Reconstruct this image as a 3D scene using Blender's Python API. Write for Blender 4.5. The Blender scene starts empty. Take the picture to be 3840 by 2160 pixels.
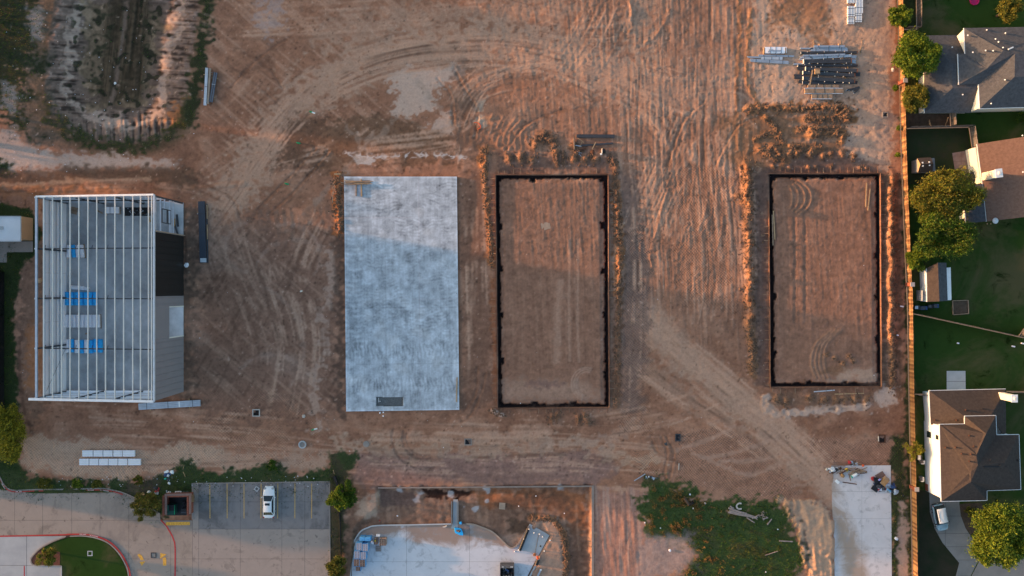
import bpy, math, random
import numpy as np
from mathutils import Vector, Matrix
random.seed(7); RNG = np.random.default_rng(11)
SC = bpy.context.scene; COL = SC.collection
S = 24.0          # photo pixels per metre on the ground
H = 130.0         # height of the drone
# ---------------------------------------------------------------- camera
cam = bpy.data.cameras.new('drone_camera'); cam.sensor_width = 36.0; cam.lens = 36.0*H*S/3840.0
cam.clip_start = 1.0; cam.clip_end = 9000.0
cam_o = bpy.data.objects.new('drone_camera', cam); COL.objects.link(cam_o)
cam_o.location = (0, 0, H); cam_o.rotation_euler = (0, 0, 0); SC.camera = cam_o
# ---------------------------------------------------------------- sky, sun, exposure
SUN_EL = math.radians(5.6); SUN_DIR = Vector((1.0, -0.178, 0)).normalized()   # the light travels this way
w = bpy.data.worlds.new('World'); SC.world = w; w.use_nodes = True
nt = w.node_tree; bg = nt.nodes['Background']
sky = nt.nodes.new('ShaderNodeTexSky'); sky.sky_type = 'NISHITA'; sky.sun_disc = False
sky.sun_elevation = SUN_EL; sky.sun_rotation = math.atan2(-SUN_DIR.x, -SUN_DIR.y)
sky.air_density = 1.0; sky.dust_density = 2.5; sky.ozone_density = 1.6
nt.links.new(sky.outputs[0], bg.inputs[0]); bg.inputs[1].default_value = 0.15
sl = bpy.data.lights.new('sun', 'SUN'); sl.energy = 2.3; sl.angle = math.radians(0.9); sl.color = (1.0, 0.52, 0.25)
so = bpy.data.objects.new('sun', sl); COL.objects.link(so)
sd = Vector((SUN_DIR.x*math.cos(SUN_EL), SUN_DIR.y*math.cos(SUN_EL), -math.sin(SUN_EL)))
so.rotation_euler = sd.to_track_quat('-Z', 'Y').to_euler(); so.location = (-60, 20, 60)
SC.view_settings.view_transform = 'Standard'; SC.view_settings.look = 'None'
SC.view_settings.exposure = 1.95; SC.view_settings.gamma = 1.0
try: SC.view_settings.use_curve_mapping = False
except Exception: pass
# ---------------------------------------------------------------- helpers
def G(px, py, z=0.0):
    """photo pixel + height above the ground -> point of the place"""
    k = (H - z)/H
    return Vector(((px-1920)/S*k, (1080-py)/S*k, z))
MATS = {}
def mat(name, col, rough=0.8, var=0.15, scale=3.0, bump=0.0, bscale=None, metal=0.0, col2=None, stretch=None, attr=None, spec=0.3, coat=0.0):
    """procedural material: base colour broken up by two noises, optional relief"""
    if name in MATS: return MATS[name]
    m = bpy.data.materials.new(name); m.use_nodes = True; MATS[name] = m
    t = m.node_tree; N = t.nodes; L = t.links; b = N['Principled BSDF']
    b.inputs['Roughness'].default_value = rough; b.inputs['Metallic'].default_value = metal
    b.inputs['Specular IOR Level'].default_value = spec; b.inputs['Coat Weight'].default_value = coat
    tc = N.new('ShaderNodeTexCoord'); src = tc.outputs['Object']
    if stretch:
        mp = N.new('ShaderNodeMapping'); mp.inputs['Scale'].default_value = stretch; L.new(src, mp.inputs[0]); src = mp.outputs[0]
    n1 = N.new('ShaderNodeTexNoise'); n1.inputs['Scale'].default_value = scale; n1.inputs['Detail'].default_value = 5; n1.inputs['Roughness'].default_value = 0.65
    L.new(src, n1.inputs['Vector'])
    rp = N.new('ShaderNodeValToRGB'); rp.color_ramp.elements[0].position = 0.3; rp.color_ramp.elements[1].position = 0.7
    c = np.array(col[:3], float); c2 = np.array(col2[:3], float) if col2 else c*(1+var)
    c1 = c if col2 else c*(1-var)
    rp.color_ramp.elements[0].color = (*c1, 1); rp.color_ramp.elements[1].color = (*c2, 1)
    L.new(n1.outputs['Fac'], rp.inputs[0]); out = rp.outputs[0]
    if attr:
        a = N.new('ShaderNodeAttribute'); a.attribute_name = attr
        mx = N.new('ShaderNodeMix'); mx.data_type = 'RGBA'; mx.blend_type = 'MULTIPLY'; mx.inputs[0].default_value = 1
        L.new(out, mx.inputs[6]); L.new(a.outputs['Color'], mx.inputs[7]); out = mx.outputs[2]
    L.new(out, b.inputs['Base Color'])
    if bump > 0:
        n2 = N.new('ShaderNodeTexNoise'); n2.inputs['Scale'].default_value = bscale or scale*4; n2.inputs['Detail'].default_value = 6
        L.new(src, n2.inputs['Vector'])
        bp = N.new('ShaderNodeBump'); bp.inputs['Strength'].default_value = 1.0; bp.inputs['Distance'].default_value = bump
        L.new(n2.outputs['Fac'], bp.inputs['Height']); L.new(bp.outputs[0], b.inputs['Normal'])
    return m
def thing(name, label, cat, loc=(0, 0, 0), rotz=0.0, group=None):
    o = bpy.data.objects.new(name, None); COL.objects.link(o); o.empty_display_size = 0.2
    o.location = loc; o.rotation_euler = (0, 0, rotz); tag(o, label, cat, group); return o
def tag(o, label=None, cat=None, group=None, kind=None):
    if label: o['label'] = label
    if cat: o['category'] = cat
    if group: o['group'] = group
    if kind: o['kind'] = kind
    return o
class MB:
    """collects shapes, then links them as ONE mesh object"""
    def __init__(s): s.v = []; s.f = []; s.m = []; s.mi = 0
    def add(s, vs, fs):
        o = len(s.v); s.v.extend([tuple(p) for p in vs]); s.f.extend([tuple(i+o for i in f) for f in fs]); s.m.extend([s.mi]*len(fs)); return s
    def box(s, c, d, rz=0.0, M=None):
        hx, hy, hz = d[0]/2, d[1]/2, d[2]/2; ca, sa = math.cos(rz), math.sin(rz); vs = []
        for z in (-hz, hz):
            for x, y in ((-hx, -hy), (hx, -hy), (hx, hy), (-hx, hy)):
                p = Vector((c[0]+x*ca-y*sa, c[1]+x*sa+y*ca, c[2]+z)); vs.append(M @ p if M else p)
        return s.add(vs, [(0, 3, 2, 1), (4, 5, 6, 7), (0, 1, 5, 4), (1, 2, 6, 5), (2, 3, 7, 6), (3, 0, 4, 7)])
    def prism(s, poly, z0, z1):
        a = sum(poly[i][0]*poly[(i+1) % len(poly)][1]-poly[(i+1) % len(poly)][0]*poly[i][1] for i in range(len(poly)))
        if a < 0: poly = poly[::-1]
        n = len(poly); vs = [(p[0], p[1], z0) for p in poly]+[(p[0], p[1], z1) for p in poly]
        return s.add(vs, [tuple(range(n-1, -1, -1)), tuple(range(n, 2*n))]+[(i, (i+1) % n, n+(i+1) % n, n+i) for i in range(n)])
    def bar(s, a, b, w_, h_, up=Vector((0, 0, 1))):
        a = Vector(a); b = Vector(b); d = (b-a).normalized(); sx = d.cross(up)
        if sx.length < 1e-4: sx = d.cross(Vector((1, 0, 0)))
        sx.normalize(); u = sx.cross(d).normalized(); vs = []
        for p in (a, b):
            for i, j in ((-1, -1), (1, -1), (1, 1), (-1, 1)): vs.append(p+sx*(i*w_/2)+u*(j*h_/2))
        return s.add(vs, [(0, 1, 2, 3), (7, 6, 5, 4), (0, 4, 5, 1), (1, 5, 6, 2), (2, 6, 7, 3), (3, 7, 4, 0)])
    def tube(s, pts, r, n=8, cap=True):
        pts = [Vector(p) for p in pts]; vs = []; fs = []
        rr = r if isinstance(r, (list, tuple)) else [r]*len(pts)
        for i, p in enumerate(pts):
            d = (pts[min(i+1, len(pts)-1)]-pts[max(i-1, 0)])
            if d.length < 1e-6: d = Vector((0, 0, 1))
            d.normalize(); ref = Vector((0, 0, 1)) if abs(d.z) < 0.9 else Vector((1, 0, 0))
            x = d.cross(ref).normalized(); y = x.cross(d)
            for k in range(n):
                a = 2*math.pi*k/n; vs.append(p+(x*math.cos(a)+y*math.sin(a))*rr[i])
        for i in range(len(pts)-1):
            for k in range(n): fs.append((i*n+k, i*n+(k+1) % n, (i+1)*n+(k+1) % n, (i+1)*n+k))
        if cap: fs.append(tuple(range(n-1, -1, -1))); fs.append(tuple(range((len(pts)-1)*n, len(pts)*n)))
        return s.add(vs, fs)
    def lathe(s, c, prof, n=14):
        vs = []; fs = []
        for r, z in prof:
            for k in range(n):
                a = 2*math.pi*k/n; vs.append((c[0]+r*math.cos(a), c[1]+r*math.sin(a), c[2]+z))
        for i in range(len(prof)-1):
            for k in range(n): fs.append((i*n+k, i*n+(k+1) % n, (i+1)*n+(k+1) % n, (i+1)*n+k))
        fs.append(tuple(range(n-1, -1, -1))); fs.append(tuple(range((len(prof)-1)*n, len(prof)*n)))
        return s.add(vs, fs)
    def lump(s, c, r, flat=1.0, seed=0):
        rr = random.Random(seed); vs = []; t = (1+5**.5)/2
        for x, y, z in ((-1, t, 0), (1, t, 0), (-1, -t, 0), (1, -t, 0), (0, -1, t), (0, 1, t), (0, -1, -t), (0, 1, -t), (t, 0, -1), (t, 0, 1), (-t, 0, -1), (-t, 0, 1)):
            k = r/1.9*(0.7+0.6*rr.random()); vs.append((c[0]+x*k, c[1]+y*k, c[2]+z*k*flat))
        return s.add(vs, [(0, 11, 5), (0, 5, 1), (0, 1, 7), (0, 7, 10), (0, 10, 11), (1, 5, 9), (5, 11, 4), (11, 10, 2), (10, 7, 6), (7, 1, 8), (3, 9, 4), (3, 4, 2), (3, 2, 6), (3, 6, 8), (3, 8, 9), (4, 9, 5), (2, 4, 11), (6, 2, 10), (8, 6, 7), (9, 8, 1)])
    def build(s, name, mats, parent=None, smooth=False, local=False, bevel=0.0):
        me = bpy.data.meshes.new(name); off = Vector((0, 0, 0))
        if parent is not None and not local:
            p = parent
            while p is not None: off += p.location; p = p.parent
        vs = [(v[0]-off.x, v[1]-off.y, v[2]-off.z) for v in s.v]
        me.from_pydata(vs, [], s.f); me.validate()
        for m in (mats if isinstance(mats, (list, tuple)) else [mats]): me.materials.append(m)
        if max(s.m, default=0) > 0: me.polygons.foreach_set('material_index', s.m[:len(me.polygons)])
        if smooth: me.polygons.foreach_set('use_smooth', [True]*len(me.polygons))
        me.update(); o = bpy.data.objects.new(name, me); COL.objects.link(o)
        if parent is not None: o.parent = parent
        if bevel > 0:
            b = o.modifiers.new('soft_edges', 'BEVEL'); b.width = bevel; b.segments = 2; b.limit_method = 'ANGLE'
        return o
def structure(o): o['kind'] = 'structure'; return o
def P2(*pts, z=0.0): return [tuple(G(x, y, z)[:2]) for x, y in pts]
# ---------------------------------------------------------------- the ground as one sheet
STEP = 3.84
gx = np.arange(-150, 3990+1, STEP); gy = np.arange(-120, 2280+1, STEP)
GX, GY = np.meshgrid(gx, gy); NY, NX = GX.shape
def fft_noise(lx, ly, ang=0.0, seed=0, shape=(NY, NX)):
    """smooth random field, correlation lengths in photo pixels along/across ang"""
    r = np.random.default_rng(seed); f = np.fft.rfft2(r.standard_normal(shape))
    ky = np.fft.fftfreq(shape[0], STEP)[:, None]; kx = np.fft.rfftfreq(shape[1], STEP)[None, :]
    a = math.radians(ang); u = kx*math.cos(a)+ky*math.sin(a); v = -kx*math.sin(a)+ky*math.cos(a)
    o = np.fft.irfft2(f*np.exp(-2*(math.pi**2)*((u*lx)**2+(v*ly)**2)*0.25), s=shape); return (o-o.mean())/o.std()
def sm(x): x = np.clip(x, 0, 1); return x*x*(3-2*x)
def curve(pts, n=8):
    """Catmull-Rom through pts"""
    p = [np.array(q, float) for q in pts]; p = [2*p[0]-p[1]]+p+[2*p[-1]-p[-2]]; out = []
    for i in range(1, len(p)-2):
        for k in range(n):
            t = k/n; a, b, c, d = p[i-1:i+3]
            out.append(0.5*(2*b+(c-a)*t+(2*a-5*b+4*c-d)*t*t+(3*b-a-3*c+d)*t**3))
    out.append(p[-2]); return out
def dist_line(pts, reach):
    """distance field to a polyline within reach (else 1e9)"""
    D = np.full((NY, NX), 1e9)
    for a, b in zip(pts[:-1], pts[1:]):
        a = np.array(a, float); b = np.array(b, float)
        x0 = int(max(0, (min(a[0], b[0])-reach-gx[0])/STEP)); x1 = int(min(NX, (max(a[0], b[0])+reach-gx[0])/STEP+2))
        y0 = int(max(0, (min(a[1], b[1])-reach-gy[0])/STEP)); y1 = int(min(NY, (max(a[1], b[1])+reach-gy[0])/STEP+2))
        if x1 <= x0 or y1 <= y0: continue
        X = GX[y0:y1, x0:x1]; Y = GY[y0:y1, x0:x1]; d = b-a; L2 = max(d@d, 1e-6)
        t = np.clip(((X-a[0])*d[0]+(Y-a[1])*d[1])/L2, 0, 1)
        q = np.hypot(X-a[0]-t*d[0], Y-a[1]-t*d[1]); D[y0:y1, x0:x1] = np.minimum(D[y0:y1, x0:x1], q)
    return D
def sdf(poly, reach=200):
    """signed distance to a polygon, negative inside"""
    poly = [tuple(p) for p in poly]; D = dist_line(poly+[poly[0]], reach); D = np.minimum(D, reach)
    ins = np.zeros((NY, NX), bool)
    for (ax, ay), (bx, by) in zip(poly, poly[1:]+[poly[0]]):
        if ay == by: continue
        c = ((ay > GY) != (by > GY)) & (GX < (bx-ax)*(GY-ay)/(by-ay)+ax); ins ^= c
    return np.where(ins, -D, D)
Z = np.zeros((NY, NX)); C = np.zeros((NY, NX, 3)); WAF = np.zeros((NY, NX)); VEG = np.zeros((NY, NX))
n_big = fft_noise(220, 160, 10, 1); n_mid = fft_noise(45, 35, 0, 2); n_sm = fft_noise(13, 10, 0, 3); n_fine = fft_noise(5, 5, 0, 4)
n_v = fft_noise(120, 5, 88, 5); n_v2 = fft_noise(60, 9, 84, 6); n_h = fft_noise(120, 5, 4, 7); n_d = fft_noise(110, 7, 40, 8)
def paint(mask, col, k=1.0):
    m = np.clip(mask*k, 0, 1)[..., None]; C[:] = C*(1-m)+np.array(col)*m
def region(poly, feather=25, rag=14, nz=None):
    """ragged-edged mask of a polygon"""
    nz = n_sm*0.6+n_mid*0.5+n_fine*0.3 if nz is None else nz
    return sm(0.5-(sdf(poly, feather+rag*3+60)+nz*rag)/(2*feather))
def stroke(pts, wd, feather=0.5, rag=0.12, smooth=True):
    q = curve(pts) if smooth else [np.array(p, float) for p in pts]
    d = dist_line(q, wd*2)+n_sm*wd*rag; return sm((wd*(0.5+feather/2)-d)/(wd*feather+1e-6))
DIRT = (0.205, 0.112, 0.074); PALE = (0.34, 0.218, 0.158); SAND = (0.43, 0.300, 0.235); DARK = (0.105, 0.060, 0.043); CLAY = (0.225, 0.098, 0.048); GREY = (0.15, 0.098, 0.082)
SOIL2 = (0.125, 0.078, 0.062)
C[:] = np.array(DIRT)
paint(sm(0.5+n_big*0.5), (0.165, 0.088, 0.058), 0.6); paint(sm(n_mid*0.5), PALE, 0.22); paint(sm(-n_mid*0.5-0.1), DARK, 0.25)
# ---- general relief of the graded field
Z += n_big*0.05+n_mid*0.018+n_sm*0.008
right = sm((GX-1650)/700)*sm((1500-GY)/450)*sm((3000-GX)/200)
n_g = fft_noise(60, 3.6, 86, 9); n_g2 = fft_noise(45, 3.4, 78, 10)
Z += right*(n_v2*0.005+n_v*0.008+n_g*0.009+n_mid*0.006+n_fine*0.007)
Z += sm((2300-GX)/400)*sm((GX-1650)/200)*sm((640-GY)/120)*(n_d*0.006+n_g2*0.007+n_fine*0.006+n_sm*0.004)
Z += sm((GX-2840)/60)*sm((640-GY)/120)*sm((3360-GX)/30)*(n_sm*0.010+n_mid*0.014+n_fine*0.006+n_d*0.006)
Z += sm((GY-760)/30)*sm((GX-830)/200)*sm((1250-GX)/60)*sm((950-GY)/60)*(n_v2*0.016+n_sm*0.012)
# vertical streaks of colour on the field
paint(right, (0.200, 0.124, 0.090), 0.5); paint(right*sm(n_v*0.6-0.15), PALE, 0.40); paint(right*sm(-n_v*0.6-0.3), DARK, 0.22)
paint(sm((1900-GX)/400)*sm((GX-700)/100)*sm((700-GY)/100)*sm(n_d*0.6-0.1), PALE, 0.35)
paint(sm(n_h*0.6-0.2)*sm((GY-1560)/80)*sm((2700-GX)/300)*sm((GX-300)/200), PALE, 0.45)
# ---- basin at the upper left
rim = curve([(215, -125), (190, 60), (165, 220), (160, 330), (185, 430), (260, 500), (400, 545), (540, 545), (650, 500), (705, 410), (722, 280), (745, 130), (790, -125)], 5)
sb = sdf(rim, 260); inb = sm(-sb/40)
gl = np.where(np.abs(GX-440) > 120, fft_noise(70, 5.0, 3, 21), 0); gv = fft_noise(60, 5.5, 87, 22)
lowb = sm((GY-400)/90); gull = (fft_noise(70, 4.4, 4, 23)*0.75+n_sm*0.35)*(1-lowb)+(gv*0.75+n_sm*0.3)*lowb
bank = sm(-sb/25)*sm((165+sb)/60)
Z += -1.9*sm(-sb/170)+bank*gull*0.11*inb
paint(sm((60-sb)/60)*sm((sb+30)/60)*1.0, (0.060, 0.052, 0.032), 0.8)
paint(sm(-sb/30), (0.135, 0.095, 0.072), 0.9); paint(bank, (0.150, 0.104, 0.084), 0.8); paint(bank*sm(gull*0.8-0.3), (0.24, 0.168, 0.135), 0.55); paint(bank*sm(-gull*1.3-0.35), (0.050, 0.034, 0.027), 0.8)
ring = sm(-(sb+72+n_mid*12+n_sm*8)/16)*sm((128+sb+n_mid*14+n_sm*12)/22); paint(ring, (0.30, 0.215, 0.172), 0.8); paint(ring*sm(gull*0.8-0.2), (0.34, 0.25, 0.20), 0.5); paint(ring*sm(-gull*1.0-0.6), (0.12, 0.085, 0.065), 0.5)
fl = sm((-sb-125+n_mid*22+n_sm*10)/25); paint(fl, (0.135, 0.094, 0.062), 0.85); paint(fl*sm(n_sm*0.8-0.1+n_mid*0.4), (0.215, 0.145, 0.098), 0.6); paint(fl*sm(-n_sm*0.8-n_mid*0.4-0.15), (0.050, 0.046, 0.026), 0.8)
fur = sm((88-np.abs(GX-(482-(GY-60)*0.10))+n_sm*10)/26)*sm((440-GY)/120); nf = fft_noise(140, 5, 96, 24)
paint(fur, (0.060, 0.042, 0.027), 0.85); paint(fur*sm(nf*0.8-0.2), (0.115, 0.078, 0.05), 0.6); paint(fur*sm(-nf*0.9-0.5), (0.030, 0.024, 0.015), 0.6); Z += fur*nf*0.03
paint(stroke([(478, -120), (470, 60), (450, 200), (432, 320), (405, 420)], 13, 0.9, 0.25), (0.165, 0.112, 0.085), 0.8)
spots = sm((fft_noise(14, 14, 0, 25)-0.9)*1.6)*sm(-(sb+60)/40); paint(spots, (0.032, 0.030, 0.017), 0.8); VEG = np.maximum(VEG, spots*0.5)
paint(sm((62-np.hypot((GX-665)/0.7, GY-445)+n_sm*22)/30), (0.24, 0.10, 0.035), 0.6)  # patch of low sun on the bank, put into the soil colour
paint(region([(90, -120), (215, -120), (180, 200), (175, 430), (240, 520), (120, 560), (40, 480)], 30, 25), (0.105, 0.080, 0.060), 0.8)
# weeds left of the basin and round its rim
wl = region([(-160, -130), (130, -130), (150, 130), (120, 300), (85, 420), (110, 520), (60, 470), (-160, 330)], 30, 30); paint(wl, (0.040, 0.046, 0.018), 0.85); VEG = np.maximum(VEG, wl*0.8)
wl2 = sm((34-np.abs(sb+4)+n_sm*12)/30)*sm((GY-330)/70); paint(wl2, (0.045, 0.050, 0.020), 0.8); VEG = np.maximum(VEG, wl2*0.8)
wr = stroke([(800, -120), (775, 60), (745, 220), (730, 330), (712, 450)], 42, 0.5, 0.3); paint(wr, (0.036, 0.043, 0.016), 0.9); VEG = np.maximum(VEG, wr)
for pl in ([(15, 320), (65, 315), (70, 390), (45, 430), (15, 400)], [(-100, 470), (60, 500), (120, 560), (190, 570), (200, 640), (-100, 650)], [(115, 40), (150, 30), (155, 140), (120, 150)], [(-100, 560), (300, 590), (640, 600), (640, 622), (-100, 640)]):
    paint(region(pl, 18, 16), (0.40, 0.30, 0.25), 0.75)
wgl = region([(-160, 600), (25, 610), (40, 655), (-160, 660)], 15, 12); paint(wgl, (0.04, 0.05, 0.02)); VEG = np.maximum(VEG, wgl)
# ---- dust tracks and roads
paint(stroke([(760, 860), (900, 690), (1010, 520), (1130, 380), (1300, 265), (1560, 190), (1900, 165), (2150, 220), (2330, 300)], 130, 0.7, 0.25), (0.30, 0.195, 0.142), 0.85)
paint(stroke([(1250, 120), (1500, 70), (1800, 50), (2100, 30)], 90, 0.9, 0.4), (0.285, 0.185, 0.135), 0.55)
paint(stroke([(2330, 290), (2440, 330), (2600, 330), (2700, 300)], 150, 0.9, 0.3), (0.255, 0.165, 0.122), 0.75)
paint(stroke([(2420, -100), (2400, 120), (2400, 250)], 70, 0.9, 0.4), (0.24, 0.17, 0.13), 0.6)
paint(region([(1440, 300), (1500, 262), (1610, 245), (1735, 238), (1735, 285), (1650, 330), (1620, 390), (1550, 440), (1480, 420), (1500, 350)], 10, 18), (0.40, 0.29, 0.235), 0.85)
paint(region([(1570, 480), (1640, 455), (1690, 420), (1700, 505), (1640, 497)], 7, 12), (0.40, 0.285, 0.23), 0.8)
paint(region([(960, 0), (1050, 20), (1060, 90), (1000, 130), (960, 100)], 20, 25), (0.29, 0.22, 0.20), 0.6)
paint(region([(1080, 450), (1350, 440), (1540, 460), (1690, 505), (1720, 600), (1200, 640), (1040, 620)], 16, 14), (0.125, 0.074, 0.048), 0.75)
paint(region([(1070, 445), (1240, 440), (1180, 650), (1020, 660)], 20, 20), DARK, 0.4)
paint(region([(1720, 200), (1800, 240), (1790, 600), (1710, 640), (1700, 400)], 20, 14), (0.13, 0.082, 0.06), 0.7)
wht = stroke([(1300, 578), (1420, 588), (1600, 580), (1740, 590)], 17, 0.8, 0.8)*sm(n_sm*0.7+0.65); paint(wht, (0.50, 0.47, 0.46), 0.8)
paint(region([(1340, 600), (1400, 595), (1395, 625), (1330, 615)], 8, 12), (0.42, 0.38, 0.36), 0.6)
for a, b in (((1400, 500), (1180, 760)), ((1470, 460), (1250, 700)), ((1300, 480), (1360, 560)), ((1560, 300), (1700, 480))):
    paint(stroke([a, ((a[0]+b[0])/2+8, (a[1]+b[1])/2), b], 16, 0.7, 0.3), (0.23, 0.165, 0.13), 0.5)
# road north of the steel frame
rd = stroke([(-150, 690), (200, 665), (500, 655), (720, 670)], 62, 0.5, 0.15); paint(rd, (0.105, 0.066, 0.046), 0.8)
paint(stroke([(-150, 690), (100, 692), (300, 678), (560, 672)], 14, 0.9, 0.3), (0.30, 0.20, 0.14), 0.6)
Z += stroke([(-150, 706), (150, 712), (420, 712), (620, 722), (800, 700), (915, 690)], 16, 0.9, 0.2)*0.16
paint(stroke([(-150, 720), (150, 722), (400, 715)], 34, 0.8, 0.3), (0.24, 0.115, 0.06), 0.6)  # orange strip of low sunlight painted into the soil
# yard between frame and slab
yard = region([(780, 800), (1240, 830), (1290, 1000), (1290, 1560), (800, 1560), (700, 1500), (700, 800)], 50, 30); paint(yard, (0.165, 0.098, 0.072), 0.65)
paint(yard*sm(n_big*0.6+n_mid*0.3), (0.225, 0.148, 0.115), 0.5)
paint(yard*sm(n_d*0.6-0.2), PALE, 0.25); paint(yard*sm(fft_noise(70, 8, 120, 31)*0.7-0.4), DARK, 0.35)
for c0, r, a0, a1 in (((940, 930), 95, 100, 260), ((1100, 1050), 150, 200, 330), ((900, 1300), 240, 290, 400), ((1080, 960), 120, 250, 400), ((1020, 1480), 150, 220, 320)):
    arc = [(c0[0]+r*math.cos(math.radians(t)), c0[1]+r*math.sin(math.radians(t))) for t in range(a0, a1, 12)]
    paint(stroke(arc, 12, 0.9, 0.3), (0.27, 0.18, 0.14), 0.4)
paint(stroke([(1235, 950), (1245, 1080), (1205, 1180), (1215, 1300), (1180, 1440), (1190, 1600)], 26, 0.9, 0.5), (0.33, 0.225, 0.175), 0.6)
paint(region([(690, 1150), (760, 1140), (770, 1290), (690, 1290)], 20, 15), (0.25, 0.155, 0.115), 0.6)
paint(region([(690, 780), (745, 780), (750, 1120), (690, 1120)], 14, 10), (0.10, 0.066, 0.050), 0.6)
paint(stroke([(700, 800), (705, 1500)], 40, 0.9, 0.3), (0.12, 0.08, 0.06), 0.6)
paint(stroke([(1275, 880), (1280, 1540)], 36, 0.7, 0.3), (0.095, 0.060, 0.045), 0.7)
# left of the frame
paint(region([(60, 960), (170, 900), (165, 1500), (110, 1620), (70, 1620), (50, 1300)], 18, 22), (0.16, 0.098, 0.07), 0.9)
paint(region([(95, 1230), (165, 1200), (165, 1490), (100, 1450)], 18, 16), (0.25, 0.12, 0.06), 0.7)
paint(region([(130, 720), (165, 740), (165, 900), (140, 880)], 12, 12), (0.22, 0.105, 0.055), 0.8)
paint(stroke([(80, 1240), (72, 1380), (95, 1560), (130, 1640)], 12, 0.8, 0.3), DARK, 0.7)
# sandy strip along the bottom left
sstr = region([(85, 1660), (150, 1640), (260, 1655), (420, 1650), (560, 1690), (640, 1690), (700, 1675), (820, 1670), (830, 1740), (700, 1760), (600, 1790), (420, 1795), (250, 1790), (130, 1770), (80, 1730)], 16, 16)
paint(sstr, (0.33, 0.225, 0.165), 0.85); Z += sstr*fft_noise(30, 5, 75, 41)*0.02
paint(region([(830, 1700), (1240, 1700), (1240, 1770), (830, 1770)], 18, 18), (0.29, 0.195, 0.145), 0.7)
WAF = np.maximum(WAF, region([(790, 1440), (1230, 1440), (1180, 1740), (760, 1740)], 20, 25)*sm(n_mid*0.6+0.5))
WAF = np.maximum(WAF, sstr*0.8)
paint(region([(1350, 1700), (2280, 1690), (2320, 1760), (2230, 1820), (1420, 1825), (1310, 1800)], 25, 15), (0.175, 0.112, 0.096), 0.75)
paint(stroke([(1260, 1660), (1600, 1690), (1900, 1680), (2200, 1665), (2330, 1720), (2480, 1720)], 36, 0.9, 0.5), (0.30, 0.205, 0.15), 0.6)
paint(stroke([(1830, 1640), (2080, 1670), (2300, 1640), (2400, 1560)], 36, 0.9, 0.4), (0.25, 0.168, 0.13), 0.5)
for r in (52, 62, 92):
    arc = [(1590+r*1.3*math.cos(math.radians(t)), 1640+r*1.3*math.sin(math.radians(t))) for t in range(70, 200, 14)]
    q = stroke(arc, 8, 0.9, 0.2); paint(q, (0.115, 0.072, 0.058), 0.6); Z -= q*0.05
# diagonal haul road to the concrete drive
dg = stroke([(2420, 1180), (2560, 1330), (2720, 1470), (2900, 1610), (3060, 1760), (3170, 1880)], 110, 0.6, 0.12); paint(dg, (0.30, 0.198, 0.146), 0.8); paint(dg*sm(fft_noise(150, 5, 44, 51)*0.7-0.2), (0.22, 0.14, 0.10), 0.6)
paint(stroke([(2380, 1350), (2560, 1480), (2800, 1640), (2990, 1790)], 60, 0.9, 0.3), (0.27, 0.178, 0.132), 0.5)
paint(stroke([(2780, 1520), (3000, 1660), (3360, 1655)], 36, 0.8, 0.3), (0.26, 0.17, 0.128), 0.5)
waf1 = region([(2545, 1620), (2680, 1600), (2840, 1650), (2960, 1780), (3000, 1870), (2800, 1880), (2680, 1855), (2540, 1800)], 12, 8); WAF = np.maximum(WAF, waf1)
waf2 = region([(3000, 1660), (3060, 1640), (3380, 1650), (3385, 1690), (3330, 1740), (3110, 1740)], 12, 8); WAF = np.maximum(WAF, waf2)
paint(np.maximum(waf1, waf2), (0.205, 0.120, 0.086), 0.7)
WAF = np.maximum(WAF, region([(2340, 850), (2420, 850), (2440, 1620), (2330, 1620)], 15, 15)*0.8)
WAF = np.maximum(WAF, region([(2370, 1690), (2460, 1700), (2470, 1770), (2390, 1775)], 10, 8)); WAF = np.maximum(WAF, region([(2550, 620), (2780, 620), (2740, 1150), (2560, 1150)], 30, 20)*0.45)
for arc in ([(2530, 1690), (2680, 1640), (2760, 1590)], [(2600, 1700), (2800, 1780), (2920, 1740)], [(2640, 1720), (2780, 1690), (2890, 1650)], [(2700, 1730), (2850, 1725), (2960, 1690)]):
    paint(stroke(arc, 15, 0.7, 0.2), (0.265, 0.172, 0.13), 0.6); WAF *= 1-stroke(arc, 15, 0.7, 0.2)
# dark strips beside the pads
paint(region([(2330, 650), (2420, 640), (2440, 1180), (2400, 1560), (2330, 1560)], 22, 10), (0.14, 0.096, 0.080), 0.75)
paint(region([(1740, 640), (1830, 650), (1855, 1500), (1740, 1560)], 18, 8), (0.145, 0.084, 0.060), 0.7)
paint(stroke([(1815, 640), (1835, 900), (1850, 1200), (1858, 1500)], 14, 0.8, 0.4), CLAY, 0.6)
# pale storage ground at the upper right
st = region([(2830, -120), (2900, -120), (2900, 60), (3100, 70), (3100, -120), (3345, -120), (3345, 330), (3350, 560), (3330, 640), (3220, 640), (3150, 560), (3160, 400), (2850, 395), (2815, 250)], 10, 14)
paint(st, (0.31, 0.212, 0.158), 0.85); paint(st*sm(n_mid*0.6), (0.36, 0.255, 0.198), 0.5); paint(st*sm(-n_sm*0.6-0.4), (0.22, 0.15, 0.115), 0.5)
crack = np.abs(fft_noise(26, 26, 0, 61)); ck = sm((0.07-crack)/0.06)*st; Z -= ck*0.07; paint(ck, (0.16, 0.10, 0.075), 0.6)
paint(region([(2900, 0), (3110, 20), (3100, 160), (2960, 130), (2880, 80)], 18, 22), (0.20, 0.115, 0.07), 0.8)
paint(region([(3260, 40), (3340, 20), (3350, 560), (3290, 560), (3270, 300)], 25, 20), (0.27, 0.185, 0.145), 0.6)
paint(region([(2800, 395), (3190, 390), (3190, 470), (3160, 560), (2900, 640), (2720, 620), (2700, 450)], 18, 14), (0.165, 0.097, 0.060), 0.8)
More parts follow.
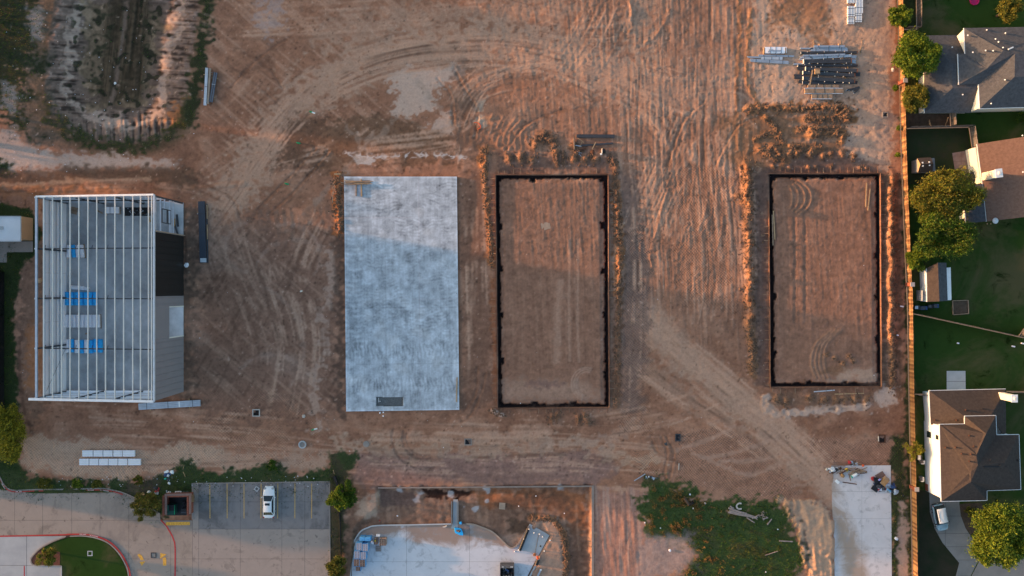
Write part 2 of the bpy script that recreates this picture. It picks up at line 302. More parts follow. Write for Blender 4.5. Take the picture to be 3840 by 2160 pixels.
# ---- spoil ridges, mounds and the windrows north of the right pad
CLODS = []       # (px, py, half width, count, size)
def ridge(pts, wd, h, col=None, lump=0.45, rag=0.25, ck=0.8):
    q = stroke(pts, wd, 0.95, rag); h = h*0.85; Z[:] = Z+q*h*np.clip(0.75+lump*n_sm+lump*0.5*n_mid, 0.1, 2)
    if col is not None: paint(sm(q*1.6), col, ck)
    c = curve(pts, 3)
    if h > 0.15:
        for a, b in zip(c[:-1], c[1:]): CLODS.append((a, b, wd*0.62, h))
def mound(x, y, rx, ry, h, col=CLAY, k=0.7):
    r2 = ((GX-x)/rx)**2+((GY-y)/ry)**2; q = np.exp(-r2*1.3); Z[:] = Z+q*h*(1+0.25*n_sm); paint(sm(q*1.5-0.2), col, k)
    CLODS.append(((x-rx*0.5, y), (x+rx*0.5, y), ry, h*0.8))
R_ORANGE = (0.200, 0.104, 0.058)
ridge([(2310, 690), (2318, 850), (2322, 1000), (2318, 1110)], 26, 0.42, (0.22, 0.105, 0.05)); ridge([(2306, 640), (2312, 760), (2314, 900)], 16, 0.2, (0.19, 0.10, 0.06), 0.6)
ridge([(2322, 1110), (2316, 1300), (2312, 1520)], 20, 0.22, (0.15, 0.085, 0.055))
ridge([(1812, 600), (1825, 760), (1838, 900), (1842, 990)], 18, 0.22, (0.24, 0.115, 0.055))
ridge([(1818, 560), (1812, 620)], 24, 0.30, (0.24, 0.115, 0.055))
for i, x in enumerate((1908, 1952, 1992, 2150, 2190, 2228)): mound(x, 598+random.uniform(-8, 8), 17, 20, 0.45, R_ORANGE)
ridge([(2010, 540), (2045, 510), (2085, 560)], 36, 0.4, (0.17, 0.095, 0.06), 0.7); ridge([(2085, 570), (2090, 620)], 18, 0.35, R_ORANGE); ridge([(2112, 560), (2115, 620)], 14, 0.35, R_ORANGE); ridge([(2150, 550), (2170, 570)], 30, 0.3, (0.2, 0.105, 0.06))
ridge([(2288, 590), (2310, 625)], 22, 0.35, R_ORANGE); paint(region([(1880, 575), (2300, 575), (2320, 640), (1880, 640)], 16, 12), SOIL2, 0.65)
for x in (1908, 1952, 1992, 2150, 2190, 2228): paint(sm(1.2-np.hypot((GX-x)/20, (GY-598)/20)), (0.22, 0.115, 0.065), 0.6)
# left of the right pad
paint(region([(2830, 640), (2875, 640), (2885, 1450), (2840, 1450)], 10, 8), SOIL2, 0.8); paint(region([(2880, 560), (3290, 590), (3295, 650), (2880, 650)], 12, 10), SOIL2, 0.75)
for y in np.arange(640, 1240, 34): mound(2803+7*math.sin(y*0.05)+(y-640)*0.022, y+random.uniform(-6, 6), 17, 23, 0.62 if y < 780 or y > 840 else 0.35, R_ORANGE)
ridge([(2795, 620), (2805, 760)], 30, 0.4, R_ORANGE); ridge([(2812, 1240), (2822, 1300), (2822, 1400)], 24, 0.30, (0.19, 0.105, 0.06))
mound(2822, 1282, 18, 17, 0.5, R_ORANGE); mound(2770, 735, 26, 12, 0.3, R_ORANGE); mound(2800, 760, 30, 16, 0.4, R_ORANGE)
for y in np.arange(675, 1270, 31): mound(3342+4*math.sin(y*0.04), y+random.uniform(-6, 6), 15, 24, 0.75, R_ORANGE)
ridge([(3345, 1270), (3348, 1400), (3345, 1460)], 22, 0.4, (0.20, 0.112, 0.065))
paint(region([(3300, 655), (3328, 655), (3330, 1450), (3308, 1450)], 8, 7), (0.13, 0.08, 0.055), 0.8); paint(region([(3358, 640), (3376, 640), (3390, 1500), (3360, 1500)], 10, 8), (0.13, 0.078, 0.052), 0.8)
for x in (2962, 2992, 3038, 3086, 3116, 3160, 3203): mound(x, 580+random.uniform(-5, 5), 14, 15, 0.55, R_ORANGE)
for x in (2900, 2925, 2960, 3030, 3058, 3117, 3225, 3248): mound(x, 628+random.uniform(-5, 5), 9, 9, 0.28, R_ORANGE)
ridge([(2850, 560), (2905, 585)], 30, 0.4, R_ORANGE); ridge([(2900, 545), (2945, 600)], 34, 0.5, R_ORANGE)
for pts, wd, h in (([(2800, 408), (2880, 402)], 22, 0.35), ([(2905, 405), (2935, 405)], 24, 0.38), ([(2955, 405), (3050, 410), (3120, 402), (3180, 415)], 26, 0.45), ([(3020, 445), (3100, 450), (3180, 448)], 24, 0.4), ([(3140, 415), (3182, 440)], 44, 0.5),
                   ([(2990, 485), (3080, 478), (3150, 482)], 18, 0.35), ([(3040, 505), (3150, 500), (3158, 530)], 26, 0.45), ([(2990, 570), (3080, 552)], 20, 0.35), ([(2870, 440), (2900, 470), (2930, 500)], 18, 0.3), ([(2830, 520), (2900, 500), (2940, 540)], 18, 0.28), ([(2960, 545), (3020, 550)], 16, 0.3)):
    ridge(pts, wd, h, (0.21, 0.112, 0.058), 0.6)
for pts in ([(2950, 435), (3120, 415)], [(2960, 470), (3150, 462)], [(2960, 530), (3130, 525)]):
    q = stroke(pts, 16, 0.7, 0.1); paint(q, (0.225, 0.14, 0.098), 0.7); Z += q*fft_noise(4, 12, 0, 71)*0.03
# below the right pad
for x in (2915, 2950, 3040, 3090, 3135, 3165, 3205, 3250): mound(x, 1497+random.uniform(-10, 10), 14, 18, 0.35, (0.19, 0.108, 0.062))
q = stroke([(2868, 1490), (2880, 1535), (2920, 1552), (3040, 1545), (3140, 1535), (3260, 1522)], 30, 0.35, 0.22); paint(q, (0.36, 0.262, 0.215), 0.8); Z += q*0.15*(1+0.5*n_sm)
paint(region([(3285, 1470), (3350, 1460), (3365, 1500), (3330, 1530), (3270, 1510)], 10, 12), (0.43, 0.32, 0.265), 0.75)
paint(region([(2890, 1470), (3280, 1470), (3280, 1525), (2890, 1525)], 14, 12), (0.15, 0.095, 0.066), 0.5)
# below the middle pad, left of the slab
for x, y in ((2070, 1570), (2090, 1560), (2170, 1572), (2190, 1566), (2205, 1575)): mound(x, y, 9, 22, 0.32, (0.17, 0.092, 0.056))
for x, y in ((1862, 1548), (1880, 1556), (1850, 1540)): mound(x, y, 13, 10, 0.3, (0.36, 0.26, 0.22))
ridge([(1268, 660), (1262, 740), (1270, 800), (1275, 870)], 28, 0.38, (0.28, 0.115, 0.045), 0.6)
ridge([(1850, 440), (1800, 450), (1790, 480)], 10, 0.1, (0.2, 0.12, 0.08)); paint(region([(1790, 370), (1825, 370), (1815, 470), (1785, 460)], 8, 10), (0.31, 0.24, 0.19), 0.7)
for i in range(9): ridge([(1840+i*22+random.uniform(-9, 9), 430+i*4), (1815+i*20, 500), (1790+i*24, 560)], 9, 0.09, None, 0.5)
for i in range(16):
    x = 2480+i*22+random.uniform(-14, 14); y = random.uniform(480, 900); ridge([(x, y), (x-18+random.uniform(-14, 14), y+70), (x-40+random.uniform(-14, 14), y+150)], 8, 0.06, None, 0.4)
ridge([(2520, 590), (2505, 700), (2465, 850), (2440, 960)], 12, 0.14, None, 0.4); ridge([(2432, 940), (2446, 1000)], 10, 0.15, None, 0.3)
ridge([(2765, -60), (2775, 120), (2762, 320), (2770, 600)], 12, 0.12, (0.22, 0.12, 0.07), 0.7); ridge([(2815, 40), (2805, 160), (2800, 300), (2840, 390)], 14, 0.14, (0.25, 0.135, 0.075), 0.7)
for x in (2560, 2600, 2690, 2720, 2745): ridge([(x, -100), (x+6, 100), (x-4, 300)], 8, 0.05, None, 0.5)
ridge([(2330, -60), (2370, 40), (2360, 120)], 14, 0.16, None, 0.6); ridge([(2510, 40), (2480, 110), (2420, 160)], 12, 0.14, None, 0.6)
# tyre ruts
RUTS = [[(1700, 250), (1740, 330), (1790, 420), (1780, 520)], [(1640, 295), (1690, 360), (1700, 470)], [(1900, 560), (1960, 480), (2060, 430), (2200, 400)], [(2680, 620), (2760, 480), (2860, 430)], [(2500, 620), (2560, 460), (2640, 380)],
        [(2480, 1640), (2500, 1700), (2490, 1780), (2520, 1830)], [(2500, 1640), (2525, 1700), (2512, 1790)], [(2440, 1640), (2470, 1700), (2560, 1740)], [(1820, 1400), (1800, 1480), (1760, 1560), (1700, 1600)], [(1790, 1380), (1780, 1480), (1740, 1540)],
        [(700, 660), (860, 740), (900, 820)], [(1180, 560), (1050, 700), (960, 790)], [(1230, 570), (1100, 720), (1010, 800)], [(860, 240), (980, 330), (1070, 420)], [(920, 200), (1010, 260), (1060, 330)], [(860, 330), (980, 210), (1100, 130)]]
for r_ in RUTS:
    q = stroke(r_, 9, 0.8, 0.2); Z -= q*0.06; paint(q, DARK, 0.35); q2 = stroke([(x+10, y) for x, y in r_], 7, 0.9, 0.2); Z += q2*0.04
# families of near-parallel wheel tracks along the ways machines took
_r = random.Random(77)
def family(path, width, n, lo=0.0, hi=1.0, wd=(5, 10), k=(0.18, 0.5), dark=0.4, relief=0.0, wob=10):
    base = curve(path, 10); m = len(base)
    nn = []
    for i in range(m):
        d = base[min(i+1, m-1)]-base[max(i-1, 0)]; d = d/max(np.hypot(*d), 1e-6); nn.append(np.array((-d[1], d[0])))
    for _ in range(n):
        o0 = _r.uniform(-.5, .5)*width; o1 = o0+_r.gauss(0, wob); a = _r.uniform(lo, .45); b = _r.uniform(max(a+.25, .6), hi) if a < .75 else hi; i0 = int(a*(m-1)); i1 = max(i0+3, int(b*(m-1)))
        pts = [base[i]+nn[i]*(o0+(o1-o0)*(i/m)+4*math.sin(i*.35+o0)) for i in range(i0, min(i1, m-1)+1, 3)]
        if len(pts) < 3: continue
        q = dist_line(curve(pts, 3), 20); w2 = _r.uniform(*wd); q = sm((w2-q+n_fine*.8)/(w2*.9)); f = sm(n_mid*.5+.6)
        dk = _r.random() < dark; paint(q*f, DARK if dk else PALE, _r.uniform(*k)*(0.7 if dk else 1.0))
        if relief: Z[:] = Z+q*(-1 if dk else 1)*relief*_r.uniform(.5, 1.2)
family([(1900, 180), (2200, 250), (2500, 420), (2620, 700), (2600, 1050)], 260, 34, relief=.012, wd=(3.5, 6), k=(.2, .5)); family([(2820, 420), (2600, 380), (2350, 300), (2050, 200)], 200, 22, wd=(3.5, 6), relief=.01); family([(1700, 40), (1950, 120), (2250, 160), (2600, 60)], 220, 26, wd=(3.5, 6), relief=.01)
family([(770, 880), (930, 650), (1100, 430), (1300, 290), (1560, 215), (1900, 200), (2200, 270), (2420, 400), (2560, 640), (2600, 900)], 110, 16, 0.0, 1.0, (4, 8), (.35, .7), .45, .012, 6); family([(1740, 640), (1790, 430), (1900, 290), (2150, 250), (2400, 330)], 60, 8, 0.0, 1.0, (4, 8), (.35, .6), .5, .012, 5)
family([(740, 900), (900, 690), (1010, 520), (1130, 380), (1300, 265), (1560, 190), (1900, 165), (2150, 220), (2400, 320)], 150, 26)
family([(700, 60), (900, 110), (1250, 90), (1700, 60), (2200, 20)], 180, 16); family([(2150, 200), (2330, 290), (2520, 340), (2760, 330), (2900, 420)], 150, 16, relief=.012)
family([(2420, 1180), (2560, 1330), (2720, 1470), (2900, 1610), (3060, 1760), (3150, 1850)], 150, 30); family([(2380, 1350), (2560, 1480), (2800, 1640), (2990, 1790)], 110, 12)
family([(2580, -100), (2570, 200), (2560, 600), (2600, 1000), (2560, 1250)], 420, 70, relief=.016, wd=(4, 8)); family([(2640, 380), (2560, 600), (2450, 850), (2400, 1050)], 240, 30, relief=.018, wd=(4, 8)); family([(2330, -100), (2250, 120), (2100, 330)], 220, 18, relief=.02)
family([(1260, 1690), (1700, 1700), (2100, 1690), (2400, 1720)], 170, 34); family([(1300, 1600), (1700, 1610), (2100, 1620), (2500, 1560), (2700, 1480)], 90, 18)
family([(820, 760), (900, 1000), (1000, 1300), (940, 1620)], 260, 22, wob=30); family([(1180, 760), (1080, 1000), (1120, 1300), (1060, 1620)], 220, 22, wob=30)
family([(1780, 640), (1785, 1000), (1790, 1500)], 80, 14); family([(2375, 620), (2380, 1000), (2370, 1560)], 80, 16, relief=.012); family([(1020, 650), (1300, 590), (1700, 545), (1850, 480)], 130, 20)
family([(-150, 690), (200, 680), (500, 665), (760, 700), (900, 760)], 70, 16); family([(700, 640), (900, 500), (1080, 300), (1240, 60)], 200, 16, wob=25); family([(1190, 640), (1420, 480), (1560, 330)], 70, 8); family([(1720, 600), (1740, 420), (1840, 320), (2060, 300), (2280, 420)], 150, 20, relief=.02)
family([(2070, 660), (2075, 1000), (2070, 1520)], 330, 40, relief=.006, k=(.06, .24), wd=(3.5, 7)); family([(3090, 660), (3095, 1000), (3095, 1440)], 330, 40, relief=.006, k=(.06, .24), wd=(3.5, 7)); family([(2250, 1850), (2330, 1850), (2330, 2200)], 40, 6); family([(2300, 1830), (2310, 2000), (2300, 2200)], 120, 14, relief=.02)
family([(100, 1700), (400, 1720), (800, 1710), (1200, 1690)], 80, 18, relief=.02); family([(180, 1560), (500, 1580), (900, 1600), (1200, 1640)], 130, 18); family([(1480, 1880), (1800, 1880), (2050, 1880), (2150, 2000), (2160, 2200)], 90, 16)
# pale and dark clay flecks at random, small stones
paint(sm((n_fine-2.2)*1.5), (0.34, 0.24, 0.19), 0.4); paint(sm((-n_fine-2.0)*1.5), (0.07, 0.042, 0.032), 0.4)
# ---- the two excavated pads: perimeter trench inside the form boards
PADS = [[(1857, 655), (2281, 653), (2285, 1529), (1866, 1531)], [(2881, 651), (3300, 649), (3305, 1451), (2888, 1453)]]
PIERS = [[(1870, 672), (1872, 850), (1874, 1008), (1876, 1180), (1878, 1352), (1875, 1518), (1998, 670), (2135, 668), (2262, 668), (2263, 845), (2266, 1015), (2272, 1180), (2274, 1354), (2276, 1404), (2275, 1520), (2005, 1519), (2150, 1519)],
         [(2893, 662), (2896, 1112), (2896, 1275), (2896, 1330), (3020, 662), (3085, 660), (3155, 660), (3292, 662), (3290, 805), (3288, 960), (3290, 1120), (3293, 1278), (3030, 1440), (3165, 1440), (3296, 1440), (2897, 1440)]]
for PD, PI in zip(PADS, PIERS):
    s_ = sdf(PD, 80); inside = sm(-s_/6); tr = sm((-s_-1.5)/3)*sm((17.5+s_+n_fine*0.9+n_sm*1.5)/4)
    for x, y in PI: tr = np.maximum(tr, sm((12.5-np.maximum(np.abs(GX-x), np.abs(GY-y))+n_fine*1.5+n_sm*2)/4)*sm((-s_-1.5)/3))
    flat = sm((-s_-26)/6)
    Z[:] = Z*(1-inside*0.55)+inside*(0.0+0.10*flat)
    if PD[0][0] > 2500: Z += flat*(n_v*0.003+n_sm*0.004)*sm((1320-GY)/60)
    else: Z += flat*(n_v*0.003+n_sm*0.005)*sm((1010-GY)/60)
    paint(flat, (0.178, 0.104, 0.074), 0.75); paint(flat*sm(n_v*0.6-0.2), (0.225, 0.138, 0.098), 0.3); paint(flat*sm(-n_v*0.7-0.5), (0.14, 0.082, 0.058), 0.3); Z += flat*(n_g*0.006+n_fine*0.006)*sm(((1010 if PD[0][0] < 2500 else 1320)-GY)/60)
    Z[:] = Z-tr*0.85; paint(tr, (0.030, 0.024, 0.025), 0.93)  # near-black holds the trench's deep shade as well as wet soil and membrane
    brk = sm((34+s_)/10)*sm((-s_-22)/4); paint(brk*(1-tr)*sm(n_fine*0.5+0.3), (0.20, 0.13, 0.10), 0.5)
# scraped lanes and loops inside the pads
for pts, wd in (([(2135, 900), (2133, 1200), (2137, 1350)], 9), ([(2168, 900), (2166, 1200), (2172, 1355)], 9), ([(2100, 1060), (2090, 1200), (2088, 1360)], 26)):
    paint(stroke(pts, wd, 0.8, 0.2), (0.27, 0.175, 0.13), 0.55)
paint(region([(1890, 1440), (2080, 1420), (2200, 1430), (2260, 1500), (1890, 1500)], 25, 20), (0.25, 0.165, 0.125), 0.6); paint(region([(1980, 1425), (2120, 1435), (2100, 1455), (1975, 1452)], 10, 8), (0.15, 0.09, 0.075), 0.6)
for k in range(3):
    arc = [(2200+(38+k*10)*math.cos(math.radians(t)), 1440+(46+k*8)*math.sin(math.radians(t))) for t in range(110, 300, 16)]; q = stroke(arc, 6, 0.9); paint(q, (0.29, 0.195, 0.15), 0.5); Z += q*0.03
for k in range(4):
    arc = [(2950+(22+k*24)*math.cos(math.radians(t)), 740+(48+k*8)*math.sin(math.radians(t))) for t in range(-60, 75, 15)]; q = stroke(arc, 7, 0.9); Z += q*0.11; paint(q, (0.24, 0.14, 0.09), 0.5)
for x in (2980, 3018): q = stroke([(x, 780), (x+2, 960), (x, 1210)], 9, 0.8); Z -= q*0.05; paint(q, (0.15, 0.092, 0.068), 0.5)
for k in range(4):
    arc = [(3120+k*12, 1235), (3060+k*14, 1290), (3042+k*16, 1360), (3060+k*16, 1420)]; q = stroke(arc, 7, 0.9); Z += q*0.09; paint(q, (0.24, 0.145, 0.098), 0.5)
paint(region([(3060, 1378), (3170, 1366), (3200, 1390), (3140, 1412), (3060, 1410)], 10, 8), (0.155, 0.088, 0.055), 0.7); paint(region([(3180, 1380), (3280, 1370), (3285, 1440), (3100, 1432)], 16, 14), (0.33, 0.235, 0.18), 0.6)
for x, y in ((3100, 1330), (3130, 1342), (3185, 1335), (3200, 1350), (3160, 1362)): mound(x, y, 12, 9, 0.22, (0.26, 0.14, 0.08))
# ---- the lower pit with its own paving, bottom middle
pit = region([(1418, 1829), (2214, 1822), (2216, 2300), (2020, 2300), (1300, 2300), (1330, 1980), (1420, 1900)], 7, 2); Z[:] = Z*(1-pit)+pit*(-0.55+n_mid*0.03+n_sm*0.02)
paint(pit, (0.155, 0.094, 0.068), 0.9); paint(pit*sm(n_v2*0.6), (0.215, 0.138, 0.10), 0.5)
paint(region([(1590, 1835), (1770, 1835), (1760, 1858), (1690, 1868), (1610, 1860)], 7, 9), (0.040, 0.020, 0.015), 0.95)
paint(region([(1420, 1832), (1560, 1832), (1560, 1900), (1420, 1905)], 12, 10), (0.115, 0.072, 0.060), 0.7)
paint(region([(1770, 1840), (2100, 1835), (2200, 1850), (2200, 2000), (2150, 2000), (2080, 1900), (1900, 1905), (1780, 1890)], 16, 10), (0.20, 0.092, 0.046), 0.8)
paint(stroke([(1880, 1900), (2050, 1870), (2140, 1930), (2165, 2060), (2165, 2300)], 60, 0.8, 0.15), (0.105, 0.062, 0.044), 0.7)
paint(stroke([(2160, 1900), (2170, 2060)], 9, 0.9, 0.3), (0.21, 0.13, 0.09), 0.6)
for x, y, r in ((1690, 1850, 14), (1740, 1900, 10), (1780, 1910, 10), (1826, 1880, 12), (1500, 1838, 12), (1580, 1840, 14), (1560, 1870, 14), (2110, 1828, 16), (1830, 1842, 14)): paint(sm((r-np.hypot(GX-x, GY-y)+n_sm*5)/8), (0.27, 0.25, 0.25), 0.7)
pm = region([(2000, 1950), (2080, 1955), (2110, 2010), (2120, 2140), (2090, 2300), (1960, 2300), (1990, 2140), (2030, 2060), (2000, 2010)], 12, 12); paint(pm, (0.27, 0.175, 0.13), 0.85); Z += pm*0.28
ridge([(1990, 1948), (2060, 1945), (2110, 1990), (2122, 2070), (2125, 2200)], 16, 0.32, (0.22, 0.11, 0.055), 0.7)
paint(region([(1900, 1950), (1990, 1935), (1985, 1985), (1940, 2010), (1915, 2000)], 8, 9), (0.075, 0.050, 0.036), 0.7)
paint(region([(1850, 2020), (1990, 2000), (1960, 2060), (1880, 2060)], 12, 10), (0.30, 0.195, 0.145), 0.7)
paint(region([(1290, 1880), (1420, 1850), (1418, 1960), (1350, 1990), (1330, 2160), (1290, 2160)], 12, 10), (0.13, 0.08, 0.058), 0.7); paint(region([(1340, 1880), (1420, 1850), (1416, 1940), (1340, 1940)], 14, 12), (0.36, 0.255, 0.195), 0.7)
# east of the pit wall, the weed patch and the bank by the concrete drive
paint(region([(2225, 1830), (2440, 1840), (2430, 2300), (2225, 2300)], 16, 12), (0.235, 0.135, 0.105), 0.8); paint(region([(2225, 1830), (2440, 1840), (2430, 2300), (2225, 2300)], 16, 12)*sm(n_v*0.8-0.1), (0.33, 0.225, 0.18), 0.5); Z += region([(2225, 1830), (2400, 1840), (2400, 2300), (2225, 2300)], 16, 12)*n_v2*0.025
WEED = [(2420, 1850), (2440, 1810), (2560, 1815), (2660, 1860), (2740, 1878), (2830, 1875), (2900, 1870), (2940, 1900), (2985, 1990), (3010, 2080), (3020, 2300), (2420, 2300), (2560, 2140), (2600, 2080), (2560, 2020), (2430, 2010), (2400, 1920)]
wd_ = region(WEED, 18, 24); paint(wd_, (0.062, 0.098, 0.024), 0.95); paint(wd_*sm(n_mid*0.7-0.1), (0.085, 0.088, 0.028), 0.7); paint(wd_*sm(n_sm*0.8-0.6), (0.15, 0.10, 0.06), 0.5); paint(wd_*sm(-n_mid*0.8-0.5)*sm((2750-GX)/150), (0.17, 0.10, 0.05), 0.55); VEG = np.maximum(VEG, wd_)
paint(region([(2400, 2010), (2570, 2010), (2620, 2080), (2560, 2160), (2400, 2180)], 18, 16), (0.22, 0.16, 0.14), 0.85)
VEG *= 1-region([(2400, 2020), (2560, 2020), (2605, 2080), (2550, 2150), (2400, 2170)], 18, 14)
bk = region([(2910, 1870), (3000, 1870), (3060, 1880), (3130, 1950), (3130, 2300), (3040, 2300), (3015, 2100), (2990, 1990), (2945, 1905)], 8, 9); paint(bk, (0.40, 0.26, 0.18), 0.9); Z += bk*(0.35+0.05*n_v2+0.04*n_sm); paint(bk*sm(n_v2*0.7-0.3), (0.24, 0.14, 0.09), 0.5)
paint(stroke([(3010, 1960), (3025, 2060), (3030, 2160), (3045, 2300)], 13, 0.7, 0.3), (0.10, 0.072, 0.058), 0.8)
paint(region([(2960, 1880), (3000, 1900), (2995, 1990), (2970, 1970)], 12, 10), (0.24, 0.155, 0.11), 0.7)
# strip between site and long fence, weeds along its foot
fs = region([(3362, -120), (3380, 300), (3385, 560), (3392, 1000), (3398, 1500), (3400, 1800), (3420, 2300), (3520, 2300), (3500, -120)], 8, 7); paint(fs, (0.038, 0.052, 0.018), 0.9); VEG = np.maximum(VEG, fs*sm((3412-GX+ (GY-1000)*0.028)/20))
fs2 = region([(3335, 1820), (3350, 1640), (3390, 1640), (3440, 2300), (3345, 2300)], 10, 9); paint(fs2, (0.036, 0.050, 0.017), 0.9); VEG = np.maximum(VEG, fs2)
pl = region([(3372, 1880), (3392, 1870), (3405, 2010), (3412, 2300), (3372, 2300), (3366, 2010)], 8, 8); paint(pl, (0.32, 0.22, 0.18), 0.85); VEG *= 1-pl
# verge above the car park, strip right of it
vg = region([(-160, 1745), (60, 1740), (110, 1785), (300, 1805), (480, 1815), (580, 1790), (640, 1760), (670, 1735), (720, 1735), (760, 1765), (880, 1770), (960, 1740), (1040, 1740), (1110, 1770), (1200, 1765), (1260, 1712), (1330, 1710), (1330, 1740), (1280, 1800), (1250, 1870), (720, 1880), (590, 1960), (420, 1860), (-160, 1880)], 10, 12)
paint(vg, (0.040, 0.064, 0.019), 0.95); VEG = np.maximum(VEG, vg); paint(vg*sm(n_mid*0.7-0.4), (0.075, 0.062, 0.032), 0.6)
paint(region([(490, 1800), (590, 1790), (590, 1850), (520, 1870), (470, 1850)], 12, 14), (0.11, 0.075, 0.055), 0.7)
rs = region([(1232, 1700), (1300, 1760), (1340, 1850), (1300, 1900), (1295, 2000), (1280, 2300), (1225, 2300)], 10, 10); paint(rs, (0.075, 0.060, 0.032), 0.9); VEG = np.maximum(VEG, rs*sm(n_mid*0.6+0.5)*0.9)
# lawns west of the frame
lw = region([(-160, 760), (30, 770), (130, 790), (150, 880), (130, 950), (80, 1010), (55, 1200), (60, 1480), (70, 1760), (-160, 1760)], 8, 7); paint(lw, (0.030, 0.050, 0.013), 0.95); VEG = np.maximum(VEG, lw)
# flat beds under everything that is paved or lawned
for poly in ([(-160, 1830), (20, 1838), (120, 1850), (470, 1846), (600, 1880), (730, 1812), (1238, 1806), (1238, 2300), (-160, 2300)], [(3460, -130), (4000, -130), (4000, 2300), (3452, 2300), (3440, 1500), (3418, 560)], [(3128, 1735), (3345, 1735), (3347, 2300), (3128, 2300)], [(1315, 2160), (1330, 2060), (1370, 1990), (1430, 1966), (1700, 1962), (1800, 1965), (1880, 2000), (1935, 2060), (2030, 1960), (2065, 2010), (2000, 2120), (1960, 2300), (1315, 2300)]):
    m_ = sm(0.5-sdf(poly, 40)/12); Z[:] = Z*(1-m_)+m_*np.where(GY*0+poly[0][0] == 1315, -0.58, -0.08)
for poly in ([(1290, 660), (1718, 660), (1728, 1545), (1296, 1548)], [(242, 752), (694, 752), (697, 1477), (245, 1477)]):
    m_ = sm(0.5-sdf(poly, 40)/12); Z[:] = Z*(1-m_)-0.06*m_
lw2 = sm(0.5-sdf([(-160, 780), (60, 780), (60, 1700), (-160, 1700)], 40)/12); Z[:] = Z*(1-0.9*lw2)
edge = sm((GX-gx[0])/90)*sm((gx[-1]-GX)/90)*sm((GY-gy[0])/90)*sm((gy[-1]-GY)/90); Z *= edge
C *= (1+0.05*n_fine+0.05*n_sm)[..., None]; C *= 1+(1-np.clip(VEG, 0, 1))[..., None]*np.array((0.62, 0.40, 0.30)); _m = np.array((0.30, 0.158, 0.102)); _e = 1+0.42*(1-np.clip(VEG, 0, 1))[..., None]; C = 0.93*_m*(np.clip(C, 0.012, None)/_m)**_e; _x = C.max(-1, keepdims=True); C = C*np.where(_x > 0.34, 0.34+0.22*(1-np.exp(-(_x-0.34)/0.22)), _x)/_x; C = C*(1-(1-np.clip(VEG, 0, 1))[..., None]*np.array((0.015, 0.0, 0.055))); C = C*0.93+0.07*(C@np.array((0.3, 0.55, 0.15)))[..., None]*np.array((1.08, 0.98, 0.96))
def ground_z(px, py):
    i = int(np.clip((px-gx[0])/STEP, 0, NX-1)); j = int(np.clip((py-gy[0])/STEP, 0, NY-1)); return float(Z[j, i])
# ---- sheet: fine in view, stretched out to the horizon
ext = np.array([60000., 16000., 5000., 1500., 400.])
fx = np.concatenate([gx[0]-ext, gx, gx[-1]+ext[::-1]]); fy = np.concatenate([gy[0]-ext, gy, gy[-1]+ext[::-1]]); e = len(ext)
FX, FY = np.meshgrid(fx, fy); ny, nx = FX.shape
FZ = np.pad(Z, e, mode='edge'); FC = np.pad(C, ((e, e), (e, e), (0, 0)), mode='edge'); FW = np.pad(WAF, e)
K = (H-FZ)/H; co = np.stack([(FX-1920)/S*K, (1080-FY)/S*K, FZ], -1).reshape(-1, 3)
idx = np.arange(ny*nx).reshape(ny, nx); quads = np.stack([idx[1:, :-1], idx[1:, 1:], idx[:-1, 1:], idx[:-1, :-1]], -1).reshape(-1, 4)
me = bpy.data.meshes.new('ground'); me.vertices.add(len(co)); me.vertices.foreach_set('co', co.ravel())
me.loops.add(quads.size); me.loops.foreach_set('vertex_index', quads.ravel().astype(np.int32)); me.polygons.add(len(quads))
me.polygons.foreach_set('loop_start', np.arange(0, quads.size, 4, dtype=np.int32)); me.polygons.foreach_set('use_smooth', np.ones(len(quads), bool))
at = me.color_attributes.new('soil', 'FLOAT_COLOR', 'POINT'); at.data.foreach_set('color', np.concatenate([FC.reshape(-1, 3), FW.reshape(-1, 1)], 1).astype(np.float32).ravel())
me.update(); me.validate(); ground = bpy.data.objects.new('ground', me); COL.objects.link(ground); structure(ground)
m = bpy.data.materials.new('soil'); m.use_nodes = True; t = m.node_tree; N = t.nodes; L = t.links; b = N['Principled BSDF']; b.inputs['Roughness'].default_value = 0.95; b.inputs['Specular IOR Level'].default_value = 0.15
a = N.new('ShaderNodeAttribute'); a.attribute_name = 'soil'; tc = N.new('ShaderNodeTexCoord')
n1 = N.new('ShaderNodeTexNoise'); n1.inputs['Scale'].default_value = 3.2; n1.inputs['Detail'].default_value = 8; n1.inputs['Roughness'].default_value = 0.75; L.new(tc.outputs['Object'], n1.inputs['Vector'])
mr = N.new('ShaderNodeMapRange'); mr.inputs[1].default_value = 0.25; mr.inputs[2].default_value = 0.75; mr.inputs[3].default_value = 0.82; mr.inputs[4].default_value = 1.18; L.new(n1.outputs['Fac'], mr.inputs[0])
vm = N.new('ShaderNodeVectorMath'); vm.operation = 'SCALE'; L.new(a.outputs['Color'], vm.inputs[0]); L.new(mr.outputs[0], vm.inputs['Scale'])
# compactor dimples: a warped square lattice where the alpha says so
wn = N.new('ShaderNodeTexNoise'); wn.inputs['Scale'].default_value = 0.22; L.new(tc.outputs['Object'], wn.inputs['Vector'])
wa = N.new('ShaderNodeVectorMath'); wa.operation = 'MULTIPLY_ADD'; wa.inputs[1].default_value = (1.6, 1.6, 0); L.new(wn.outputs['Color'], wa.inputs[0]); L.new(tc.outputs['Object'], wa.inputs[2])
sx = N.new('ShaderNodeSeparateXYZ'); L.new(wa.outputs[0], sx.inputs[0])
def mnode(op, *ins):
    n = N.new('ShaderNodeMath'); n.operation = op
    for i, v in enumerate(ins):
        if isinstance(v, (int, float)): n.inputs[i].default_value = v
        else: L.new(v, n.inputs[i])
    return n.outputs[0]
wv = mnode('MULTIPLY', mnode('SINE', mnode('MULTIPLY', sx.outputs[0], 2*math.pi/0.46)), mnode('SINE', mnode('MULTIPLY', sx.outputs[1], 2*math.pi/0.46)))
wm = mnode('MULTIPLY', wv, a.outputs['Alpha'])
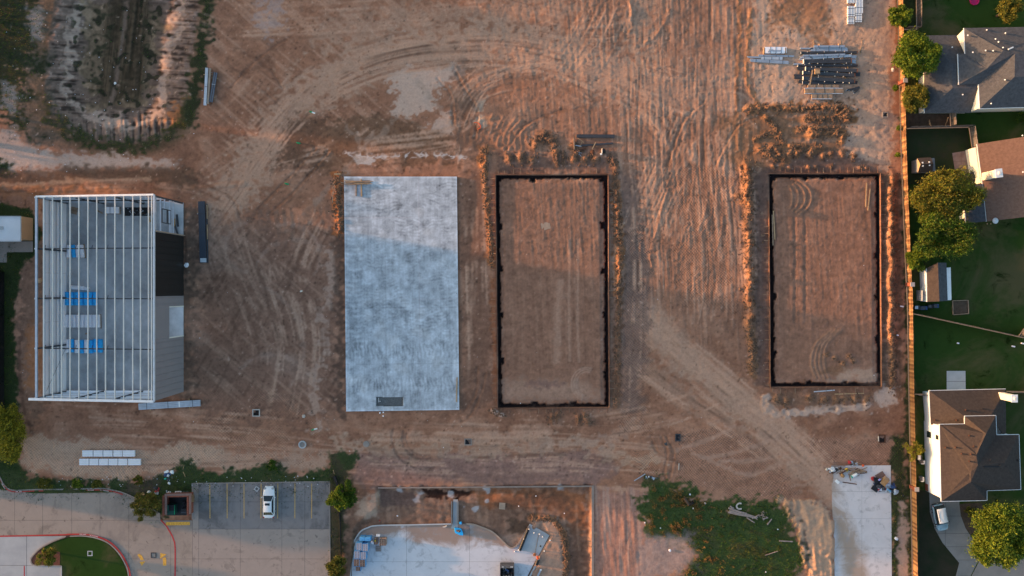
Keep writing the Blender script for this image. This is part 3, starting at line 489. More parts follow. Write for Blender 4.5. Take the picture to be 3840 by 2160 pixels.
n2 = N.new('ShaderNodeTexNoise'); n2.inputs['Scale'].default_value = 6; n2.inputs['Detail'].default_value = 7; n2.inputs['Roughness'].default_value = 0.7; L.new(tc.outputs['Object'], n2.inputs['Vector'])
hh = mnode('ADD', mnode('MULTIPLY', n2.outputs['Fac'], 0.07), mnode('MULTIPLY', wm, 0.05))
bp = N.new('ShaderNodeBump'); bp.inputs['Strength'].default_value = 0.8; bp.inputs['Distance'].default_value = 1.0; L.new(hh, bp.inputs['Height']); L.new(bp.outputs[0], b.inputs['Normal'])
dk = N.new('ShaderNodeVectorMath'); dk.operation = 'SCALE'; L.new(vm.outputs[0], dk.inputs[0]); L.new(mnode('ADD', 1.0, mnode('MULTIPLY', wm, 0.24)), dk.inputs['Scale'])  # dimple hollows also darkened in colour, for their shade and damp
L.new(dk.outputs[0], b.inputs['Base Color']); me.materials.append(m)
# ================================================================ materials
M = dict(
 conc=mat('pale_concrete', (0.36, 0.36, 0.36), 0.85, scale=0.35, col2=(0.50, 0.50, 0.50), bump=0.004, bscale=14),
 conc_tan=mat('tan_concrete', (0.205, 0.175, 0.155), 0.88, scale=0.16, col2=(0.335, 0.285, 0.25), bump=0.004, bscale=14),
 conc_dark=mat('stained_concrete', (0.10, 0.092, 0.09), 0.85, scale=0.22, col2=(0.235, 0.21, 0.20), bump=0.004, bscale=14),
 conc_blue=mat('newer_concrete', (0.30, 0.31, 0.32), 0.85, scale=0.3, col2=(0.43, 0.43, 0.43), bump=0.004, bscale=14),
 conc_dirty=mat('muddy_concrete', (0.27, 0.19, 0.135), 0.9, scale=0.17, col2=(0.47, 0.47, 0.48), bump=0.004, bscale=10),
 drive=mat('driveway_concrete', (0.20, 0.18, 0.165), 0.9, scale=0.3, col2=(0.29, 0.26, 0.24), bump=0.003, bscale=14),
 joint=mat('joint_sealant', (0.06, 0.052, 0.048), 0.9, 0.3, 2.0),
 red=mat('red_kerb_paint', (0.42, 0.035, 0.035), 0.7, 0.25, 3.0), yellow=mat('yellow_road_paint', (0.62, 0.33, 0.055), 0.75, 0.3, 4.0), paint_y=mat('faded_yellow_stripe', (0.50, 0.31, 0.12), 0.8, 0.3, 6.0),
 white=mat('white_paint', (0.78, 0.78, 0.76), 0.5, 0.06, 1.5), cream=mat('cream_primer_steel', (0.72, 0.68, 0.61), 0.5, 0.08, 1.0), sheet=mat('white_wall_sheet', (0.93, 0.90, 0.92), 0.45, 0.06, 0.4),
 galv=mat('galvanised_steel', (0.46, 0.50, 0.55), 0.42, 0.15, 1.2, metal=0.55), galv2=mat('bright_galvanised_steel', (0.62, 0.65, 0.68), 0.4, 0.12, 1.2, metal=0.4), steel=mat('dark_primed_steel', (0.045, 0.048, 0.055), 0.5, 0.25, 1.0, spec=0.4), rust=mat('rusty_steel', (0.10, 0.042, 0.024), 0.85, 0.35, 3.0),
 char=mat('charcoal_wall_sheet', (0.020, 0.018, 0.018), 0.55, 0.08, 0.4), taupe=mat('taupe_wall_sheet', (0.25, 0.225, 0.235), 0.5, 0.05, 0.4),
 wood=mat('new_lumber', (0.44, 0.28, 0.15), 0.8, 0.25, 2.5, stretch=(1, 1, 6)), wood_old=mat('weathered_board', (0.30, 0.20, 0.13), 0.85, 0.3, 2.0), form=mat('form_board', (0.24, 0.115, 0.07), 0.85, 0.3, 1.5), ply=mat('plywood', (0.36, 0.26, 0.19), 0.85, 0.2, 1.5),
 fence=mat('cedar_picket', (0.27, 0.140, 0.062), 0.85, 0.32, 1.1, attr=None), fence_grey=mat('weathered_grey_picket', (0.19, 0.165, 0.15), 0.9, 0.25, 1.5), rail=mat('fence_rail', (0.26, 0.18, 0.12), 0.85, 0.2, 2),
 brick=mat('red_brick', (0.25, 0.075, 0.045), 0.9, 0.25, 5.0, bump=0.01, bscale=8), brick_cap=mat('cast_cap', (0.42, 0.37, 0.33), 0.85, 0.1, 3),
 lawn=mat('mown_lawn', (0.016, 0.050, 0.007), 1.0, scale=0.16, col2=(0.080, 0.075, 0.024), bump=0.05, bscale=9, spec=0.0),
 leafy=mat('weed_blades', (0.055, 0.085, 0.022), 0.8, 0.5, 0.5, spec=0.1), dry=mat('dry_weed', (0.20, 0.115, 0.045), 0.9, 0.4, 1, spec=0.1),
 mulch=mat('red_mulch', (0.14, 0.050, 0.034), 0.95, 0.4, 6.0, bump=0.03, bscale=9), soilm=mat('bare_bed', (0.085, 0.055, 0.036), 0.95, 0.3, 2.0, bump=0.03, bscale=6),
 clod=mat('clay_clod', (0.165, 0.095, 0.060), 0.95, 0.35, 1.5, spec=0.1), stone=mat('pale_stone', (0.46, 0.41, 0.36), 0.9, 0.2, 3),
 sh_grey=mat('grey_shingle', (0.080, 0.080, 0.086), 0.92, 0.28, 2.6, bump=0.02, bscale=6, spec=0.15), sh_brown=mat('brown_shingle', (0.060, 0.046, 0.040), 0.92, 0.22, 2.6, bump=0.02, bscale=6, spec=0.15), sh_red=mat('tan_red_shingle', (0.185, 0.108, 0.078), 0.92, 0.2, 2.6, bump=0.02, bscale=6, spec=0.15),
 roofw=mat('white_flat_roof', (0.66, 0.66, 0.67), 0.6, 0.08, 0.5), tanw=mat('tan_siding', (0.43, 0.27, 0.15), 0.7, 0.06, 1.0), sid=mat('cream_siding', (0.70, 0.66, 0.56), 0.7, 0.05, 0.8),
 black=mat('black_plastic', (0.014, 0.014, 0.016), 0.5, 0.3, 2.0), glass=mat('dark_glass', (0.012, 0.02, 0.024), 0.08, 0.1, 1.0, spec=0.6), tyre=mat('tyre_rubber', (0.018, 0.018, 0.018), 0.9, 0.1, 3), rim=mat('alloy_rim', (0.55, 0.56, 0.58), 0.3, 0.05, 3, metal=0.7),
 carw=mat('white_car_paint', (0.74, 0.75, 0.76), 0.25, 0.02, 1.0, coat=0.8), carb=mat('pale_blue_car_paint', (0.23, 0.36, 0.44), 0.28, 0.03, 1.0, coat=0.8), lamp=mat('lamp_lens', (0.35, 0.35, 0.34), 0.15, 0.05, 2), lampr=mat('red_lamp_lens', (0.30, 0.02, 0.02), 0.2, 0.05, 2),
 blue=mat('blue_wrap', (0.03, 0.42, 0.86), 0.4, 0.22, 3.0, bump=0.02, bscale=9), blue2=mat('dull_blue_wrap', (0.08, 0.30, 0.58), 0.4, 0.25, 3.0), wrap=mat('white_wrap', (0.82, 0.80, 0.84), 0.5, 0.08, 4.0, bump=0.02, bscale=9), film=mat('cloudy_stretch_film', (0.40, 0.42, 0.50), 0.35, 0.12, 5),
 block=mat('clay_block', (0.33, 0.22, 0.17), 0.9, 0.15, 5), hole=mat('block_core', (0.020, 0.014, 0.012), 0.95, 0.2, 5), green=mat('green_plastic', (0.012, 0.30, 0.12), 0.5, 0.2, 3), dgreen=mat('green_steel', (0.012, 0.060, 0.045), 0.55, 0.3, 2), orange=mat('orange_plastic', (0.62, 0.10, 0.03), 0.6, 0.2, 3),
 card=mat('cardboard', (0.36, 0.21, 0.095), 0.85, 0.2, 2), ashlog=mat('bare_grey_log', (0.30, 0.235, 0.21), 0.9, 0.3, 3), bark=mat('bark', (0.085, 0.055, 0.038), 0.95, 0.3, 5), navy=mat('navy_plastic', (0.03, 0.06, 0.15), 0.5, 0.3, 3), magenta=mat('magenta_plastic', (0.45, 0.01, 0.10), 0.5, 0.1, 3), gravel=mat('grey_gravel', (0.10, 0.105, 0.11), 0.95, 0.35, 9, bump=0.03, bscale=14), yel=mat('yellow_plastic', (0.60, 0.38, 0.02), 0.5, 0.1, 3), teal=mat('teal_plastic', (0.02, 0.36, 0.30), 0.5, 0.1, 3))
def mat_mud(name, clean, mud, sc=0.10, thr=0.5, wid=0.10, line=None, stain=None):
    """concrete with dried mud tracked over it and dark stains"""
    if name in MATS: return MATS[name]
    m = mat(name, clean, 0.88, scale=0.5, col2=tuple(c*1.14 for c in clean), bump=0.004, bscale=12); t = m.node_tree; N = t.nodes; L = t.links; b = N['Principled BSDF']
    src = b.inputs['Base Color'].links[0].from_socket; tc = N.new('ShaderNodeTexCoord'); o = tc.outputs['Object']
    def mth(op, *ins):
        n = N.new('ShaderNodeMath'); n.operation = op
        for i, v in enumerate(ins):
            if isinstance(v, (int, float)): n.inputs[i].default_value = v
            else: L.new(v, n.inputs[i])
        return n.outputs[0]
    def layer(src, scale, t0, t1, col, k, extra=None):
        n = N.new('ShaderNodeTexNoise'); n.inputs['Scale'].default_value = scale; n.inputs['Detail'].default_value = 9; n.inputs['Roughness'].default_value = 0.68; n.inputs['Distortion'].default_value = 0.6; L.new(o, n.inputs['Vector']); f = n.outputs['Fac']
        if extra is not None: f = mth('ADD', f, extra)
        r = N.new('ShaderNodeMapRange'); r.interpolation_type = 'SMOOTHSTEP'; r.inputs[1].default_value = t0; r.inputs[2].default_value = t1; r.inputs[3].default_value = 0; r.inputs[4].default_value = k; L.new(f, r.inputs[0])
        x = N.new('ShaderNodeMix'); x.data_type = 'RGBA'; L.new(r.outputs[0], x.inputs[0]); L.new(src, x.inputs[6]); x.inputs[7].default_value = (*col, 1); return x.outputs[2]
    ex = None
    if line:
        (ax_, ay_), (bx_, by_), wpx = line; A = G(ax_, ay_); B = G(bx_, by_); d = (B-A).normalized(); sp = N.new('ShaderNodeSeparateXYZ'); L.new(o, sp.inputs[0])
        q = mth('ADD', mth('MULTIPLY', mth('SUBTRACT', sp.outputs[0], A.x), -d.y), mth('MULTIPLY', mth('SUBTRACT', sp.outputs[1], A.y), d.x)); ex = mth('MULTIPLY', mth('SUBTRACT', 1.0, mth('MINIMUM', mth('DIVIDE', mth('ABSOLUTE', q), wpx/S), 2.0)), 0.27)
    out = layer(src, sc, thr, thr+wid*2, mud, 0.85, ex)
    out = layer(out, sc*5, 0.52, 0.66, tuple(c*0.55 for c in clean), 0.55)
    if stain: out = layer(out, stain, 0.61, 0.67, tuple(c*0.35 for c in clean), 0.75)
    L.new(out, b.inputs['Base Color']); return m
def seg(a, b, z0, z1=None): return G(*a, z0), G(*b, z0 if z1 is None else z1)
M['lawn'] = mat_mud('patchy_lawn', (0.027, 0.053, 0.012), (0.095, 0.078, 0.038), 0.07, 0.47, 0.10, None, 0.35)
M['lawn'].node_tree.nodes['Principled BSDF'].inputs['Specular IOR Level'].default_value = 0.0
# ================================================================ what stands west of the frame and throws the long shade
def box_building(name, label, x0, x1, y0, y1, h, wallm):
    t = thing(name, label, 'building', ((x0+x1)/2, (y0+y1)/2, 0))
    MB().prism([(x0, y0), (x1, y0), (x1, y1), (x0, y1)], -0.1, h-0.4).build('wall', wallm, t)
    MB().prism([(x0-0.4, y0-0.4), (x1+0.4, y0-0.4), (x1+0.4, y1+0.4), (x0-0.4, y1+0.4)], h-0.4, h).build('roof', M['roofw'], t)
    n = max(2, int((y1-y0)/4))
    for k in range(n):
        for fl in range(int(h/4.2)):
            yy = y0+(k+0.5)*(y1-y0)/n; f = MB().box((x1+0.03, yy, 2.2+fl*3.8), (0.1, 1.7, 1.7)).build('window', M['white'], t)
            MB().box((x1+0.09, yy, 2.2+fl*3.8), (0.04, 1.45, 1.45)).build('pane', M['glass'], f).location = (0, 0, 0)
    return t
# (outside the frame; nothing of them shows but their shade on the ground)
box_building('apartment_block', 'tall pale apartment block standing west of the site beyond the photo edge', -118, -101, -11.0, 19.6, 18.2, M['tanw'])
box_building('office_building', 'lower pale office building beside the tall apartment block', -116, -101, -26.4, -11.6, 7.9, M['sid'])
# ================================================================ paving
def clip(poly, x0, y0, x1, y1):
    for ax, lim, sgn in ((0, x0, 1), (0, x1, -1), (1, y0, 1), (1, y1, -1)):
        out = []
        for i in range(len(poly)):
            a, b = poly[i], poly[(i+1) % len(poly)]; ia = (a[ax]-lim)*sgn >= 0; ib = (b[ax]-lim)*sgn >= 0
            if ia: out.append(a)
            if ia != ib:
                t = (lim-a[ax])/(b[ax]-a[ax]); out.append((a[0]+(b[0]-a[0])*t, a[1]+(b[1]-a[1])*t))
        poly = out
        if len(poly) < 3: return []
    return poly
def paving(name, poly, xs, ys, z, m_of, gap=1.3):
    base = MB().prism(P2(*poly), z-0.10, z-0.02).build(name, M['joint']); structure(base)
    for i in range(len(xs)-1):
        for j in range(len(ys)-1):
            c = clip(list(poly), xs[i]+gap/2, ys[j]+gap/2, xs[i+1]-gap/2, ys[j+1]-gap/2)
            if len(c) >= 3: MB().prism(P2(*c), z-0.09, z+random.uniform(-0.004, 0.004)).build('concrete_panel', m_of((xs[i]+xs[i+1])/2, (ys[j]+ys[j+1])/2), base)
    return base
top_k = [(-160, 1700), (-30, 1755), (0, 1794), (14, 1819), (47, 1841), (136, 1839), (251, 1838), (377, 1835.5), (423, 1841), (466, 1853), (520, 1877), (600, 1925)]
isl = [(251, 2004), (312, 2004), (359, 2011), (405, 2029), (441, 2060), (470, 2103), (488, 2160), (492, 2300)]
lane = top_k+[(602, 1951), (722, 1951), (722, 2300), (492, 2300)]+isl[::-1][1:]+[(-160, 2014)]
paving('drive_lane', lane, [-160, 55, 160, 269, 375, 483, 640, 722], [1690, 1951, 2096, 2300], 0.0, lambda x, y: mat_mud('lane_concrete', (0.285, 0.232, 0.195), (0.135, 0.112, 0.102), 0.07, 0.50, 0.12, None, 0.9), gap=0.8)
lot = [(722, 1813), (1234, 1807), (1236, 2300), (722, 2300)]
paving('parking_lot', lot, [722, 745, 901, 1057, 1143, 1236], [1800, 1882, 1984, 2096, 2200, 2300], 0.0, lambda x, y: mat_mud('stained_lot_concrete', (0.20, 0.18, 0.175), (0.105, 0.096, 0.095), 0.12, 0.44, 0.10, None, 0.75) if y < 1990 and x > 735 and x < 1190 else mat_mud('lot_concrete', (0.285, 0.235, 0.205), (0.18, 0.155, 0.14), 0.10, 0.52, 0.10, None, 0.9), gap=0.8)
paving('west_lot', [(-160, 2016), (246, 2010), (151, 2056), (115, 2099), (124, 2118), (230, 2122), (230, 2300), (-160, 2300)], [-160, -60, 100, 260], [2000, 2120, 2300], 0.0, lambda x, y: M['conc_blue'])
# painted lines, 4 mm above the concrete
def stripe(pts, wpx, m_, name='painted_line', z=0.012, kind=True, parent=None):
    pts = [np.array(p, float) for p in pts]; L_ = []; R_ = []
    for i, p in enumerate(pts):
        d = pts[min(i+1, len(pts)-1)]-pts[max(i-1, 0)]; d /= np.hypot(*d); n = np.array((-d[1], d[0]))*wpx/2
        L_.append(p+n); R_.append(p-n)
    mb = MB(); n = len(pts); vs = [G(*q, z) for q in L_]+[G(*q, z) for q in R_]
    mb.add(vs, [(i, i+1, n+i+1, n+i) for i in range(n-1)]); o = mb.build(name, m_, parent); 
    if kind and parent is None: structure(o)
    return o
for x0, x1 in ((786.6, 787.5), (851.5, 852), (915, 915), (979, 978.5), (1042, 1041), (1106, 1105.5), (1168.7, 1168.5)): stripe([(x0, 1813), (x1, 1944)], 3.4, M['paint_y'], 'stall_line')
stripe([(603, 1950), (624, 1972), (646, 2010), (655, 2035), (657, 2060), (656, 2300)], 5, M['red'], 'fire_lane_line'); stripe([(91, 2122), (91, 2300)], 4, M['red'], 'fire_lane_line'); stripe([(-160, 2014), (0, 2011), (100, 2009), (251, 2005)], 5, M['red'], 'fire_lane_line', z=0.016)
def flat(poly, m_, name, z=0.012):
    o = MB().add([G(*p, z) for p in poly], [tuple(range(len(poly)))[::-1]]).build(name, m_); return structure(o)
flat([(622, 1958), (712, 1957), (712, 1969), (622, 1970.5)], M['yellow'], 'stop_bar')
flat([(515, 2081), (523, 2076), (533, 2085), (540, 2100), (528, 2101), (522, 2091)], M['yellow'], 'arrow_marking'); flat([(523, 2107), (545, 2105), (532, 2122)], M['yellow'], 'arrow_marking')
flat([(601, 2074), (625, 2079), (601, 2096)], M['yellow'], 'arrow_marking'); flat([(609, 2094), (620, 2088), (624, 2100), (624, 2121), (611, 2121), (611, 2104)], M['yellow'], 'arrow_marking')
# kerbs
def kerb(pts, m_top, label=None, wpx=4.5, h=0.13, z=0.0, name='kerb', sm_=True):
    pts = curve(pts, 5) if sm_ else [np.array(p, float) for p in pts]; L_ = []; R_ = []
    for i, p in enumerate(pts):
        d = pts[min(i+1, len(pts)-1)]-pts[max(i-1, 0)]; d /= np.hypot(*d); n = np.array((-d[1], d[0]))*wpx/2; L_.append(p+n); R_.append(p-n)
    mb = MB(); n = len(pts); vs = []
    for A in (L_, R_):
        for zz in (z-0.1, z+h): vs += [G(*q, zz) for q in A]
    a, b, c, d = 0, n, 2*n, 3*n
    for i in range(n-1): mb.add([], []); mb.f += [(b+i, b+i+1, d+i+1, d+i), (a+i, a+i+1, b+i+1, b+i), (d+i, d+i+1, c+i+1, c+i)]; mb.m += [0, 0, 0]
    mb.v = [tuple(v) for v in vs]; mb.f += [(a, b, d, c), (a+n-1, c+n-1, d+n-1, b+n-1)]; mb.m += [0, 0]
    return structure(mb.build(name, m_top))
k1 = kerb([(-160, 1698), (-30, 1753), (0, 1792), (14, 1817), (47, 1838), (136, 1836), (251, 1835), (377, 1832), (423, 1838), (466, 1850), (520, 1874)], M['conc_tan'], wpx=5)
kerb([(-160, 1705), (-30, 1758), (0, 1798), (14, 1822), (47, 1843.5), (136, 1841), (251, 1840), (377, 1837.5), (423, 1843), (460, 1854)], M['red'], wpx=3.5, h=0.10, name='red_kerb')
k2 = kerb(isl, M['red'], wpx=5, h=0.12, name='red_kerb'); kerb([(262, 2011), (312, 2010), (357, 2017), (401, 2034), (436, 2064), (464, 2105), (482, 2160), (486, 2300)], M['conc_tan'], wpx=4.5)
kerb([(248, 2011), (200, 2030), (151, 2056), (122, 2085), (115, 2099), (124, 2118), (170, 2121), (230, 2122)], M['conc_tan'], wpx=4.5); kerb([(230, 2122), (230, 2300)], M['conc'], wpx=4, sm_=False)
kerb([(720, 1813), (1000, 1809.5), (1236, 1806)], M['conc_tan'], wpx=4, h=0.08, sm_=False); kerb([(721, 1813), (721, 1948)], M['conc_tan'], wpx=4, h=0.08, sm_=False); kerb([(1236, 1806), (1238, 2300)], M['conc_tan'], wpx=4, h=0.08, sm_=False)
def text_on(body, at, ang, size, m_, parent, z):
    """flat kerb lettering as a mesh"""
    c = bpy.data.curves.new('lettering', 'FONT'); c.body = body; c.size = size; c.align_x = 'CENTER'; c.align_y = 'CENTER'
    o = bpy.data.objects.new('tmp', c); COL.objects.link(o); me = bpy.data.meshes.new_from_object(o.evaluated_get(bpy.context.evaluated_depsgraph_get())); COL.objects.unlink(o); bpy.data.objects.remove(o)
    q = bpy.data.objects.new('lettering', me); me.materials.append(m_); COL.objects.link(q); q.location = G(*at, z); q.rotation_euler = (0, 0, math.radians(ang)); q.parent = parent; return q
for at, ang, tx in (((12, 1823), -60, 'FIRE LANE'), ((70, 1843), 0, 'FIRE LANE'), ((340, 1838.3), 0, 'FIRE LANE'), ((392, 1840), -8, 'NO PARKING')): text_on(tx, at, ang, 0.22, M['white'], k1, 0.136)
for at, ang, tx in (((310, 2004), 0, 'FIRE LANE'), ((352, 2010), -12, 'NO PARKING')): text_on(tx, at, ang, 0.22, M['white'], k2, 0.125)
# island lawn, mulch bed and the lawns of the houses
def sheet(poly, m_, name, z): return structure(MB().prism(P2(*poly), z-0.06, z).build(name, m_))
sheet([(262, 2013), (312, 2012), (357, 2019), (400, 2036), (434, 2066), (462, 2107), (480, 2160), (484, 2300), (232, 2300), (232, 2122), (226, 2119), (226, 2070), (160, 2055), (200, 2033)], M['lawn'], 'island_lawn', 0.06)
sheet([(143, 2063), (226, 2070), (226, 2119), (124, 2116), (117, 2100), (124, 2086)], M['mulch'], 'mulch_bed', 0.075)
sheet([(3462, -130), (4000, -130), (4000, 2300), (3440, 2300), (3436, 1800), (3430, 1470), (3418, 1100), (3405, 560), (3395, 200), (3388, -130)], M['lawn'], 'back_lawn', 0.0)
sheet([(3400, 485), (3625, 480), (3640, 560), (3560, 690), (3402, 690)], mat('worn_lawn', (0.040, 0.036, 0.020), 0.95, scale=0.35, col2=(0.022, 0.038, 0.012), bump=0.04, bscale=9, spec=0.1), 'worn_lawn', 0.008)
sheet([(3430, 1830), (3484, 1846), (3487, 1919), (3505, 1982), (3534, 2035), (3597, 2111), (3584, 2300), (3440, 2300)], mat('thin_lawn', (0.050, 0.036, 0.024), 0.95, scale=0.3, col2=(0.018, 0.028, 0.012), bump=0.04, bscale=9, spec=0.1), 'thin_lawn', 0.008)
sheet([(3597, 1890), (3680, 1885), (3700, 1930), (3660, 1990), (3640, 2005), (3620, 1980), (3603, 1935)], M['soilm'], 'planting_bed', 0.012)
drv = [(3484, 1830), (3600, 1830), (3597, 1890), (3603, 1935), (3620, 1980), (3640, 2010), (3680, 2080), (3639, 2160), (3600, 2300), (3560, 2300), (3584, 2160), (3597, 2111), (3534, 2035), (3505, 1982), (3487, 1919)]
paving('driveway', drv, [3400, 3545, 3700], [1800, 1935, 2000, 2050, 2100, 2160, 2300], 0.03, lambda x, y: M['drive'], gap=1.0)
sheet([(3682, 2086), (3720, 2062), (3760, 2050), (4000, 2050), (4000, 2300), (3604, 2300), (3643, 2160)], M['conc_tan'], 'cul_de_sac', 0.022)
paving('garden_slab', [(3550, 1391), (3620, 1391), (3621, 1462), (3550, 1462)], [3540, 3630], [1380, 1430, 1470], 0.03, lambda x, y: M['conc'])
paving('patio', [(3570.5, 574), (3641, 562), (3662, 691), (3600, 720), (3590, 700)], [3560, 3604, 3680], [550, 605, 650, 740], 0.04, lambda x, y: mat('red_patio_concrete', (0.16, 0.10, 0.088), 0.9, scale=0.6, col2=(0.29, 0.215, 0.19), bump=0.004, bscale=12), gap=0.7)
sheet([(3400, 425), (3570, 428), (3565, 474), (3400, 478)], M['soilm'], 'bare_yard', 0.006)
# new concrete drive at the lower right
cd = paving('concrete_drive', [(3118, 1746), (3340, 1745), (3343, 2000), (3345, 2300), (3134, 2300), (3130, 2160), (3124, 1960), (3120, 1900)], [3100, 3232, 3360], [1740, 1843, 1945, 2055, 2165, 2300], 0.02, lambda x, y: mat_mud('dusty_concrete', (0.58, 0.53, 0.52), (0.34, 0.235, 0.16), 0.16, 0.47, 0.15, ((3112, 1830), (3225, 2230), 66)), gap=0.6)
# paving of the lower pit
Zp = -0.45
lp = [(1315, 2300), (1317, 2160), (1315, 2072), (1327, 2037), (1352, 1997), (1380, 1981), (1416, 1973), (1692, 1967), (1745, 1967), (1774, 1968), (1800, 1977), (1843, 1995), (1872, 2019), (1897, 2044), (1915, 2056), (1933, 2052), (1943, 2040), (1950, 2064), (2019, 2086), (1990, 2140), (1960, 2200), (1950, 2300)]
paving('yard_paving', lp, [1300, 1523, 1760, 2030], [1960, 2110, 2300], Zp, lambda x, y: mat_mud('muddy_yard_concrete', (0.54, 0.53, 0.55), (0.27, 0.165, 0.11), 0.17, 0.50, 0.10, ((1330, 1980), (1890, 2000), 60)), gap=0.7)
sheet([(1987, 1967), (2061, 2010), (2020, 2086), (1950, 2063), (1944, 2038)], M['conc'], 'equipment_pad', Zp+0.06)
sheet([(1699, 1876), (1716, 1876), (1716, 1985), (1690, 1985), (1697, 1968)], M['conc_blue'], 'pit_walkway', Zp+0.02)
kerb([(1313, 2300), (1314, 2160), (1313, 2072), (1325.6, 2035), (1350.7, 1995), (1379, 1979), (1415, 1971), (1550, 1968), (1691, 1965)], M['conc'], wpx=5, z=Zp, h=0.2)
kerb([(1748, 1965), (1774, 1966.5), (1800, 1975), (1843, 1993), (1872, 2017), (1897, 2042), (1915, 2054), (1933, 2049), (1942, 2038)], mat('dusty_kerb', (0.36, 0.27, 0.21), 0.9, 0.15, 1), wpx=5.5, z=Zp, h=0.2)
for x in (1694, 1717.5): kerb([(x, 1880), (x, 1966)], M['conc_tan'], wpx=4.5, z=Zp, h=0.25, sm_=False)
rw = thing('retaining_wall', 'low concrete retaining wall turning a corner round the muddy lower pit', 'wall', tuple(G(2222, 1823)))
MB().bar(*seg((1418, 1828), (2217, 1822), -0.25), 0.20, 0.62).build('wall_run', mat('wall_concrete', (0.26, 0.205, 0.175), 0.9, 0.18, 0.8), rw)
MB().bar(*seg((2222, 1819), (2222, 2300), -0.22), 0.34, 0.72).build('wall_run', mat('wall_concrete', (0.26, 0.205, 0.175)), rw)
# ================================================================ finished slab
def slab():
    c00, c10, c11, c01 = (np.array(p, float) for p in ((1290, 662), (1713, 662), (1722, 1537), (1298, 1543)))
    nu, nv = 212, 440; u = np.linspace(0, 1, nu); v = np.linspace(0, 1, nv); U, V = np.meshgrid(u, v)
    Pp = (c00*((1-U)*(1-V))[..., None]+c10*(U*(1-V))[..., None]+c11*(U*V)[..., None]+c01*((1-U)*V)[..., None])
    f = lambda lx, ly, a=0, s=0: (lambda o: o)(fft_noise(lx, ly, a, s, (nv, nu)))
    um, vm_ = U*17.65, V*36.6; k = 2.0; n1, n2, n3, n4 = f(60, 60, 0, 101), f(18, 12, 0, 102), f(30, 4, 0, 103), f(4, 30, 0, 104)
    wv = f(90, 70, 0, 105); colw = 17.65/5; uc = (um/colw) % 1-0.5
    arcs = np.sin(2*math.pi*((vm_+(uc**2)*1.6*np.sign(np.sin(um*0.9+1)))/0.80+0.16*n2+0.55*wv))
    bands = np.sin(2*math.pi*(um+0.22*np.sin(vm_*1.3+n1)+0.05*n2)/0.62); low = sm((V-0.66)/0.05); bandrow = sm(np.sin(2*math.pi*(V*36.6)/5.2)*2)
    left = sm((0.17-U)/0.03)*sm((0.80-V)/0.05); arcl = np.sin(2*math.pi*(vm_+1.1*((um/2.8)-0.5)**2)/0.80+0.15*n2+0.3*wv)
    nz = f(26, 26, 0, 111); vcol = f(9, 120, 0, 112); cloud = f(45, 45, 0, 113); fine = f(7, 7, 0, 107)
    def rings(seed, per, n):       # overlapping fan-shaped trowel passes
        rg = np.random.default_rng(seed); o = np.zeros_like(um); wsum = np.full_like(um, 1e-3)
        for _ in range(n):
            cx, cy = rg.uniform(0, 17.6), rg.uniform(0, 36.6); d_ = np.hypot(um-cx, (vm_-cy-rg.choice((-1, 1))*2.6)); w_ = np.exp(-(((um-cx)/1.5)**2+((vm_-cy)/1.5)**2)*1.2); o += w_*np.sin(2*math.pi*d_/per+rg.uniform(0, 6)+0.5*n2); wsum += w_
        return o/np.maximum(wsum, 0.6)
    fan = rings(3, 0.52, 170)
    cloud2 = f(34, 50, 20, 114); blot = f(22, 16, 0, 115)
    t = 0.40+0.018*cloud+0.026*nz-0.06*sm(blot*0.8-0.7)*sm(0.5+cloud2)+0.035*sm(-blot*0.8-0.8)+0.016*n1+0.016*fine+0.014*vcol+(1-low)*(1-left)*0.050*fan*sm(0.55+0.7*cloud2)+low*(0.036*bands*bandrow+0.012*n4)+left*0.034*arcl*sm(0.7+0.6*nz)
    t -= 0.06*np.exp(-(((U-0.5)/0.18)**2+((V-0.60)/0.06)**2))*sm(0.5+n2); t -= 0.05*np.exp(-(((U-0.75)/0.08)**2+((V-0.45)/0.05)**2)); t -= 0.04*left*sm(V*2)
    for uu in (0.168, 0.36, 0.60, 0.845): t -= 0.045*np.exp(-((U-uu)/0.004)**2)*sm(0.8+nz)
    for vv in (0.17, 0.56, 0.80, 0.895): t -= 0.05*np.exp(-((V-vv)/0.0025)**2)*sm(1+n2)
    t += 0.06*(np.minimum(np.minimum(U, 1-U)*17.6, np.minimum(V, 1-V)*36.6) < 0.22)
    t = 0.385+(t-t.mean())*1.35; t = t*1.12; col = np.stack([t*0.97, t*1.03, t*1.10], -1); br = sm(n1*0.6-0.35)[..., None]; col = col*(1-0.07*br*np.array([0.2, 0.6, 1.0]))
    rl = np.exp(-((U-0.66)/0.002)**2)*0.10+np.exp(-((V-0.175)/0.0012)**2)*0.10*(U < 0.6)+np.exp(-((V-0.525)/0.0012)**2)*0.10*(U > 0.6); col *= (1-rl[..., None]*np.array([0, 1, 1]))
    z = np.full_like(U, 0.26); edge_ = np.zeros_like(U, bool); edge_[0] = edge_[-1] = True; edge_[:, 0] = edge_[:, -1] = True
    hole = (Pp[..., 0] > 1411) & (Pp[..., 0] < 1511) & (Pp[..., 1] > 1489) & (Pp[..., 1] < 1523); z[hole] = 0.06
    gd = np.random.default_rng(5).random(U.shape)*0.06+0.085; col[hole] = np.stack([gd*0.98, gd*1.0, gd], -1)[hole]
    K_ = (H-z)/H; co = np.stack([(Pp[..., 0]-1920)/S*K_, (1080-Pp[..., 1])/S*K_, z], -1); pts = [tuple(p) for p in co.reshape(-1, 3)]
    I = np.arange(nu*nv).reshape(nv, nu); q = np.stack([I[1:, :-1], I[1:, 1:], I[:-1, 1:], I[:-1, :-1]], -1).reshape(-1, 4); fs = [tuple(r) for r in q.tolist()]
    ring = list(I[0, :])+list(I[1:, -1])+list(I[-1, -2::-1])+list(I[-2:0:-1, 0]); b0 = len(pts); pts += [(pts[i][0], pts[i][1], -0.25) for i in ring]
    for a in range(len(ring)): b = (a+1) % len(ring); fs.append((ring[a], ring[b], b0+b, b0+a))
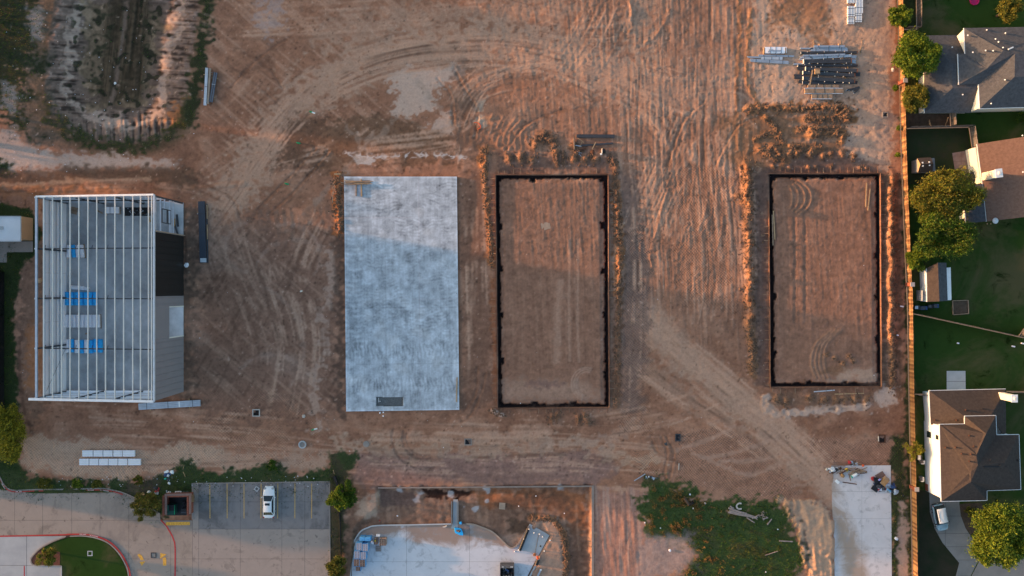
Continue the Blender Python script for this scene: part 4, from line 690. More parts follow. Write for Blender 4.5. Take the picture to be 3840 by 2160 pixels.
    me = bpy.data.meshes.new('foundation_slab'); me.from_pydata(pts, [], fs)
    at = me.color_attributes.new('trowel', 'FLOAT_COLOR', 'POINT'); ca = np.ones((len(pts), 4), np.float32); ca[:nu*nv, :3] = col.reshape(-1, 3); ca[nu*nv:, :3] = 0.34; at.data.foreach_set('color', ca.ravel())
    m_ = mat('trowelled_concrete', (0.9, 0.9, 0.9), 0.7, scale=2.0, col2=(1.08, 1.08, 1.08), attr='trowel', bump=0.003, bscale=12); me.materials.append(m_)
    o = bpy.data.objects.new('foundation_slab', me); COL.objects.link(o); tag(o, 'bare grey concrete slab with swirling trowel marks and one small open rectangle', 'foundation')
    for x, y in ((1300, 672), (1705, 672), (1303, 770), (1306, 1200), (1712, 1100), (1312, 1400), (1308, 1530), (1716, 1528), (1700, 1250)): MB().tube([G(x, y, 0.25), G(x, y, 0.34)], 0.05, 6).build('anchor_bolt', M['steel'], o)
    MB().bar(*seg((1420, 1492), (1420, 1508), 0.3), 0.05, 0.05).build('pipe_stub', M['white'], o); MB().tube([G(1425, 1505, 0.05), G(1425, 1505, 0.45)], 0.07, 8).build('pipe_stub', M['white'], o)
slab()
# ================================================================ form boards round the two pads
def formwork(PD, lab, gaps, label_b):
    t = thing('foundation_formwork', lab, 'formwork', tuple(G(*PD[0])))
    for k in range(4):
        a = np.array(PD[k], float); b = np.array(PD[(k+1) % 4], float); L_ = np.hypot(*(b-a)); d = (b-a)/L_; n = np.array((d[1], -d[0])); cnt = max(1, round(L_/104))
        for i in range(cnt):
            p = a+d*L_*i/cnt; q = a+d*(L_*(i+1)/cnt-1.2); mid = (p+q)/2
            if any(abs(mid[0]-g[0]) < g[2] and abs(mid[1]-g[1]) < g[3] for g in gaps): continue
            j = n*random.uniform(-0.5, 0.5); MB().bar(*seg(p+j, q+j, 0.17), 0.055, 0.46).build('form_board', M['form'], t)
        for s in np.arange(10, L_-6, 28.5):
            p = a+d*(s+random.uniform(-4, 4))
            if any(abs(p[0]-g[0]) < g[2]+40 and abs(p[1]-g[1]) < g[3]+40 for g in gaps): continue
            o = p+n*1.8; e_ = p+n*random.uniform(16, 23)
            MB().bar(G(*o, 0.34), G(*e_, 0.05), 0.065, 0.05).build('brace', M['form'] if random.random() < 0.4 else M['wood_old'], t)
            MB().bar(G(*e_, -0.1), G(*e_, 0.34), 0.05, 0.05).build('stake', M['wood_old'], t)
    return t
formwork(PADS[0], 'reddish form boards and braces round the excavated pad beside the bare slab', [(2120, 655, 46, 20)], '')
formwork(PADS[1], 'reddish form boards and braces round the excavated pad near the long fence', [(2882, 735, 20, 50)], '')
# ================================================================ steel frame building
def frame_building():
    x0, x1, y0, y1 = 250, 688, 760, 1469
    t = thing('metal_building', 'half built metal building with open cream roof purlins and charcoal and taupe east wall', 'building', tuple(G(470, 1115)))
    zr = lambda px: 8.25+(px-x0)/(x1-x0)*2.45       # roof slope, low in the west
    # floor
    MB().prism(P2((x0, y0), (x1, y0), (x1, y1), (x0, y1)), -0.2, 0.12).build('floor_slab', mat('stained_floor', (0.22, 0.22, 0.225), 0.7, scale=0.16, col2=(0.56, 0.56, 0.57), bump=0.003, bscale=10), t)
    def Q(px, py, z): k = G(px, py); return Vector((k.x, k.y, z))      # plan position (base pixel) at height z
    # roof purlins
    for px in (137, 164, 197, 231, 263, 296, 330, 363, 396, 431, 464, 498, 527, 557, 569):
        f = (px-137)/(570-137); z = 8.3+2.4*f; bx = 1920-(1920-px)*(H-z)/H
        if px == 137: MB().bar(Q(bx, y0-2, z), Q(bx, y1+2, z), 0.30, 0.26).build('eave_strut', M['galv'], t)
        else: MB().bar(Q(bx, y0-1, z), Q(bx, y1+1, z), 0.105, 0.20).build('purlin', M['cream'], t)
    MB().bar(Q(x1+1, y0-2, 10.72), Q(x1+1, y1+2, 10.72), 0.20, 0.3).build('eave_trim', M['galv2'], t)
    # frames: columns and rafters
    for py in (762, 942, 1117, 1292, 1467):
        MB().bar(Q(x0+3, py, zr(x0)-0.35), Q(x1-3, py, zr(x1)-0.35), 0.16, 0.36).build('rafter', M['steel'] if 770 < py < 1460 else M['galv'], t)
        MB().bar(Q(x0+4, py, 0), Q(x0+4, py, zr(x0)-0.4), 0.30, 0.22, Vector((0, 1, 0))).build('column', M['steel'], t); MB().bar(Q(x1-4, py, 0), Q(x1-4, py, zr(x1)-0.4), 0.28, 0.22, Vector((0, 1, 0))).build('column', M['steel'], t)
        MB().box(Q(x0+2, py, zr(x0)-0.1), (0.5, 0.22, 0.2)).build('clip_plate', M['rust'], t); MB().box(Q(x0-3, py, zr(x0)+0.05), (0.22, 0.22, 0.12)).build('bolt_plate', M['white'], t)
        for px in (275, 331, 391, 452, 510, 600):
            if 770 < py < 1460: MB().bar(Q(px, py+1, zr(px)-0.5), Q(px+8, py-12, zr(px)-0.05), 0.06, 0.06).build('flange_brace', M['steel'], t)
    for py in (764, 1466):
        for px in (395, 540): MB().bar(Q(px, py, 0), Q(px, py, zr(px)-0.4), 0.24, 0.22, Vector((0, 1, 0))).build('column', M['steel'], t)
    # west wall: white sheets up to a gap, girts inside
    for i in range(8):
        a = y0+(y1-y0)*i/8; b = y0+(y1-y0)*(i+1)/8-0.5
        MB().prism([tuple(Q(x0-1.2, a, 0)[:2]), tuple(Q(x0+0.6, a, 0)[:2]), tuple(Q(x0+0.6, b, 0)[:2]), tuple(Q(x0-1.2, b, 0)[:2])], 0.05, 6.5).build('wall_panel', M['sheet'], t)
    for z in (2.2, 4.3, 6.4): MB().bar(Q(x0+3, y0+2, z), Q(x0+3, y1-2, z), 0.20, 0.10).build('girt', M['galv'], t)
    for px, z in ((254, 3.3), (254, 5.2)): MB().bar(Q(px, y0+2, z), Q(px, y1-2, z), 0.05, 0.05).build('girt', M['steel'], t)
    # north wall sheeted, south wall girts only
    for i in range(5):
        a = x0+(x1-60-x0)*i/5; b = x0+(x1-60-x0)*(i+1)/5-0.6; MB().prism([tuple(Q(a, y0-1.5, 0)[:2]), tuple(Q(b, y0-1.5, 0)[:2]), tuple(Q(b, y0+0.3, 0)[:2]), tuple(Q(a, y0+0.3, 0)[:2])], 0.1, zr(a)-0.3).build('wall_panel', M['sheet'], t)
    for z in (2.2, 4.3, 6.4, 8.0):
        MB().bar(Q(x0+4, y0+3, z), Q(x1-4, y0+3, z), 0.16, 0.12).build('girt', M['galv'] if z != 4.3 else M['steel'], t); MB().bar(Q(x0+4, y1-2, z), Q(x1-4, y1-2, z), 0.22, 0.14).build('girt', M['galv2'], t)
    MB().bar(Q(x0+4, y1-2, 0.4), Q(x1-4, y1-2, 0.4), 0.3, 0.5).build('base_sheet', M['sheet'], t)
    MB().bar(Q(x0, y0-1, zr(x0)+0.1), Q(x1, y0-1, zr(x1)+0.1), 0.26, 0.2).build('rake_trim', M['galv2'], t); MB().bar(Q(x0-26, y1+1, zr(x0)+0.05), Q(x1, y1+1, zr(x1)+0.1), 0.36, 0.24).build('rake_trim', M['galv2'], t)
    # east wall: open girts, charcoal sheets, taupe sheets with the overhead door opening
    yc, yt, d0, d1 = 886, 1109, 1148, 1259
    def wall_e(name, a, b, za, zb, m_): MB().prism([tuple(Q(x1-0.5, a, 0)[:2]), tuple(Q(x1+1.2, a, 0)[:2]), tuple(Q(x1+1.2, b, 0)[:2]), tuple(Q(x1-0.5, b, 0)[:2])], za, zb).build(name, m_, t)
    n = 6
    for i in range(n): wall_e('charcoal_panel', yc+(yt-yc)*i/n, yc+(yt-yc)*(i+1)/n-0.06, 0.05, 10.55, M['char'])
    wall_e('taupe_panel', yt, d0, 0.05, 10.55, M['taupe']); wall_e('taupe_panel', d0+0.3, d1-0.3, 5.46, 10.55, M['taupe'])
    for i in range(5): wall_e('taupe_panel', d1+(y1-d1)*i/5, d1+(y1-d1)*(i+1)/5-0.06, 0.05, 10.55, M['taupe'])
    MB().bar(Q(x1+1, yc-3, 0), Q(x1+1, yc-3, 10.6), 0.12, 0.5, Vector((1, 0, 0))).build('edge_trim', M['ply'], t)
    for yy in (d0, d1): MB().bar(Q(x1, yy, 0), Q(x1, yy, 5.5), 0.16, 0.14, Vector((1, 0, 0))).build('door_jamb', M['cream'], t)
    for i in range(26):
        yy = yc+(y1-yc)*i/26+4
        if not d0-2 < yy < d1+2: MB().bar(Q(x1+1.6, yy, 0.1), Q(x1+1.6, yy, 10.5), 0.035, 0.06, Vector((1, 0, 0))).build('sheet_rib', M['char'] if yy < yt else M['taupe'], t)
    for z in (10.1, 8.4, 7.0, 5.1, 4.6, 3.8): MB().bar(Q(x1-1, y0+4, z), Q(x1-1, yc-4 if z != 7.0 else 800, z), 0.20, 0.10).build('girt', M['galv'], t)
    wf = [(787, 8.0), (787, 5.0), (838, 5.0), (838, 8.0)]; wf = [(1080-(1080-y)/1.05, z) for y, z in wf]; mb = MB()
    for i in range(4): mb.bar(Q(x1+0.5, wf[i][0], wf[i][1]), Q(x1+0.5, wf[(i+1) % 4][0], wf[(i+1) % 4][1]), 0.12, 0.12)
    fr = mb.build('window_frame', M['steel'], t); MB().bar(Q(x1+0.5, wf[0][0], 6.1), Q(x1+0.5, wf[2][0], 6.1), 0.10, 0.45).build('mullion', M['steel'], fr)
    mb = MB()
    for px in (300, 440, 560):
        mb.bar(Q(x0+4, 1300, 0.4), Q(x0+4, 1450, 6), 0.03, 0.03)
    mb.build('cable_brace', M['steel'], t)
    return Q
FQ = frame_building()
# ---- what lies on its floor
def roll(px, py, ln, dia, white, label, ang=90, z=0.30, group='insulation rolls on the floor of the metal building'):
    a = math.radians(ang); c = G(px, py, z); d = Vector((math.cos(a), -math.sin(a), 0))*(ln/S/2); r = dia/S/2
    t = thing('insulation_roll', label, 'insulation roll', (c.x, c.y, z-r), 0, group)
    pts = [c-d, c-d*0.93, c-d*0.5, c, c+d*0.5, c+d*0.93, c+d]; rr = [r*0.75, r, r*0.96, r, r*0.97, r, r*0.75]
    MB().tube(pts, rr, 10).build('wrapper', M['wrap'] if white else M['blue'], t, smooth=True)
    MB().tube([c-d*1.004, c-d*0.99], r*0.4, 8).build('core_end', M['wrap'] if not white else M['card'], t); MB().tube([c+d*0.99, c+d*1.004], r*0.4, 8).build('core_end', M['wrap'] if not white else M['card'], t)
ordn = ['first', 'second', 'third', 'fourth', 'fifth', 'sixth', 'seventh', 'eighth', 'ninth']
for i in range(7): roll(252+i*17.6, 1120, 50, 17.4, False, '%s blue roll from the left in the all blue row' % ordn[i])
for i in range(9): roll(249+i*15, 1204, 48, 15, True, '%s white roll from the left in the all white row' % ordn[i], 90+random.uniform(-3, 3))
for i, (x, wh) in enumerate(((253, 1), (270, 0), (289, 1), (307, 0), (325, 1), (342, 0), (359, 0), (377, 0))): roll(x, 1298+random.uniform(-2, 2), 50, 17.5, wh, '%s roll from the left, %s, in the mixed row near the south end' % (ordn[i], 'white' if wh else 'blue'))
for i, (x, wh, a) in enumerate(((257, 1, 96), (276, 0, 84), (292, 1, 86), (308, 1, 84))): roll(x, 942, 47, 15.5 if wh else 17, wh, ['leftmost white roll beside the single blue one', 'single blue roll among white ones at the north pallet', 'white roll just right of the single blue one', 'white roll next to the brown plank at the north pallet'][i], a)
roll(291, 1079, 52, 16, True, 'long white roll lying crosswise above the blue row', 4); roll(326, 1083, 18, 14, True, 'short white roll stub above the blue row', 10)
def plank(a, b, wpx, h, m_, name, label, cat='plank', z=0.06, group=None):
    o = MB().bar(*seg(a, b, z), wpx/S, h).build(name, m_); return tag(o, label, cat, group)
plank((314, 915), (321, 968), 5, 0.1, M['wood_old'], 'wooden_plank', 'brown plank beside the single blue insulation roll', z=0.2)
plank((377, 1178), (379, 1232), 4, 0.1, M['wood_old'], 'wooden_plank', 'brown plank beside the all white roll row', z=0.2)
def pallet(px, py, wx, wy, ang, label, z=0.0, m_=None, n=6, group=None):
    t = thing('wooden_pallet', label, 'pallet', tuple(G(px, py, z)), math.radians(-ang), group); m_ = m_ or M['wood_old']; X, Y = wx/S, wy/S
    for k in range(n): MB().box(((k+0.5)*X/n-X/2, 0, 0.13), (X/n*0.72, Y, 0.025)).build('deck_board', m_, t, local=True)
    for k in (-1, 0, 1): MB().box((0, k*Y*0.45, 0.06), (X, 0.09, 0.11)).build('runner', m_, t, local=True)
    return t
pallet(279, 790, 25, 25, 14, 'brown wooden pallet in the north west corner of the frame', 0.12)
pallet(425, 790, 60, 26, 0, 'pallet under the pale sheet stack in the frame', 0.12)
def stack(px, py, wx, wy, h, ang, name, label, cat, m_, z=0.0, layers=3, straps=2, group=None, strapm=None):
    t = thing(name, label, cat, tuple(G(px, py, z)), math.radians(-ang), group); X, Y = wx/S, wy/S
    for k in range(layers): MB().box((random.uniform(-0.01, 0.01), random.uniform(-0.01, 0.01), h*(k+0.5)/layers), (X, Y, h/layers*0.94)).build('sheet', m_, t, local=True)
    for k in range(straps): MB().box((X*((k+1)/(straps+1)-0.5), 0, h/2+0.012), (0.05, Y+0.05, h+0.02)).build('strap', strapm or M['steel'], t, local=True)
    return t
stack(425, 789, 46, 24, 0.4, 0, 'sheet_stack', 'pale stack of sheets strapped on a pallet inside the frame', 'sheet stack', M['sheet'], 0.30)
t = thing('rebar_pile', 'long dark pile of thin bars and scraps along the north wall', 'rebar pile', tuple(G(516, 794, 0.12)))
for k in range(34): x = 472+random.uniform(0, 95); y = 782+random.uniform(0, 24); MB().bar(G(x, y, 0.18+k*0.008), G(x+random.uniform(-10, 14), y+random.uniform(-8, 8), 0.2+k*0.008), 0.07, 0.05).build('bar', [M['steel'], M['galv'], M['rust']][k % 3], t)
MB().prism(P2((470, 778), (566, 778), (566, 810), (470, 810)), 0.12, 0.16).build('tarp', M['black'], t)
for i, (a, b, w_, m_, lab) in enumerate((((360, 787), (385, 800), 5, 'wood_old', 'short brown board lying diagonally near the pale sheet stack'), ((558, 815), (564, 832), 6, 'card', 'small brown board by the east posts of the frame'), ((320, 1252), (334, 1249), 5, 'wood_old', 'dark board scrap between white row and mixed row'))): plank(a, b, w_, 0.06, M[m_], 'wooden_plank', lab, z=0.18)
plank((663, 804), (668, 850), 8, 0.05, M['steel'], 'sheet_offcut', 'upright dark panel strip lying by the open east corner', 'panel', z=0.16); plank((655, 842), (668, 884), 7, 0.05, M['steel'], 'sheet_offcut', 'slanting dark panel strip lying by the open east corner', 'panel', z=0.20)
o = MB().box(G(631, 830, 2.4), (0.35, 1.2, 0.7)).build('cardboard_box', M['card']); tag(o, 'brown box seen through the window frame of the metal building', 'box'); MB
o.location.z = -1.9
# ================================================================ metal stock round the site
def bundle(a, b, wpx, h, n, m_, label, name='steel_bundle', cat='steel bundle', z=0.12, straps=(0.2, 0.8), group=None, jit=0.0, m2=None, sleepers=True, part='beam', taper=0):
    a = np.array(a, float); b = np.array(b, float); d = (b-a)/np.hypot(*(b-a)); nn = np.array((-d[1], d[0])); t = thing(name, label, cat, tuple(G(*((a+b)/2), 0)), 0, group)
    for k in range(n):
        o = (k+0.5)/n-0.5; s0 = random.uniform(-jit, jit); s1 = random.uniform(-jit, jit); w_ = wpx/S/n*0.88
        p = a+nn*o*wpx+d*s0; q = b+nn*o*(wpx-taper)+d*s1; MB().bar(*seg(p, q, z+h/2), w_, h).build(part, m_ if not m2 or k % 2 else m2, t)
        
    for f in straps:
        c = a+(b-a)*f; MB().bar(*seg(c-nn*wpx*0.52, c+nn*wpx*0.52, z+h+0.012), 0.06, 0.015).build('strap', M['steel'] if m_ is not M['steel'] else M['galv'], t)
    if sleepers:
        for f in (0.18, 0.82): c = a+(b-a)*f; MB().bar(*seg(c-nn*(wpx*0.5+6), c+nn*(wpx*0.5+6), z/2), 0.12, z).build('sleeper', M['wood'], t)
    return t
def zz(x, y): return (2780+x/5.367, 150+y/5.367)
gs = 'steel stock piled at the upper right of the site'
SB = [((1180, 170), (1440, 172), 30, 'galv', 1, 'short silver section poking out left of the top silver bundle'), ((1390, 190), (2130, 192), 78, 'galv', 4, 'widest silver bundle at the top of the dark steel pile'), ((1460, 130), (2070, 128), 38, 'galv', 2, 'narrow silver bundle topmost on the steel pile'),
      ((1190, 262), (2330, 248), 42, 'steel', 2, 'long dark beam under the top silver bundles'), ((1230, 318), (2095, 292), 34, 'galv', 2, 'thin silver bundle over the slanting pale bundle'), ((1265, 372), (2205, 318), 54, 'galv2', 3, 'pale bundle laid slanting across the pile'), ((1180, 352), (1260, 352), 26, 'galv2', 1, 'short bright section end at the left of the slanting bundle'),
      ((1165, 392), (1260, 392), 34, 'galv', 1, 'short silver section end below the bright one'), ((2215, 340), (2310, 345), 62, 'galv', 3, 'silver section ends right of the slanting bundle'), ((2215, 430), (2305, 435), 80, 'galv', 3, 'silver section ends over the right dark beams'),
      ((1250, 432), (2210, 420), 86, 'steel', 2, 'broad dark plate girder below the slanting pale bundle'), ((1050, 488), (1400, 486), 34, 'galv', 2, 'long silver section poking farthest left of the pile'), ((1130, 515), (2330, 515), 44, 'steel', 3, 'thin dark beams across the middle of the pile'),
      ((1130, 575), (1290, 580), 60, 'steel', 2, 'dark beam ends left of the wooden box girder'), ((1290, 580), (2325, 622), 78, 'steel', 1, 'wide dark girder carrying the wooden crate'), ((1160, 650), (1240, 652), 72, 'steel', 2, 'dark beam ends left of the third girder'), ((1235, 660), (2280, 710), 74, 'steel', 1, 'wide dark girder just below the wooden crate'), ((2280, 685), (2390, 690), 78, 'steel', 2, 'dark beam ends at the far right of the pile'),
      ((1060, 735), (1240, 740), 90, 'steel', 3, 'dark beam ends at the far left of the pile'), ((1240, 770), (2275, 830), 80, 'steel', 1, 'lowest wide dark girder of the pile'), ((1160, 830), (1240, 845), 70, 'steel', 3, 'dark beam ends above the lumber at the left'), ((1225, 862), (2320, 858), 56, 'steel', 2, 'dark beams along the bottom of the pile'),
      ((345, 312), (1055, 328), 32, 'galv', 2, 'thin silver bundle below the strapped crate'), ((125, 345), (400, 352), 34, 'galv', 2, 'silver sections poking out farthest left of the small stack'), ((400, 365), (825, 372), 56, 'galv2', 3, 'bright short silver bundle in the small stack'), ((180, 410), (950, 455), 62, 'galv', 4, 'lowest silver bundle of the small stack')]
for i, (a, b, w_, m_, n, lab) in enumerate(SB):
    lift = 0.10+(0.22 if 'slanting pale' in lab or 'wide dark' in lab or 'broad' in lab or 'topmost' in lab else 0)
    bundle(zz(*a), zz(*b), w_/5.367, 0.3 if m_ == 'steel' else 0.22, n, M[m_], lab, z=lift, group=gs, straps=(0.15, 0.5, 0.85) if m_ != 'steel' and b[0]-a[0] > 400 else (), jit=2.5 if n > 1 else 0, sleepers=(b[0]-a[0] > 600))
    if m_ == 'steel' and b[0]-a[0] > 400:
        t = [o for o in COL.objects if o.get('label') == lab][0]
        for f in (0.0, 1.0): p = np.array(zz(*a))*(1-f)+np.array(zz(*b))*f; MB().bar(*seg(p-np.array((0, w_/5.367/2)), p+np.array((0, w_/5.367/2)), lift+0.17), 0.05, 0.42).build('end_plate', M['rust'] if f else M['cream'], t)
        for f in (0.12, 0.3, 0.42, 0.62, 0.78, 0.9): p = np.array(zz(*a))*(1-f)+np.array(zz(*b))*f+np.array((0, random.choice((-0.5, 0.5))*w_/5.367)); MB().box(G(*p, lift+0.28), (0.06, 0.16, 0.1)).build('clip', M['cream'], t)
def zs(px_, py_, wx, wy, h, lab, mm, ang=0): return stack(*zz(px_, py_), wx/5.367, wy/5.367, h, ang, 'strapped_crate', lab, 'crate', mm, 0.1, 3, 3, strapm=M['steel'])
zs(1640, 940, 620, 64, 0.3, 'narrow strapped lumber crate just below the dark girders', M['wood_old']); zs(1650, 1025, 770, 108, 0.4, 'longest strapped lumber crate with silver edges below the girders', M['wood_old']); zs(1612, 1138, 410, 112, 0.35, 'short strapped lumber crate at the bottom of the pile', M['wood_old'])
for (x0_, x1_, y_, l_) in ((1320, 1960, 965, 'silver channel under the narrow strapped lumber crate'), (1270, 2040, 972, 'silver channel along the top of the longest lumber crate'), (1270, 2040, 1078, 'silver channel along the bottom of the longest lumber crate'), (1410, 1820, 1082, 'silver channel along the top of the short lumber crate'), (1410, 1820, 1185, 'lowest silver channel, at the bottom of the short lumber crate')): tag(MB().bar(*seg(zz(x0_, y_), zz(x1_, y_), 0.46), 0.09, 0.08).build('edge_channel', M['galv2']), l_, 'steel channel', 'silver channels on the crates')
t = stack(*zz(675, 218), 430/5.367, 120/5.367, 0.5, 0, 'strapped_crate', 'pale strapped crate with silver brackets on top above the small stack', 'crate', M['sheet'], 0.05, 3, 3)
for x, y, w_ in ((600, 205, 90), (720, 215, 160), (560, 232, 50)): MB().box(G(*zz(x, y), 0.62), (w_/5.367/S, 0.22, 0.08)).build('bracket', M['galv'], t)
for x in (458, 880): MB().box(G(*zz(x, 218), 0.3), (0.18, 0.9, 0.5)).build('end_board', M['wood_old'], t)
t = thing('wooden_crate', 'small open wooden crate standing on the wide dark girder', 'crate', tuple(G(*zz(1530, 630), 0.6)))
for k in range(5): MB().box(G(*zz(1485+k*22, 635), 0.75), (0.12, 0.8, 0.3)).build('slat', M['wood'] if k < 3 else M['wood_old'], t)
MB().box(G(*zz(1530, 635), 0.92), (0.75, 0.5, 0.04)).build('lid', M['wood'], t)
plank(zz(1435, 605), zz(1380, 900), 3.6, 0.05, M['wood'], 'wooden_plank', 'slanting board laid across the dark girders', z=0.72)
for i, (a, b, lab) in enumerate((((1455, 0), (1450, 115), 'upright board sticking out above the top silver bundle at left'), ((2002, 0), (1998, 110), 'bright upright board above the top silver bundle at right'), ((2430, 0), (2430, 90), 'upper thin board right of the steel pile'), ((2420, 130), (2370, 340), 'leaning thin board right of the steel pile'), ((2400, 140), (2390, 350), 'second leaning thin board right of the steel pile'), ((2310, 760), (2490, 1000), 'long thin board slanting down right of the pile'), ((940, 720), (945, 850), 'short stick on the pale ground left of the pile'))): plank(zz(*a), zz(*b), 2.2, 0.06, M['wood'], 'wooden_plank', lab)
t = thing('pipe_bundle', 'fan of short dark pipes lying at the lower right of the steel pile', 'pipe bundle', tuple(G(3210, 333)))
for a, b in (((2110, 1020), (2375, 940)), ((2170, 1022), (2380, 955)), ((2245, 1030), (2375, 960)), ((2265, 1070), (2360, 1000)), ((2130, 1000), (2300, 965))): MB().tube([G(*zz(*a), 0.12), G(*zz(*b), 0.14)], 0.09, 8).build('pipe', M['steel'], t); MB().tube([G(*zz(*a), 0.12)-Vector((0.04, 0, 0)), G(*zz(*a), 0.12)], 0.10, 8).build('pipe_end', M['galv2'], t)
# white sheet bundles, top right
gw = 'pale ribbed sheet bundles at the top right'
for (x, y0_, y1_, w_, lab) in ((3190, -60, 12, 27, 'pale ribbed sheet bundle cut by the photo top, left column'), (3191, 24, 62, 27, 'middle pale ribbed sheet bundle of the left column'), (3190, 66, 90, 25, 'lowest pale ribbed sheet bundle of the left column'), (3221, -60, 50, 28, 'upper pale ribbed sheet bundle of the right column'), (3219, 52, 83, 24, 'lower pale ribbed sheet bundle of the right column')):
    bundle((x, y0_), (x, y1_), w_, 0.30, 5, M['galv2'], lab, 'sheet_bundle', 'sheet bundle', 0.1, (0.2, 0.8), gw, 0, M['white'], part='ribbed_sheet', sleepers=False)
# white bundles, bottom left
for i, (xa, xb) in enumerate(((310, 349), (352.5, 386), (389, 423), (427, 459), (462, 506))): bundle((xa, 1700), (xb, 1700), 23, 0.32, 5, M['white'], '%s white panel bundle from the left in the upper row of five' % ordn[i], 'panel_bundle', 'panel bundle', 0.12, (), 'white panel bundles at the lower left', 0, M['wrap'], part='panel', sleepers=False)
for i, (xa, xb) in enumerate(((299, 334), (337, 370), (373, 406), (409, 442), (445, 478), (482, 528))): bundle((xa, 1732), (xb, 1732), 24, 0.32, 5, M['white'], '%s white panel bundle from the left in the lower row of six' % ordn[i], 'panel_bundle', 'panel bundle', 0.12, (), 'white panel bundles at the lower left', 0, M['wrap'], part='panel', sleepers=False)
for i, x in enumerate((340, 410, 482)): plank((x, 1684), (x, 1747), 3, 0.1, M['wood_old'], 'sleeper', ['left', 'middle', 'right'][i]+' timber sleeper under the white panel bundles', 'sleeper', z=0.055)
# other bundles near the frame
bundle((756, 755), (762, 985), 24, 0.35, 6, mat('dark_blue_sheet', (0.050, 0.058, 0.075), 0.45, 0.1, 0.5), 'long dark ribbed sheet bundle east of the metal building', 'sheet_bundle', 'sheet bundle', 0.14, (0.2, 0.5), None, 0, part='ribbed_sheet')
stack(762.5, 976, 23, 15, 0.04, 0, 'sheet_offcut', 'bright sheet offcut on the end of the long dark bundle', 'sheet', M['galv2'], 0.51, 1, 0)
bundle((775, 765), (779, 985), 5, 0.2, 2, M['steel'], 'thin dark strips beside the long dark sheet bundle', 'trim_strips', 'steel strips', 0.1, (), None, 0, sleepers=False); plank((776, 768), (777, 820), 3, 0.06, M['wood'], 'wooden_plank', 'pale upper board beside the long dark bundle', z=0.34); plank((777, 842), (778, 897), 3, 0.06, M['wood'], 'wooden_plank', 'brown lower board beside the long dark bundle', z=0.34)
bundle((521, 1525), (752, 1511), 24, 0.35, 4, M['galv'], 'long pale grey sheet bundle at the south east corner of the frame', 'sheet_bundle', 'sheet bundle', 0.18, (0.125, 0.47, 0.87), None, 0, part='ribbed_sheet'); plank((672, 1506), (673, 1527), 5, 0.02, M['white'], 'white_strap', 'white label strip across the long pale sheet bundle', 'strip', z=0.56)
bundle((776, 255), (769, 395), 10, 0.3, 4, M['galv'], 'taller shiny pipe bundle by the basin edge', 'pipe_bundle', 'pipe bundle', 0.14, (0.5,), None, 0, M['galv2'], part='pipe'); bundle((788, 256), (780, 390), 8, 0.22, 1, M['ply'], 'tan wrapped tube between the two bundles by the basin', 'wrapped_tube', 'tube', 0.12, (), None, 0); bundle((808, 272), (790, 383), 14, 0.25, 4, M['steel'], 'darker beam bundle by the basin edge', 'steel_bundle', 'steel bundle', 0.12, (0.4,), None, 0, mat('blue_grey_steel', (0.11, 0.13, 0.17), 0.5, 0.1, 1))
# lumber on the slab
t = thing('lumber_pile', 'loose pile of thin boards lying on the corner of the bare slab', 'lumber pile', tuple(G(1350, 686, 0.26)))
for k in range(20):
    x = 1325+random.uniform(-18, 40); y = 685+random.uniform(-6, 7); a = random.uniform(-0.12, 0.12); l = random.uniform(25, 40); MB().bar(G(x-l, y-l*a, 0.30+k*0.018), G(x+l, y+l*a, 0.30+k*0.018), 0.09, 0.04).build('board', M['wood_old'] if k % 3 else M['wood'], t)
plank((1336, 690), (1335.5, 735), 4, 0.12, M['wood_old'], 'timber_bearer', 'left bearer standing out from under the lumber on the slab', 'timber', z=0.33); plank((1354.5, 672), (1356, 737), 4.5, 0.12, M['wood'], 'timber_bearer', 'right longer bearer crossing under the lumber on the slab', 'timber', z=0.34)
plank((1714, 1415), (1712, 1508), 4, 0.1, M['wood'], 'wooden_plank', 'long board lying along the east edge of the slab', z=0.31); plank((1253, 653), (1278, 652), 5, 0.06, M['wood'], 'wooden_plank', 'short board above the left corner of the slab', z=0.2)
for i, (a, b) in enumerate((((1247, 700), (1252, 730)), ((1252, 690), (1258, 726)), ((1246, 720), (1247, 760)))): plank(a, b, 3, 0.06, M['wood_old'], 'wooden_plank', ['short', 'middle', 'long pale'][i]+' stick on the orange rubble left of the slab', z=0.35)
# boards in the pads
for a, b, lab in (((3250, 686), (3247, 776), 'left of two pale boards at the right side of the fenceside pad'), ((3263, 708), (3255, 790), 'right of two pale boards at the right side of the fenceside pad'), ((2896, 805), (2899, 920), 'left long grey board in the fenceside pad'), ((2900, 790), (2906, 898), 'right long tan board in the fenceside pad')): plank(a, b, 4, 0.08, M['wood'] if 'grey' not in lab else M['wood_old'], 'wooden_plank', lab, 'board', z=0.16)
for a, b, lab in (((3052, 1469), (3130, 1463), 'pale pipe lying against the lower form boards'), ((3130, 1478), (3240, 1475), 'long pale board below the fenceside pad')): plank(a, b, 3.6, 0.08, M['wood'] if 'board below' in lab else M['galv2'], 'wooden_plank' if 'board below' in lab else 'pale_pipe', lab, 'board' if 'board below' in lab else 'pipe', z=0.12)
o = MB().prism(P2((2026, 838), (2060, 832), (2066, 856), (2032, 866), (2030, 852)), 0.10, 0.13).build('plywood_sheet', M['ply']); tag(o, 'pale notched plywood sheet lying inside the middle pad', 'plywood')
o = MB().prism(P2((1872, 1887), (1895, 1889), (1894, 1914), (1871, 1912)), -0.5, -0.44).build('plywood_sheet', M['ply']); tag(o, 'square plywood cover in the lower pit', 'plywood')
